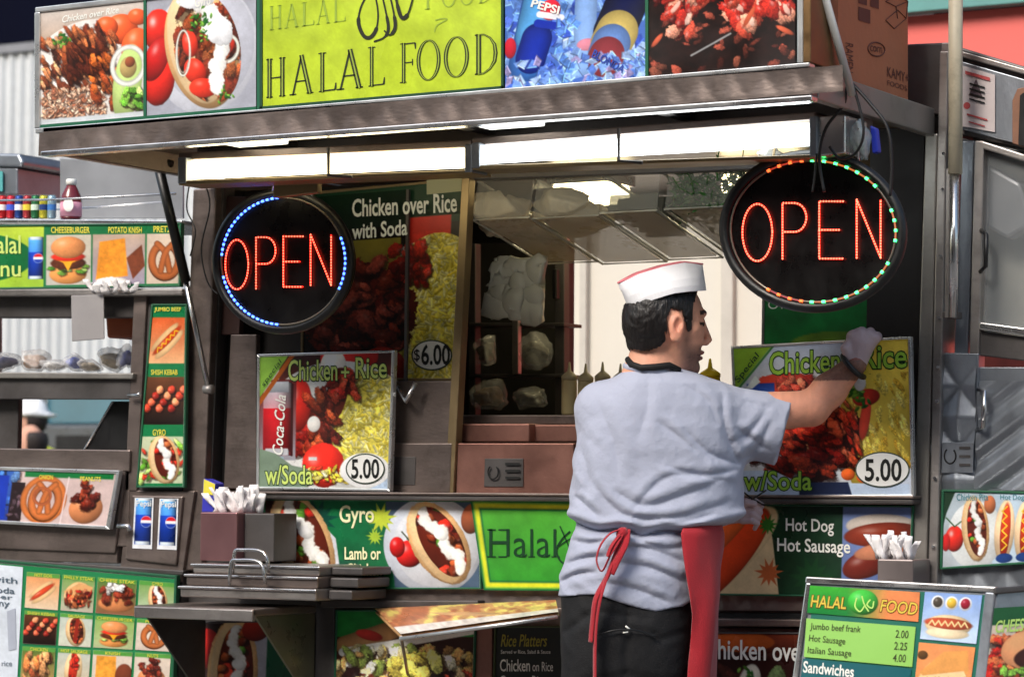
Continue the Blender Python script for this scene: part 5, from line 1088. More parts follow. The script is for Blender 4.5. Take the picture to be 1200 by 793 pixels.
# ------------------------------------------------------------------ left cart
yL = -.02
lc = thing('snack_stand', 'brown steel snack stand left of the hatch with open shelves and picture panels', 'food stand', tuple(P(100, 1000, yL)))
lc.location.z = 0; lc.location.y = .4
SB = STEELB
xl0 = -220
def LS(name, q, dy=0., t=.03, m=SB, bevel=.003, **k): return slab(name, q, yL+dy, t, m, lc, bevel, **k)
LS('top_rail', [(xl0, 255), (213, 258), (213, 263), (xl0, 262)], -.01, .35, STEELL)
tubep('shelf_wire', [(xl0, 238), (60, 234), (206, 227)], yL-.02, .003, STEELL, lc); tubep('shelf_wire', [(20, 248), (110, 243), (200, 236)][0:3], yL+.2, .0025, STEELL, lc)
LS('back_sheet', [(70, 185), (214, 190), (214, 256), (70, 256)], .34, .01, mat('grey_sheet', (150, 152, 156), .4, .5, .12, 4))
LS('fascia', [(xl0, 338), (213, 338), (213, 346), (xl0, 348)], -.025, .05, STEEL, .004)
LS('fascia', [(xl0, 348), (213, 346), (213, 372), (xl0, 372)], .02, .05, STEELD)
LS('shelf', [(xl0, 434), (156, 437), (155, 444), (xl0, 442)], -.015, .38, mat('pale_steel', (176, 172, 164)), .003)
LS('shelf_fascia', [(xl0, 442), (155, 444), (153, 468), (xl0, 467)], .0, .02, STEELD)
LS('lower_rail', [(xl0, 522), (152, 527), (151, 552), (xl0, 549)], -.01, .05, SB)
LS('upright', [(157, 338), (172, 338), (160, 575), (146, 575)], .0, .04, SB)
LS('upright', [(172, 346), (222, 346), (212, 575), (156, 575)], .01, .04, STEELD)
LS('inner_board', [(xl0, 450), (22, 450), (20, 530), (xl0, 530)], .05, .02, STEELD)
LS('dark_brace', [(132, 470), (156, 470), (148, 528), (98, 528)], .06, .02, BLACK)
LS('brace_trim', [(130, 470), (133, 470), (99, 528), (96, 528)], .055, .02, STEELL)
LS('body', [(xl0, 548), (152, 551), (150, 640), (137, 640), (137, 660), (xl0, 650)], .0, .03, SB)
LS('body', [(150, 574), (228, 575), (212, 682), (140, 672)], .003, .03, SB)
LS('body', [(xl0, 648), (215, 672), (195, 1100), (xl0, 1100)], .01, .03, STEELD)
LS('drawer_front', [(154, 580), (214, 581), (206, 662), (146, 655)], -.006, .012, SB, .004)
LS('body_trim', [(xl0, 640), (215, 668), (214, 674), (xl0, 647)], -.004, .02, STEELD)
LS('door_frame', [(xl0, 544), (147, 550), (134, 648), (xl0, 634)], -.008, .02, SB, .004)
tubep('latch', [(138, 616), (150, 616), (152, 621)], yL-.03, .006, STEELL, lc); tubep('latch', [(150, 463), (162, 463), (164, 460)], yL-.02, .005, STEELL, lc)
for x_ in (xl0+10, 150): MB().box(P(x_, 600, yL)[0]-.01, P(x_, 600, yL)[0]+.01, yL+.3, yL+.33, .1, 1.2).build('rear_leg', STEELD, lc)
# banner "Halal menu"
q = [(xl0, 266), (212, 261), (211, 336), (xl0, 342)]
t, qi = sign('banner', 'green Halal Menu banner with cheeseburger, potato knish and pretzel pictures', q, yL-.022, 2, mat('green_trim', (26, 90, 60)))
W = 432; H = 74; o_ = 220
p = Pic(W, H, 1.1, (28, 116, 66)); p.rect(0, 0, o_+52, H, (190, 214, 70), (160, 200, 60)); p.ell(o_-36, 38, 76, 31, 0, (28, 120, 66), .15); p.ell(60, 38, 50, 30, 0, (222, 70, 30), .3)
can(p, o_+34, 14, 17, 50)
p.rect(o_+55, 11, o_+108, 72, (206, 196, 176), (196, 190, 180)); burger(p, o_+57, 12, 48, 60)
p.rect(o_+110, 11, o_+172, 72, (196, 170, 150), (160, 150, 170)); p.poly([(o_+118, 20), (o_+148, 16), (o_+152, 62), (o_+114, 66)], (240, 150, 44), 1.5, tex=.15); p.poly([(o_+150, 40), (o_+168, 24), (o_+172, 50), (o_+158, 66)], (120, 60, 36), tex=.2); p.ell(o_+132, 70, 20, 7, 0, (240, 236, 230), .3, .2)
p.rect(o_+174, 11, o_+212, 72, (216, 196, 176)); pretzel(p, o_+174, 12, 44, 56, (190, 104, 54))
p.build('photo_print', qi, yL-.022, t)
text('alal', R4(-4, 276, 24, 297), yL-.023, LIME, t, .01); text('H', R4(-22, 276, -7, 297), yL-.023, LIME, t, .01); text('Menu', R4(-32, 305, 24, 324), yL-.023, LIME, t, .01)
text('CHEESEBURGER', R4(60, 266, 105, 273), yL-.023, YEL, t, .01); text('POTATO KNISH', R4(127, 266, 166, 273), yL-.023, YEL, t, .01); text('PRETZEL', R4(180, 265, 208, 272), yL-.023, YEL, t, .01)
# cans and ketchup on the top shelf
CC = ((190, 40, 44, 'red soda can leftmost in the row on the top shelf'), (206, 46, 60, 'second red soda can from the left on the top shelf'), (40, 70, 140, 'blue soda can in the middle of the top shelf row'), (178, 60, 64, 'dull red soda can right of the blue one'), (44, 110, 70, 'green soda can on the top shelf'), (200, 190, 60, 'yellow striped soda can on the top shelf'), (150, 178, 190, 'pale silver soda can last in the row'))
for i, (r_, g_, b_, lab) in enumerate(CC):
    cx = 3+i*9.6; p0 = P(cx, 256, yL+.09); s_ = 490; h = .062; r = .0115*1.05
    t = thing('soda_can', lab, 'can', tuple(p0), 'soda cans on the top shelf')
    MB().lathe(p0, [(r*.8, 0), (r, .004), (r, h*.9), (r*.8, h)], 16).build('body', mat('can_paint_%d' % i, (r_, g_, b_), .3, .5, .1, 40), t, smooth=True)
    MB().lathe(p0+Vector((0, 0, h)), [(r*.82, 0), (r*.82, .002), (r*.6, .0025)], 14).build('lid', STEELL, t); MB().lathe(p0+Vector((0, 0, h*.35)), [(r*1.01, 0), (r*1.02, h*.25)], 16).build('label_band', mat('band_%d' % i, ((240, 230, 220), (60, 90, 200), (230, 230, 240), (230, 200, 60), (210, 230, 210), (30, 60, 120), (60, 120, 190))[i], .4), t)
p0 = P(83, 257, yL+.05); r = 14/490
t = thing('ketchup_bottle', 'dark red ketchup bottle with white label and cap on the top shelf', 'bottle', tuple(p0)); h = 52/490
MB().lathe(p0, [(r*.9, 0), (r, .006), (r, h*.45), (r*.92, h*.6), (r*.5, h*.82), (r*.42, h*.86)], 22).build('body', mat('ketchup_red', (110, 20, 26), .15, 0, .05, spec=.7), t, smooth=True)
MB().lathe(p0+Vector((0, 0, h*.86)), [(r*.5, 0), (r*.5, h*.12), (r*.42, h*.15)], 16).build('cap', WHITE, t, smooth=True)
MB().lathe(p0+Vector((0, 0, h*.06)), [(r*1.015, 0), (r*1.015, h*.36)], 22).build('paper_label', mat('pink_label', (216, 150, 170), .5), t, smooth=True)
flat('label_mark', ellpts(80, 240, 6, 8), yL+.05-r*1.03, WHITE, t)
# paper tag, orange cloth, crumpled napkins
tag(slab('paper_tag', [(83, 346), (121, 345), (122, 397), (84, 400)], yL-.03, .004, mat('grey_paper', (150, 146, 146), .6), None, .002), 'grey paper hanging from the fascia under the cheeseburger picture', 'paper')
tag(slab('orange_tub', [(123, 368), (158, 368), (155, 396), (125, 396)], yL+.1, .12, mat('orange_plastic', (186, 96, 60), .4), None, .006), 'orange tub in the shadow below the knish picture', 'tub')
tag(slab('dark_tub', [(122, 347), (160, 347), (158, 367), (124, 367)], yL+.09, .14, BLACKM, None, .004), 'dark lid box above the orange tub', 'box')
def crumple(name, label, cat, cx, cy, y, rx, ry, n, m, seed, spread=60, group=None):       # folded paper sheets standing in a holder
    rs = np.random.RandomState(seed); t = thing(name, label, cat, tuple(P(cx, cy, y)), group)
    for k in range(n):
        a = cx-rx+2*rx*(k+.5)/n; ang = RAD(rs.uniform(-spread, spread)*.5); L = ry*rs.uniform(.75, 1.15); w_ = rs.uniform(5, 9)
        b0 = np.array((a-w_/2, cy)); b1 = np.array((a+w_/2, cy+rs.uniform(-1, 1))); d = np.array((math.sin(ang), -math.cos(ang)))*L
        yy = y+rs.uniform(-.02, .03); pts = []
        g = 5; V = []
        for i in range(g):
            for j in range(3):
                pp = b0+(b1-b0)*j/2+d*i/(g-1)+np.array((math.sin(i*1.4+k)*1.0, 0)); q_ = P(pp[0], pp[1], yy); q_.y += .006*math.sin(j*2.2+i+k)+(-.01*i/(g-1)); V.append(q_)
        F = [(i*3+j, i*3+j+1, (i+1)*3+j+1, (i+1)*3+j) for i in range(g-1) for j in range(2)]
        o = link('napkin', V, F, m, t, smooth=True); s_ = o.modifiers.new('thick', 'SOLIDIFY'); s_.thickness = .002
    return t
NAP = mat('white_napkin', (246, 243, 244), .85, 0, .03, 20)
crumple('napkin_bundle', 'crumpled white napkins tucked along the snack banner bottom', 'napkins', 130, 343, yL-.03, 30, 14, 11, NAP, 4)
# bags on the shelf
for i, (cx, cy, rx, ry, c, lab) in enumerate(((6, 424, 14, 13, (130, 136, 170), 'dull blue wrapped snack bag at the left end of the shelf'), (38, 424, 20, 14, (214, 200, 184), 'clear bag of brown pastry on the shelf, second from left'), (66, 428, 14, 9, (236, 234, 238), 'small flat white bag between the pastry and the blue printed bag'), (88, 424, 13, 12, (180, 188, 226), 'bag with blue print in the middle of the shelf'), (106, 430, 12, 9, (232, 228, 224), 'low clear bag right of the blue printed bag'), (130, 422, 17, 16, (236, 232, 224), 'tall puffed clear bag near the shelf end'), (149, 419, 8, 18, (170, 180, 226), 'upright bag with blue print at the shelf end'))):
    bag('snack_bag', lab, cx, cy-1, yL+.08, rx*1.1, ry*1.1, (232, 234, 240), 11+i, 'wrapped snacks on the left shelf', .38, inner=((40, 50, 110), (176, 130, 84), (236, 232, 228), (90, 110, 200), (214, 200, 180), (206, 190, 160), (110, 124, 200))[i])
# picture panel on the door
q = [(xl0, 540), (140, 551), (128, 620), (xl0, 602)]
t, qi = sign('picture_board', 'framed onion ring and nut bowl picture panel on the left stand door', q, yL-.03, 4, ALU)
W, H = 352, 62
p = Pic(W, H, 1.1, (214, 190, 186)); p.rect(0, 0, o_+18, H, (60, 110, 200), (40, 60, 150)); p.scatter(0, 0, o_+16, H, 60, 10, [(120, 170, 240), (70, 120, 220), (200, 220, 250)], .5); p.rect(o_-6, 6, o_+8, 60, (30, 60, 180)); p.rect(o_+12, 14, o_+28, 62, (40, 26, 30)); p.scatter(o_+14, 24, o_+28, 62, 12, 4, [(90, 70, 80), (50, 36, 40)], .5)
p.rect(o_+26, 0, o_+130, 7, (24, 120, 60)); onion(p, o_+52, 34, 24, 26, (222, 124, 60)); pretzel(p, o_+32, 4, 44, 56, (216, 120, 62)); onion(p, o_+50, 30, 10, 10, (190, 100, 60)); nuts(p, o_+80, 2, 48, 60); p.line([(o_+78, 6), (o_+76, 62)], 1.5, (240, 220, 220))
p.build('photo_print', qi, yL-.03, t)
text('ONION', R4(46, 556, 62, 561, .03), yL-.031, YEL, t, .01); text('PEANUTS', R4(94, 558, 118, 563, .03), yL-.031, YEL, t, .01)
# vertical sign
q = [(178, 357), (215, 357), (217, 571), (158, 571)]
q = [(177, 356), (219, 356), (216, 571), (159, 571)]
t, qi = sign('picture_strip', 'narrow upright picture strip of jumbo beef hot dog, shish kebab and gyro', q, yL-.012, 2, mat('green_trim', (26, 90, 60)), d=.008)
W, H = 52, 212
p = Pic(W, H, 1.2, (24, 120, 70)); p.rect(1, 14, 52, 68, (226, 100, 50), (236, 180, 130)); hotdog(p, -2, 18, 56, 46, -40); p.rect(1, 84, 52, 140, (120, 80, 40)); kebab(p, 1, 84, 51, 56); p.rect(1, 154, 52, 209, (196, 206, 170)); p.scatter(2, 156, 52, 208, 30, 6, LETT+[(210, 60, 40)], .5); gyro(p, 10, 152, 38, 58, -14)
p.build('photo_print', qi, yL-.012, t)
for a, b_, c, d_, e in (('JUMBO BEEF', 181, 360, 212, 366), ('SHISH KEBAB', 177, 433, 208, 439), ('GYRO', 179, 503, 194, 510)): text(a, R4(b_, c, d_, e), yL-.0135, YEL, t, .01)
# soda can stickers
for k, (x_, lab) in enumerate(((156, 'blue soda can sticker on the left, on the small steel door'), (185, 'blue soda can sticker on the right, on the small steel door'))):
    t = thing('can_sticker', lab, 'sticker', tuple(P(x_+10, 645, yL-.02)), 'can stickers on the steel door')
    p = Pic(24, 60, 2.0, (236, 238, 242)); can(p, 2, 1, 20, 54); p.build('print', [(x_+2, 583+k), (x_+24, 583+k), (x_+22, 643+k), (x_-1, 642+k)], yL-.0075, t, off=.001)
    text('Pepsi', [(x_+4, 586+k), (x_+21, 586+k), (x_+21, 595+k), (x_+4, 595+k)], yL-.009, WHITE, t, .01)
# large lower menu
q = [(xl0, 636), (207, 674), (200, 880), (xl0, 860)]
t, qi = sign('menu_sign', 'large green food picture menu grid at the bottom left', q, yL-.014, 3, mat('green_trim', (26, 90, 60)))
PLM = yL-.014
G = mat('menu_grid_green', (30, 130, 76), .4, 0, .05)
slab('sheet', [(xl0, 640), (205, 678), (199, 878), (xl0, 858)], yL-.0145, .001, G, t, 0)
p = Pic(120, 130, .8, (214, 222, 232)); p.mottle(0, 0, 120, 130, .03, 20)
p.build('note_print', [(-100, 652), (27, 664), (20, 800), (-110, 790)], yL-.016, t)
GI = mat('grey_ink', (80, 96, 110), .5)
for a, x0_, y0_ in (('with', -12, 674), ('free Soda', -40, 684), ('Super', -22, 694), ('any', -8, 704)): text(a, R4(x0_, y0_, 20 - (y0_-674)*.3, y0_+7, .08), yL-.017, GI, t, .01)
flat('printed_cutlery', [(8, 716), (18, 712), (19, 760), (10, 762)], yL-.017, mat('silver_print', (170, 176, 190)), t); text('rice', R4(2, 774, 14, 780), yL-.017, GI, t)
def cell(ci, ri):
    # grid lines follow the panel's perspective
    xs_ = (30, 72, 113, 162, 207); ys_ = (668, 713, 755, 800, 850)
    f = lambda i, j: (xs_[i]-(ys_[j]-668)*.06, ys_[j]+(xs_[i]-30)*(.075 if j < 2 else .055)-(0 if j else 0))
    g = 1.6; a, b_, c, d_ = f(ci, ri), f(ci+1, ri), f(ci+1, ri+1), f(ci, ri+1)
    return [(a[0]+g, a[1]+g), (b_[0]-g, b_[1]+g), (c[0]-g, c[1]-g), (d_[0]+g, d_[1]-g)]
def cellpic(k):
    p = Pic(44, 42, 1.4, (222, 206, 190)); W, H = 44, 42
    if k == 'dog': p.rect(0, 0, W, H, (230, 150, 90), (240, 214, 180)); hotdog(p, 2, 4, 40, 36, -35, False)
    if k == 'pita': p.rect(0, 0, W, H, (120, 160, 80), (200, 190, 170)); gyro(p, 6, 4, 32, 38, 70, False); p.poly([(2, 20), (24, 8), (42, 12), (40, 20), (18, 24)], (230, 170, 110)); p.scatter(6, 18, 40, 36, 30, 4, MEAT+GRILL, .5)
    if k == 'philly': p.rect(0, 0, W, H, (90, 130, 60), (150, 100, 70)); p.ell(22, 30, 20, 9, 0, (206, 130, 80), .4); p.scatter(4, 10, 40, 28, 26, 5, [(110, 40, 26), (150, 60, 40)], .6); p.scatter(12, 6, 32, 18, 8, 5, [(240, 236, 230)], .6, sh=.2)
    if k == 'gyro': p.rect(0, 0, W, H, (120, 160, 80), (200, 210, 190)); gyro(p, 12, 2, 24, 40, -14)
    if k == 'kebab': kebab(p, 0, 0, W, H)
    if k == 'combo': p.rect(0, 0, W, H, (190, 200, 190), (220, 220, 200)); gyro(p, 8, 2, 28, 40, -10, False); p.line([(24, 6), (22, 34)], 5, (150, 40, 26))
    if k == 'burger': p.rect(0, 0, W, H, (140, 180, 90), (190, 200, 150)); burger(p, 5, 5, 34, 36)
    if k == 'pretzel': pretzel(p, 4, 2, 36, 36, (206, 116, 62))
    if k == 'fries': p.rect(0, 0, W, H, (90, 120, 50), (190, 150, 90)); p.scatter(2, 6, 42, 40, 26, 8, [(226, 130, 70), (240, 170, 110), (206, 100, 60)], .5, 70)
    if k == 'dog2': p.rect(0, 0, W, H, (190, 200, 190), (220, 200, 170)); p.ell(22, 24, 12, 22, 4, (236, 200, 150)); p.ell(22, 24, 6, 20, 4, (200, 50, 30)); p.scatter(16, 6, 28, 38, 14, 3, [(220, 60, 40), (180, 30, 20)])
    if k == 'knish': p.poly([(4, 6), (26, 6), (28, 40), (4, 40)], (240, 160, 60), tex=.2); p.ell(36, 28, 10, 14, 0, (120, 60, 40), .3)
    if k == 'nuts': nuts(p, 2, 2, 40, 40)
    p.rect(0, 0, W, 5, (90, 160, 70)); return p
NAMES = [['dog', 'pita', 'philly', 'gyro'], ['kebab', 'combo', 'burger', 'pretzel'], ['fries', 'dog2', 'knish', 'nuts'], ['dog', 'gyro', 'pita', 'burger']]
CAPT = {'dog': 'HOT DOG', 'pita': 'PHILLY STEAK', 'philly': 'CHEESE STEAK', 'gyro': 'GYRO', 'kebab': 'SHISH KEBAB', 'combo': 'SAUSAGE', 'burger': 'CHEESEBURGER', 'pretzel': 'PRETZEL', 'fries': 'CHICKEN', 'dog2': 'HOT SAUSAGE', 'knish': 'KNISH', 'nuts': 'NUTS'}
for ri in range(4):
    for ci in range(4):
        k = NAMES[ri][ci]; q_ = cell(ci, ri); o = cellpic(k).build('menu_picture', q_, yL-.016, t); n_ = min(.9, len(CAPT[k])*.075)
        tq = [tuple(bil(q_, np.array(.5-n_/2+i*n_), np.array(j))) for i, j in ((0, .02), (1, .02), (1, .11), (0, .11))]; text(CAPT[k], tq, yL-.0172, YEL, t, 0)
# ------------------------------------------------------------------ shelf with trays, bottom left
sh = thing('folding_shelf', 'flat steel shelf on triangular brackets below the stacked tray lids', 'shelf', tuple(P(270, 720, -.15)))
yS = -.30
a0, b0 = P(204, 705, -.02), P(376, 706, -.02); a1, b1 = P(158, 712, yS), P(366, 715, yS)
xa_, xb_ = P(158, 712, yS)[0], P(370, 715, yS)[0]; zS = P(260, 712, yS)[2]
xr_ = P(374, 712, -.02)[0]
MB().box(xa_, xr_, yS, -.03, zS-.018, zS).build('top', STEELB, sh, bevel=.004); MB().box(xa_, xr_, yS-.004, yS+.012, zS-.03, zS-.002).build('front_lip', STEEL, sh, bevel=.003)
for x_, m_ in ((xa_+.01, STEELD), (xr_-.012, mat('olive_steel', (120, 118, 96), .35, .6, .2, 6))):
    MB().add([(x_, yS+.02, zS-.019), (x_, -.03, zS-.019), (x_, -.03, zS-.25), (x_+.006, yS+.02, zS-.019), (x_+.006, -.03, zS-.019), (x_+.006, -.03, zS-.25)], [(0, 1, 2), (5, 4, 3), (0, 3, 4, 1), (1, 4, 5, 2), (2, 5, 3, 0)]).build('side_bracket', m_, sh)
tag(bag('paper_tag', '', 118, 745, .0, 2, 2, (180, 180, 180), 3), 'x', 'y') if False else None
q = [(228, 728), (364, 726), (358, 880), (222, 880)]
t, qi = sign('picture_board', 'gyro picture board under the flat steel shelf at the bottom left', q, -.016, 2, STEELD)
p = Pic(132, 150, 1.1, (176, 176, 190)); p.rect(0, 0, 34, 150, (50, 30, 30)); p.ell(12, 30, 18, 24, 0, (170, 30, 26), .5, spec=.4); p.rect(84, 0, 132, 150, (24, 84, 56)); leafy(p, 112, 40, 14, (60, 110, 40)); leafy(p, 100, 80, 18, (18, 66, 44)); gyro(p, 14, -6, 62, 130, 0); p.ell(70, 8, 16, 14, 0, (150, 40, 30), .4); p.build('photo_print', qi, -.016, t)
# stacked pans with lids and loop handles
for k, (xa, xb_, yt, yb_) in enumerate(((226, 446, 659, 672), (218, 444, 671, 686), (211, 440, 685, 700))):
    yy = -.20-.012*k; z0, z1 = P(xa, yb_, yy)[2], P(xa, yt, yy)[2]; x0, x1 = P(xa, yb_, yy)[0], P(374-2*k, yb_, yy)[0]
    t = thing('steel_pan', ('top', 'middle', 'lowest')[k]+' long steel pan lid of the stack left of the Gyro banner', 'pan', (x0, yy, z0), 'stacked steel pans')
    MB().box(x0, x1, yy, -.015, z0+.002, z1-.001).build('pan', STEEL if k != 1 else STEELB, t, bevel=.004)
    xr2 = P(xb_, yb_, -.07)[0]
    MB().box(x1+.002, xr2, yy+.05, -.02, z0+.004, z1-.004).build('pan_end', STEELD, t, bevel=.004)
    MB().box(x0-.004, x1+.004, yy-.006, yy-.001, z1-.008, z1-.002).build('rolled_rim', STEELL, t, bevel=.002)
    if k < 2:
        hx = 273-k*4; hp = [(hx, yb_-2), (hx+2, yt-12), (hx+10, yt-15), (hx+36, yt-12), (hx+42, yb_-3)]
        tubep('handle', spline(hp, 4), [yy-.008]+[yy-.03]*0+[yy-.05]*(len(spline(hp, 4))-2)+[yy-.008], .0045, STEELL, t)
# napkin holders
t = thing('napkin_box', 'steel napkin box full of white napkins beside the left corner post', 'napkin holder', tuple(P(270, 655, -.12)))
zb_ = P(260, 657, -.16)[2]; zt2 = P(260, 600, -.16)[2]; x0, x1 = P(234, 650, -.16)[0], P(277, 650, -.16)[0]
MB().box(x0, x1, -.16, -.02, zb_, zt2).build('box', mat('rosy_steel', (150, 110, 112), .35, .7, .12, 4), t, bevel=.003); MB().box(x1+.001, x1+.09, -.13, -.03, zb_, zt2-.002).build('side_box', STEELD, t, bevel=.003)
crumple('napkin_bundle', 'white napkins fanned out of the left napkin box', 'napkins', 278, 600, -.1, 26, 28, 22, NAP, 8, 60)
tag(slab('carton', [(238, 560), (252, 566), (250, 600), (236, 600)], -.09, .04, mat('blue_white_carton', (60, 60, 180), .4), None, .003), 'small blue and yellow carton wedged behind the napkins', 'carton')
flat('carton_top', [(239, 561), (252, 567), (251, 580), (238, 578)], -.0915, mat('carton_yellow', (226, 214, 70)), bpy.data.objects['carton.001'] if 'carton.001' in bpy.data.objects else None)
t = thing('napkin_box', 'steel napkin box above the menu stand at the right', 'napkin holder', tuple(P(1050, 690, -.12)))
MB().box(P(1028, 680, -.12)[0], P(1070, 680, -.12)[0], -.12, -.02, P(1050, 700, -.12)[2], P(1050, 655, -.12)[2]).build('box', mat('taupe_steel', (140, 130, 128), .4, .7), t, bevel=.003)
crumple('napkin_bundle', 'white napkins sticking out of the right napkin box', 'napkins', 1048, 655, -.08, 20, 30, 16, NAP, 12, 60)
# things at the far upper left
t = thing('street_cabinet', 'small grey roadside cabinet top with a teal sticker at the left edge', 'cabinet', tuple(P(0, 225, .6)))
slab('hood', [(-60, 178), (22, 180), (27, 190), (25, 196), (-60, 194)], .6, .3, STEELG, t, .01); slab('box', [(-60, 196), (20, 197), (20, 228), (-60, 228)], .61, .28, STEELG, t, .004); slab('sticker', [(-8, 200), (3, 201), (3, 224), (-8, 224)], .6, .003, mat('teal_sticker', (80, 160, 160)), t, 0)
slab('post', [(-30, 228), (-10, 228), (-10, 900), (-30, 900)], .7, .05, STEELD, t)
# two passers-by seen through the lower gap are built with the people below
# ------------------------------------------------------------------ people: smooth bodies from distance fields
def nets(f, lo, hi, h):
    ax = [np.arange(lo[i], hi[i]+h, h) for i in range(3)]
    X, Y, Zz = np.meshgrid(*ax, indexing='ij'); V = f(X, Y, Zz); S = V < 0
    n = np.array(V.shape)-1
    sl = lambda a: tuple(slice(a[i], a[i]+n[i]) for i in range(3))
    C = [(i, j, k) for i in (0, 1) for j in (0, 1) for k in (0, 1)]
    cnt = sum(S[sl(c)].astype(np.int8) for c in C); act = (cnt > 0) & (cnt < 8)
    pos = np.zeros(tuple(n)+(3,)); m = np.zeros(tuple(n))
    for a in C:
        for d in range(3):
            if a[d]: continue
            b = list(a); b[d] = 1; va, vb = V[sl(a)], V[sl(b)]; cr = act & (S[sl(a)] != S[sl(b)])
            t = va[cr]/(va[cr]-vb[cr]); q = np.zeros((t.size, 3)); q[:] = a; q[:, d] = t; pos[cr] += q; m[cr] += 1
    vid = -np.ones(tuple(n), int); vid[act] = np.arange(act.sum())
    idx = np.argwhere(act); v = (idx+pos[act]/m[act][:, None])*h+np.array(lo)
    F = []
    for d in range(3):
        e, g = [(1, 2), (2, 0), (0, 1)][d]
        s0 = [slice(None)]*3; s1 = [slice(None)]*3; s0[d] = slice(0, -1); s1[d] = slice(1, None)
        ch = S[tuple(s0)] != S[tuple(s1)]; ij = np.argwhere(ch)
        ok = (ij[:, e] > 0) & (ij[:, g] > 0) & (ij[:, e] < n[e]) & (ij[:, g] < n[g]); ij = ij[ok]
        def c(de, dg): k = ij.copy(); k[:, e] -= de; k[:, g] -= dg; return vid[k[:, 0], k[:, 1], k[:, 2]]
        q = np.stack([c(1, 1), c(0, 1), c(0, 0), c(1, 0)], -1); ins = S[ij[:, 0], ij[:, 1], ij[:, 2]]
        q[~ins] = q[~ins][:, ::-1]; F.append(q)
    F = np.concatenate(F); F = F[(F >= 0).all(1)]
    return v, F
def smin(a, b, k): h = np.clip(.5+.5*(b-a)/k, 0, 1); return b*(1-h)+a*h-k*h*(1-h)
def caps(X, Y, Zz, a, b, ra, rb, fz=1.0):       # tapered capsule, flattened along z by fz
    a = np.array(a, float); b = np.array(b, float); s = np.array((1, 1, 1/fz))
    e = (b-a)*s; px, py, pz = X-a[0], Y-a[1], (Zz-a[2])/fz
    t = np.clip((px*e[0]+py*e[1]+pz*e[2])/(e@e+1e-9), 0, 1)
    return (np.sqrt((px-t*e[0])**2+(py-t*e[1])**2+(pz-t*e[2])**2)-(ra+(rb-ra)*t))*min(1, fz)
def elli(X, Y, Zz, c, r, rot=0.0):
    dx, dy, dz = X-c[0], Y-c[1], Zz-c[2]
    if rot: k, l = math.cos(RAD(rot)), math.sin(RAD(rot)); dx, dy = dx*k+dy*l, -dx*l+dy*k
    q = np.sqrt((dx/r[0])**2+(dy/r[1])**2+(dz/r[2])**2); return (q-1)*min(r)
def rings(X, Y, Zz, tab, p=2.3):    # tab rows: y, left, right, depth centre, depth radius
    T = np.array(tab, float); y = T[:, 0]; L = np.interp(Y, y, T[:, 1]); R_ = np.interp(Y, y, T[:, 2]); c = np.interp(Y, y, T[:, 3]); r = np.interp(Y, y, T[:, 4])
    rx = (R_-L)/2; q = (np.abs((X-(L+R_)/2)/rx)**p+np.abs((Zz-c)/r)**p)**(1/p); return (q-1)*np.minimum(rx, r)
D0 = 5.95
def body_mesh(name, f, lo, hi, h, m, parent, D=D0, S=516.0, col=None, smooth=True, tw=None):
    v, F = nets(f, lo, hi, h)
    # one relaxation pass keeps the surface even
    if tw is not None: v = tw(v)
    W = UD(v[:, 0], v[:, 1], D+v[:, 2]/S)
    cols = None if col is None else col(v)
    return link(name, W, F, m, parent, smooth=smooth, cols=cols)
def dist2(X, Y, pts):
    d = np.full(X.shape, 1e9)
    for i in range(len(pts)-1):
        a, b = np.array(pts[i], float), np.array(pts[i+1], float); e = b-a; t = np.clip(((X-a[0])*e[0]+(Y-a[1])*e[1])/(e@e), 0, 1); d = np.minimum(d, np.hypot(X-a[0]-t*e[0], Y-a[1]-t*e[1]))
    return d
def crease(X, Y, pts, w_, a):      # a fold that fades in and out along its length, with a raised lip beside it
    sp = np.array(spline(pts, 4)); n = len(sp)-1; best = np.full(X.shape, 1e9); tt = np.zeros(X.shape); sg = np.zeros(X.shape)
    for i in range(n):
        p, q = sp[i], sp[i+1]; e = q-p; t = np.clip(((X-p[0])*e[0]+(Y-p[1])*e[1])/(e@e), 0, 1); dx, dy = X-p[0]-t*e[0], Y-p[1]-t*e[1]; d = np.hypot(dx, dy); m = d < best
        best = np.where(m, d, best); tt = np.where(m, (i+t)/n, tt); sg = np.where(m, np.sign(e[0]*dy-e[1]*dx), sg)
    env = np.clip(np.sin(np.pi*tt), 0, 1)**.6; s = best*sg
    return env*a*1.2*(1.15*np.exp(-np.abs(s)/(w_*.75))-.8*np.exp(-((s+w_*1.5)/(w_*1.3))**2)-.25*np.exp(-((s-w_*1.8)/(w_*1.4))**2))
CR = RAD(14); HX, HZ = 780, 2
def hrot(X, Zz): return HX+(X-HX)*math.cos(CR)+(Zz-HZ)*math.sin(CR), HZ-(X-HX)*math.sin(CR)+(Zz-HZ)*math.cos(CR)
def cranium(X, Y, Zz): return smin(elli(X, Y, Zz, (778, 368, 2), (45, 46, 37)), elli(X, Y, Zz, (771, 381, 2), (38, 35, 34)), 8)
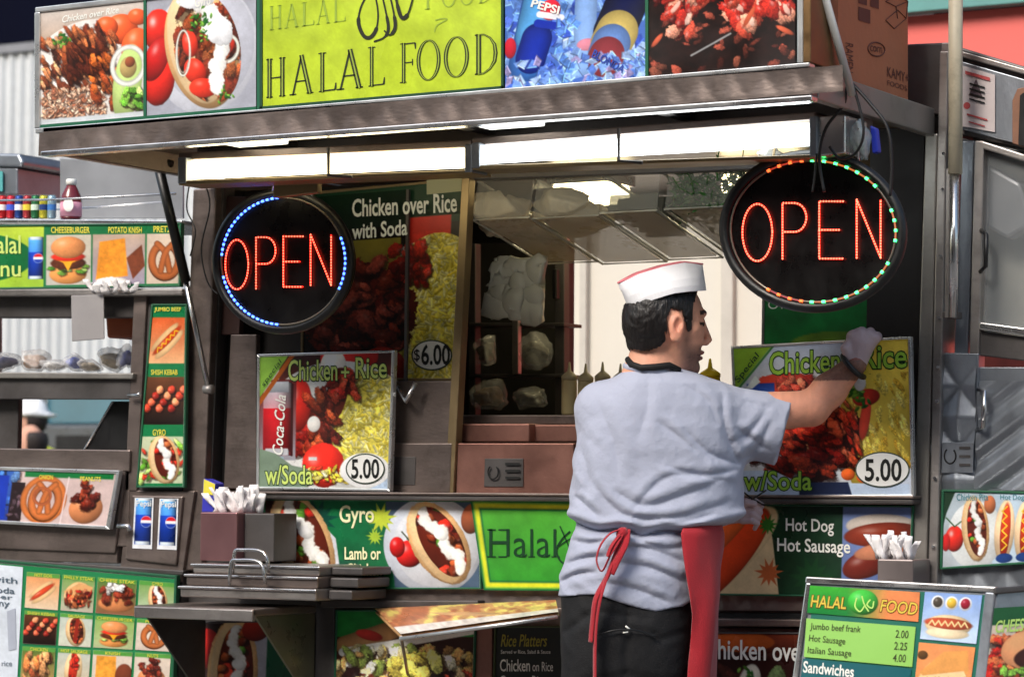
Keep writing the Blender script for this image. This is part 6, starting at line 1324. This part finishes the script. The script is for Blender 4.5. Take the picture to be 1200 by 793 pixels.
def head(X, Y, Zz):
    x, z = hrot(X, Zz)
    d = cranium(x, Y, z)
    d = smin(d, elli(x, Y, z, (799, 388, 2), (26, 45, 27)), 8)
    d = smin(d, caps(x, Y, z, (792, 416, 2), (810, 431, 2), 17, 9, 1.25), 9)
    d = smin(d, caps(x, Y, z, (788, 408, -14), (808, 431, -5), 9, 6), 8)
    d = smin(d, caps(x, Y, z, (823, 367, -11), (824, 367, 15), 3.6, 3.6), 5)
    d = smin(d, caps(x, Y, z, (808, 386, -19), (815, 392, -14), 7, 6), 8)     # cheekbone
    d = smin(d, caps(x, Y, z, (825, 377, 2), (832, 398, 2), 2.6, 4.2), 4)
    d = smin(d, elli(x, Y, z, (827, 401, -3), (5, 4, 5)), 3); d = smin(d, elli(x, Y, z, (827, 401, 7), (5, 4, 5)), 3)
    d = np.maximum(d, -elli(x, Y, z, (825, 378, -14), (7, 5, 7)))
    d = smin(d, elli(x, Y, z, (818, 378, -11), (6, 5, 6)), 1.5)
    d = smin(d, elli(x, Y, z, (821, 413, 2), (6, 2.8, 9)), 2); d = smin(d, elli(x, Y, z, (819, 419.5, 2), (6, 3.2, 8)), 2)
    d = np.maximum(d, -elli(x, Y, z, (826, 416.2, 2), (6, .9, 9)))
    d = smin(d, elli(x, Y, z, (812, 431, 2), (8, 8, 11)), 5)
    e = elli(x, Y, z, (784, 383, -36.5), (9, 15.5, 4.6), 8); e = np.maximum(e, -elli(x, Y, z, (785, 380, -41.5), (5.4, 9.5, 5), 8)); e = smin(e, elli(x, Y, z, (789, 386, -39), (3, 5, 3)), 2); e = smin(e, elli(x, Y, z, (783, 396, -37), (6, 5, 4)), 3)
    d = smin(d, e, 2.5)
    return d
WS = (float((U(np.array(1010.), np.array(400.), YR5-.01)-CAM)@_f)-D0)*516
def rhand(X, Y, Zz, g=0.0):
    w_ = WS-14
    d = caps(X, Y, Zz, (1002, 427, w_), (1009, 402, w_), 13+g, 16+g, .72)
    for i, (xk, yk) in enumerate(((999, 394), (1008, 391), (1018, 392), (1026, 396))):
        r = 5.2+g-.3*(i == 3)
        d = smin(d, caps(X, Y, Zz, (1006+i*2.4, 408, w_), (xk, yk, w_-2), 7+g, r+1.2), 4)
        d = smin(d, caps(X, Y, Zz, (xk, yk, w_-2), (xk+2, yk-2-.8*(i in (1, 2)), WS+6), r+.6, r), 2)
        d = smin(d, caps(X, Y, Zz, (xk+2, yk-2, WS+6), (xk+3, yk+8, WS+15), r, r-1), 2)
    d = smin(d, caps(X, Y, Zz, (996, 420, w_-3), (991, 408, w_-6), 6+g, 5.4+g), 4); d = smin(d, caps(X, Y, Zz, (991, 408, w_-6), (999, 396, w_-3), 5.2+g, 4.4+g), 2)
    return d
LH = 78
def lhand(X, Y, Zz, g=0.0):
    d = caps(X, Y, Zz, (852, 604, LH), (872, 601, LH), 10+g, 10+g, .7)
    for i, (ya, yb_, yc) in enumerate(((593, 587, 592), (599, 594, 600), (605, 602, 607), (610, 610, 613))):
        r = 3.9+g-.25*i
        d = smin(d, caps(X, Y, Zz, (870, ya, LH-2), (884-i, yb_, LH-6), r+.4, r), 1.6); d = smin(d, caps(X, Y, Zz, (884-i, yb_, LH-6), (892-i*1.5, yc, LH-1), r, r-.5), 1.2); d = smin(d, caps(X, Y, Zz, (892-i*1.5, yc, LH-1), (889-i*1.5, yc+6, LH+3), r-.5, r-.8), 1.2)
    d = smin(d, caps(X, Y, Zz, (862, 595, LH-6), (874, 588, LH-11), 4.6+g, 4.2+g), 2.5); d = smin(d, caps(X, Y, Zz, (874, 588, LH-11), (884, 590, LH-12), 4.2+g, 3.4+g), 1.2)
    return d
def skin(X, Y, Zz):
    d = head(X, Y, Zz)
    d = smin(d, caps(X, Y, Zz, (768, 400, 2), (764, 452, 0), 27, 33, .92), 9)
    d = smin(d, caps(X, Y, Zz, (764, 448, 0), (764, 520, 5), 36, 40, .8), 10)
    d = smin(d, caps(X, Y, Zz, (800, 478, 0), (860, 486, 6), 26, 25), 10)
    d = smin(d, caps(X, Y, Zz, (860, 486, 6), (951, 478, 30), 26, 20.5), 8)
    d = smin(d, caps(X, Y, Zz, (951, 478, 30), (972, 457, 34), 20.5, 20), 6)
    d = smin(d, caps(X, Y, Zz, (972, 457, 34), (1002, 427, WS-14), 20, 13, .9), 6)
    d = smin(d, rhand(X, Y, Zz, -1.2), 4)
    d = smin(d, caps(X, Y, Zz, (700, 480, 10), (728, 570, 66), 26, 20), 10); d = smin(d, caps(X, Y, Zz, (728, 570, 66), (850, 604, LH), 19, 10), 6)
    d = smin(d, lhand(X, Y, Zz, -1.0), 3)
    return d
def skincol(v):
    x, y, z = v.T; xr, zr = hrot(x, z); base = np.array((226, 164, 136.)); c = np.ones((len(v), 3))*base
    n = fbm(x/6, y/6+z/9)[:, None]; c *= .94+.12*n
    f = lambda cx, cy, r: np.exp(-(((xr-cx)**2+(y-cy)**2)/r**2))[:, None]*(y < 450)[:, None]
    face = (y < 446) & (x > 770)
    st = (np.clip((xr-790)/14, 0, 1)*np.clip((y-402)/14, 0, 1)*face)[:, None]*(.62+.25*(vnoise(x*1.1, y*1.1)[:, None])); c = c*(1-st)+np.array((96, 72, 66))*st       # stubble
    sb_ = (np.clip(1-np.abs(xr-799)/8, 0, 1)*np.clip(1-np.abs(y-398)/20, 0, 1)*face)[:, None]*.5; c = c*(1-sb_)+np.array((90, 66, 58))*sb_
    mu = (np.clip(1-np.abs(y-408.5)/3.2, 0, 1)*(xr > 816)*face)[:, None]*.6; c = c*(1-mu)+np.array((70, 50, 46))*mu
    c = c*(1-f(784, 384, 12)*.25)+np.array((220, 116, 96))*f(784, 384, 12)*.25
    br = ((np.abs(y-(366-(xr-818)*.1)) < 2.6) & (xr > 811) & (np.abs(zr-2) > 3) & (np.abs(zr-2) < 21))[:, None]*1.0*face[:, None]; c = c*(1-br*.85)+np.array((30, 20, 18))*br*.85
    lid = ((np.abs(y-379.4) < 1.4) & (xr > 815) & (np.abs(zr-2) > 7))[:, None]*1.0*face[:, None]; c = c*(1-lid*.9)+np.array((24, 16, 14))*lid*.9
    li = ((np.abs(y-416.4) < 4.6) & (xr > 820))[:, None]*1.0*face[:, None]; c = c*(1-li*.5)+np.array((168, 86, 80))*li*.5
    ln = ((np.abs(y-416.2) < .9) & (xr > 815))[:, None]*1.0*face[:, None]; c = c*(1-ln*.7)+np.array((70, 30, 30))*ln*.7
    arm = ((x > 905) & (y < 560))[:, None]; c = np.where(arm, c*np.array((1.02, .98, .97)), c)
    return lin(np.clip(c, 0, 255))
feet = UD(np.array(745.), np.array(1222.), D0)
man = thing('person', 'man in grey t-shirt, white paper hat and red apron reaching up to the price sign', 'person', (feet[0], feet[1], 0))
SK = cmat('skin', .5, .4, sss=.12, bump=.15, bscale=220)
body_mesh('body', skin, (690, 318, -52), (1045, 625, 110), 1.7, SK, man, col=skincol)
# hair, eyes
POLY = [(700, 356), (738, 356), (757, 345), (780, 337), (800, 334), (822, 334), (813, 345), (807, 354), (804, 368), (803, 388), (798, 390), (795, 374), (790, 364), (778, 362), (772, 372), (771, 398), (766, 407), (752, 411), (738, 409), (700, 420)]
def polysd(X, Y, p):
    ins = np.zeros(X.shape, bool)
    for i in range(len(p)):
        a, b = p[i-1], p[i]; cr = ((a[1] > Y) != (b[1] > Y)) & (X < (b[0]-a[0])*(Y-a[1])/((b[1]-a[1]) or 1e-9)+a[0]); ins ^= cr
    d = dist2(X, Y, p+[p[0]]); return np.where(ins, -d, d)
def hair(X, Y, Zz):
    x, z = hrot(X, Zz)
    c = smin(cranium(x, Y, z), caps(x, Y, z, (764, 396, 2), (764, 402, 2), 25, 27), 6)-2.6
    c = smin(c, elli(x, Y, z, (799, 388, 2), (26, 45, 27))-1.4, 8)
    c = c-1.0*(fbm(x*.5+z*.5+Y*.25, Y*.1+z*.12)-.5)*2.4-.9*(vnoise(x*.11, Y*.09+z*.1)-.5)
    k = polysd(x, Y, POLY)+4.5*(vnoise(x*.6, z*.5+Y*.15)-.5)
    return np.maximum(c, k)
body_mesh('hair', hair, (722, 320, -48), (830, 416, 50), 1.4, mat('black_hair', (22, 17, 16), .42, 0, .5, 30, .9, 30, stretch=(6, 6, 1)), man)
for s_ in (-1, 1):
    c = np.array((817.5, 379, 2+s_*13.0)); ca, sa = math.cos(-CR), math.sin(-CR); xx = HX+(c[0]-HX)*ca+(c[2]-HZ)*sa; zz = HZ-(c[0]-HX)*sa+(c[2]-HZ)*ca
    body_mesh('eye', lambda X, Y, Q, xx=xx, zz=zz: elli(X, Y, Q, (xx+.8, 380.2, zz), (5.6, 3.6, 5.4)), (xx-8, 372, zz-8), (xx+8, 388, zz+8), 1.0, mat('eye_dark', (60, 44, 40), .2), man)
# paper hat
bx = [738, 757, 780, 800, 826]; by = [363, 351.5, 344, 341.5, 340.5]; txx = [723, 745, 775, 800, 823]; ty = [331, 320, 311, 306.5, 309]
def hatpt(a, t):    # a angle, t height 0..1
    xl, xr_ = 737-14*t, 828-4*t; xc_, rx = (xl+xr_)/2, (xr_-xl)/2; x = xc_+rx*math.cos(a)*abs(math.cos(a))**-.15 if abs(math.cos(a)) > 1e-3 else xc_
    hw = 42.5*(1-t**2.2)+13*t**2.2; z = 2+hw*math.sin(a)*(1-.12*abs(math.cos(a)))
    u_ = (x-xl)/(xr_-xl); yb__ = np.interp(737+u_*91, bx, by); yt_ = np.interp(723+u_*101, txx, ty); y = yb__*(1-t)+yt_*t
    dx, dz = x-HX, z-HZ; k = CR*.8; return (HX+dx*math.cos(k)-dz*math.sin(k), y, HZ+dx*math.sin(k)+dz*math.cos(k))
N_ = 64; v = []; F = []
TT = [0, .03, .2, .45, .7, .9, 1.0]
for i, t in enumerate(TT):
    for k in range(N_): v.append(hatpt(2*math.pi*k/N_, t))
for i in range(len(TT)-1):
    for k in range(N_): F.append((i*N_+k, (i+1)*N_+k, (i+1)*N_+(k+1) % N_, i*N_+(k+1) % N_))
for k in range(N_): q_ = hatpt(2*math.pi*k/N_, .8); v.append((q_[0], q_[1]+3, q_[2]*.9+.2))
i = len(TT)-1
for k in range(N_): F.append((i*N_+k, (i+1)*N_+k, (i+1)*N_+(k+1) % N_, i*N_+(k+1) % N_))
F.append(tuple((i+1)*N_+k for k in range(N_)))
v = np.array(v)
hat = thing('paper_hat', '', ''); del hat['label'], hat['category']; bpy.data.objects.remove(hat)
o = link('paper_hat', UD(v[:, 0], v[:, 1], D0+v[:, 2]/516), F, mat('hat_paper', (246, 246, 250), .75, 0, .02, 8, .15, 30), man, smooth=False)
tr = [hatpt(2*math.pi*k/N_, .985) for k in range(N_)]
MB().tube([Vector(UD(np.array(a), np.array(b_), D0+c/516)) for a, b_, c in tr], .0022, 6, closed=True).build('pink_trim', mat('pink_edge', (236, 130, 140), .6), o)
cr_ = [hatpt(2*math.pi*k/64, tt) for k, tt in [(32+j, .02) for j in range(0, 32)]]
# shirt
WR = [([(640, 606), (672, 611), (700, 621), (730, 619), (752, 627), (778, 621), (810, 623), (866, 611), (890, 606)], 5, 8), ([(716, 572), (755, 592), (800, 580), (850, 560)], 6, 3.2), ([(690, 560), (730, 602), (790, 606), (860, 586)], 5, 3), ([(674, 580), (700, 604)], 4, 3),
      ([(866, 550), (820, 556), (780, 545)], 5, 3), ([(868, 545), (830, 530), (800, 500)], 6, 3.4), ([(846, 458), (850, 500), (866, 545)], 5, 2.6), ([(870, 540), (890, 520), (905, 490)], 5, 2.6), ([(855, 520), (885, 500), (900, 475)], 5, 2.2),
      ([(768, 492), (800, 515), (832, 543)], 6, 2.6), ([(760, 440), (758, 480), (745, 520)], 8, 1.8), ([(700, 470), (720, 520), (725, 560)], 8, 2.0), ([(722, 659), (760, 664), (803, 682)], 5, 4), ([(718, 640), (760, 642), (806, 660)], 5, 3.5), ([(656, 682), (676, 672), (700, 670)], 4, 3.2),
      ([(664, 660), (690, 652), (712, 652)], 4, 3.0), ([(700, 680), (745, 690), (790, 708)], 5, 3.0), ([(740, 628), (770, 640), (800, 642)], 4, 2.6), ([(670, 632), (690, 636), (710, 632)], 4, 2.6), ([(800, 450), (830, 470), (842, 500)], 6, 2), ([(870, 470), (905, 478)], 5, 1.8), ([(860, 500), (905, 530)], 5, 2.2),
      ([(740, 600), (770, 566), (800, 556), (866, 566)], 5, 2.4), ([(680, 520), (690, 560), (684, 590)], 6, 2), ([(840, 600), (800, 612), (760, 612)], 4, 2.6)]
hemx = [640, 655, 700, 740, 770, 800, 815, 840]; hemy = [697, 697, 698, 708, 717, 711, 700, 694]
def shirt(X, Y, Zz):
    tab = [(424, 745, 790, 4, 22), (432, 736, 802, 3, 30), (439, 724, 822, 2, 37), (448, 711, 842, 2, 44), (460, 697, 858, 3, 49), (475, 686, 868, 3, 53), (500, 677, 872, 3, 57), (540, 670, 872, 4, 60), (580, 668, 870, 4, 61), (600, 669, 868, 4, 61), (612, 671, 862, 4, 58), (620, 674, 840, 4, 50), (630, 669, 832, 4, 53), (650, 664, 829, 4, 54), (675, 658, 826, 4, 58), (700, 654, 822, 4, 58), (730, 654, 822, 4, 58)]
    d = rings(X, Y, Zz, tab, 2.25)
    sl_ = caps(X, Y, Zz, (842, 490, 4), (925, 506, 24), 39, 42.5, .82)
    cut = (X-919)*.962+(Y-505)*.272-.05*(Zz-20)+2.5*(vnoise(Y*.08, Zz*.08)-.5)
    sl_ = np.maximum(sl_, cut)
    s2 = caps(X, Y, Zz, (706, 480, 10), (728, 560, 58), 34, 30)
    d = smin(smin(d, sl_, 14), s2, 12)
    d = np.where(X > 890, np.maximum(d, cut), d)
    side = np.clip((24-Zz)/30, 0, 1)
    for pts, w_, a in WR: d = d+side*crease(X, Y, pts, w_, a)
    g1 = 1-np.abs(2*vnoise(X*.014+Y*.012+3, Y*.026-X*.01+Zz*.01)-1)*2.2; d = d+2.4*(fbm(X*.016, Y*.022+Zz*.02)-.5)*2 - side*.5*np.clip(g1, -1, 1)
    g2 = 1-np.abs(2*vnoise((X+Y)*.016+9, (Y-X*.35)*.05+Zz*.02)-1)*2.4; low = np.clip((Y-600)/30, .0, 1); d = d-side*.9*low*np.clip(g2, -1, 1)
    d = np.maximum(d, Y-np.interp(X, hemx, hemy)-1.5*np.sin(X*.07))
    inner = caps(X, Y, Zz, (892, 499, 17), (960, 514, 32), 27, 36, .82); d = np.maximum(d, -inner)
    nk = elli(X, Y, Zz, (766, 420, 2), (34, 20, 34)); d = np.maximum(d, -nk)
    return d
body_mesh('t_shirt', shirt, (644, 418, -72), (940, 728, 100), 1.9, mat('shirt_cotton', (172, 177, 196), .9, 0, .04, 5, .4, 26, sheen=.15, bdist=.014), man)
# collar band
def ring3(pts, r, name, m, parent, flat_=1.0, closed=False, seg=8): return MB().tube([Vector(UD(np.array(float(a)), np.array(float(b_)), D0+c/516)) for a, b_, c in pts], r, seg, flat_, closed).build(name, m, parent, smooth=True)
cp_ = [(766+33*math.cos(RAD(a)), 431+3.5*math.cos(RAD(a))-3*math.sin(RAD(a)), 2+32*math.sin(RAD(a))) for a in range(0, 360, 12)]
ring3([(a+(.0), b_+1, c) for a, b_, c in cp_], .007, 'collar_band', mat('shirt_cotton', (172, 177, 196)), man, closed=True)
ring3([(736, 421, -6), (740, 427, -20), (752, 431, -32), (768, 430, -34), (784, 428, -30), (796, 434, -22)], .0075, 'neck_strap', BLACKM, man)
# gloves, wrist band, tongs
GL = mat('glove', (188, 164, 168), .45, 0, .08, 20, .5, 60, sss=.1)
body_mesh('glove', lambda X, Y, Q: np.maximum(rhand(X, Y, Q, .4), (Y-431)+(X-1002)*-.75)-.6*(fbm(X*.2, Y*.2)-.5), (980, 376, WS-34), (1042, 442, WS+26), 1.2, GL, man)
body_mesh('glove', lambda X, Y, Q: lhand(X, Y, Q, .4), (838, 578, LH-24), (902, 626, LH+16), 1.2, GL, man)
ax = np.array((51, -50.)); ax /= np.hypot(*ax); nn = np.array((-ax[1], ax[0]))
wb = [(1000+nn[0]*17.5*math.cos(a)+1.5*math.sin(a), 429+nn[1]*17.5*math.cos(a)+3*abs(math.sin(a)), WS-14+14*math.sin(a)*1.05) for a in np.linspace(0, 2*math.pi, 28)[:-1]]
ring3(wb, .0062, 'wrist_band', BLACK, man, closed=True)
tg = thing('kitchen_tongs', 'dark kitchen tongs held in the left hand beside the hip', 'tongs', tuple(UD(np.array(884.), np.array(590.), D0+LH/516)))
ring3([(868, 574, LH-8), (880, 583, LH-10), (896, 592, LH-8)], .004, 'arm', BLACK, tg, .5); ring3([(872, 590, LH-8), (886, 582, LH-14), (898, 574, LH-12)], .0035, 'arm', BLACK, tg, .5)
# trousers and shoes
def trousers(X, Y, Zz):
    tab = [(680, 660, 818, 4, 50), (700, 657, 816, 4, 54), (740, 657, 815, 2, 58), (790, 658, 812, 2, 58), (850, 662, 808, 4, 52), (880, 672, 800, 4, 44)]
    d = np.maximum(rings(X, Y, Zz, tab, 2.4), np.maximum(682-Y, Y-870))
    for x0, x1 in ((698, 690), (774, 786)): d = smin(d, caps(X, Y, Zz, (x0, 830, 4), (x1+2, 1010, 0), 40, 29), 14); d = smin(d, caps(X, Y, Zz, (x1+2, 1010, 0), (x1, 1195, 8), 28, 24), 8)
    s_ = np.clip((20-Zz)/30, 0, 1)
    for pts, w_, a in (([(700, 744), (730, 736), (768, 742)], 2.5, 2.2), ([(735, 700), (734, 790), (738, 850)], 3, 3), ([(690, 800), (735, 790), (790, 806)], 6, 3), ([(662, 740), (690, 720)], 4, 2), ([(770, 750), (800, 740)], 4, 2), ([(700, 716), (760, 724)], 3, 1.6)): d = d+s_*a*np.exp(-(dist2(X, Y, pts)/w_)**2)
    return d+2*(fbm(X*.05, Y*.05+Zz*.03)-.5)*1.6
body_mesh('trousers', trousers, (640, 680, -66), (830, 1220, 66), 3.4, mat('black_cotton', (12, 12, 15), .8, 0, .2, 8, .3, 300), man)
for cx in (690, 786): body_mesh('shoe', lambda X, Y, Q, cx=cx: np.maximum(smin(elli(X, Y, Q, (cx+4, 1206, 30), (22, 18, 52)), caps(X, Y, Q, (cx, 1196, 6), (cx, 1206, 2), 20, 22), 8), Y-1219), (cx-30, 1180, -30), (cx+36, 1224, 90), 3.5, BLACK, man)
ring3([(733, 733, -60), (738, 737, -60)], .0022, 'pocket_label', WHITE, man, seg=5); ring3([(730, 741, -60), (736, 740, -60)], .0016, 'pocket_label', WHITE, man, seg=5)
ring3(spline([(700, 744, -59), (720, 738, -61), (745, 738, -60), (770, 746, -56)], 4), .0018, 'pocket_seam', BLACK, man)
# apron
RED = mat('red_cotton', (168, 14, 32), .75, 0, .08, 8, .3, 300, sheen=.3)
ys_ = [613, 624, 640, 670, 700, 720, 760, 793, 860, 960]; xe = [803, 798, 799, 803, 808, 811, 809, 806, 802, 798]; xr_ = [843, 845, 845, 843, 842, 840, 838, 836, 832, 828]
v = []; n_ = 17; rows = np.linspace(613, 960, 90)
for y in rows:
    a, b_ = np.interp(y, ys_, xe), np.interp(y, ys_, xr_); k = np.clip((y-700)/60, 0, 1)
    cpts = spline([(a, -57+10*k+14*max(0, (622-y)/9)), ((a+b_)/2+9, -44+14*max(0, (622-y)/9)), (b_+1, 0), (b_-14, 46), (a-40, 72), (700, 76), (675, 50)], 6)
    cp2 = [cpts[int(j)] for j in np.linspace(0, len(cpts)-1, 25)]
    for j, c in enumerate(cp2): f_ = (math.sin(y*.03+j*1.1)*1.6+1.6*math.sin(y*.09-j*.7)*math.exp(-(y-616)/40))*min(1, j/3+.2); v.append((c[0]+f_, y, c[1]+math.cos(y*.05+j*1.3)*1.2))
v = np.array(v); m_ = 25; F = [(i*m_+j, i*m_+j+1, (i+1)*m_+j+1, (i+1)*m_+j) for i in range(len(rows)-1) for j in range(m_-1)]
o = link('apron', UD(v[:, 0], v[:, 1], D0+v[:, 2]/516), F, RED, man, smooth=True); s_ = o.modifiers.new('thick', 'SOLIDIFY'); s_.thickness = .0025
def ribbon(pts, w_, name='apron_string'):
    ring3(spline(pts, 5), [w_/516]*(5*(len(pts)-1)+1), name, RED, man, .28)
ribbon([(731, 623, -60), (724, 648, -66), (711, 676, -68), (698, 701, -68), (694, 730, -66), (692, 752, -65)], 4.2)
ribbon([(728, 630, -62), (716, 662, -69), (705, 694, -71), (699, 725, -69), (697, 765, -67), (697, 812, -66), (695, 850, -64)], 4.2)
ribbon([(729, 620, -60), (716, 624, -65), (704, 638, -67), (699, 656, -67), (705, 669, -68), (713, 655, -69), (722, 634, -67), (730, 622, -62)], 3.0)
ribbon([(732, 618, -58), (724, 634, -69), (712, 652, -72), (716, 640, -71), (726, 626, -66)], 3.0)
ribbon([(735, 620, -58), (733, 636, -67), (724, 655, -72), (716, 672, -72)], 4.0)
body_mesh('apron_knot', lambda X, Y, Q: elli(X, Y, Q, (729, 625, -60), (7, 8, 6), 20), (718, 614, -70), (740, 638, -50), 1.5, RED, man)
# ---- passers-by far behind
def walker(label, cx, topy, D, hairc, top_c, hat=None, skinc=(206, 156, 134)):
    S = 3200/D; g = 575+1.4*S; H = g-topy; u_ = H/7.6; bpos = UD(np.array(float(cx)), np.array(float(g)), D)
    t = thing('person', label, 'person', (bpos[0], bpos[1], -.15))
    def f(X, Y, Q):
        d = elli(X, Y, Q, (cx, topy+u_*.52, 0), (u_*.38, u_*.52, u_*.36)); d = smin(d, elli(X, Y, Q, (cx-u_*.3, topy+u_*.62, 0), (u_*.14, u_*.1, u_*.1)), 2)
        d = smin(d, caps(X, Y, Q, (cx, topy+u_*.8, 0), (cx, topy+u_*1.5, 0), u_*.25, u_*.3), 3)
        d = smin(d, rings(X, Y, Q, [(topy+u_*1.25, cx-u_*.5, cx+u_*.5, 0, u_*.4), (topy+u_*1.5, cx-u_*.95, cx+u_*.95, 0, u_*.5), (topy+u_*3, cx-u_*.75, cx+u_*.75, 0, u_*.5), (topy+u_*4, cx-u_*.8, cx+u_*.8, 0, u_*.5)])+np.maximum(0, Y-topy-u_*4)+np.maximum(0, topy+u_*1.25-Y), 3)
        for s in (-1, 1):
            d = smin(d, caps(X, Y, Q, (cx+s*u_*.9, topy+u_*1.7, 0), (cx+s*u_*1.05, topy+u_*3.9, -u_*.2), u_*.26, u_*.18), 3); d = smin(d, caps(X, Y, Q, (cx+s*u_*.42, topy+u_*3.9, 0), (cx+s*u_*.4, topy+u_*7.4, 0), u_*.4, u_*.22), 3)
        return d
    def col(v):
        y = v[:, 1]; c = np.where((y < topy+u_*1.2)[:, None], np.array(skinc), np.array(top_c)); c = np.where((y > topy+u_*3.9)[:, None], np.array((50, 52, 60)), c); return lin(c*1.0)
    body_mesh('body', f, (cx-u_*1.6, topy-3, -u_), (cx+u_*1.6, g+2, u_), u_/9, cmat('passer_skin', .7, .3), t, D=D, S=S, col=col)
    body_mesh('hair', lambda X, Y, Q: np.maximum(elli(X, Y, Q, (cx+u_*.05, topy+u_*.45, 0), (u_*.46, u_*.55, u_*.44)), np.minimum(-(X-cx)-u_*.05, 99)*(-1)*-1 if False else (-(X-cx+u_*.12))*(Y > topy+u_*.3)), (cx-u_, topy-4, -u_), (cx+u_, topy+u_*1.3, u_), u_/10, mat('hair_%d' % cx, hairc, .6), t, D=D, S=S)
    if hat: 
        body_mesh('hard_hat', lambda X, Y, Q: smin(np.maximum(elli(X, Y, Q, (cx, topy+u_*.4, 0), (u_*.52, u_*.56, u_*.5)), Y-topy-u_*.4), elli(X, Y, Q, (cx+u_*.22, topy+u_*.4, 0), (u_*.62, u_*.07, u_*.5)), 1), (cx-u_, topy-u_*.3, -u_), (cx+u_, topy+u_*.7, u_), u_/12, mat('white_hard_hat', hat, .35), t, D=D, S=S)
walker('distant passer-by in a white hard hat seen through the lower gap', 36, 470, 21.0, (40, 32, 30), (190, 200, 70), (238, 240, 244))
walker('distant bareheaded passer-by with brown hair just below the white hard hat', 36, 497, 18.5, (96, 74, 60), (170, 172, 176))
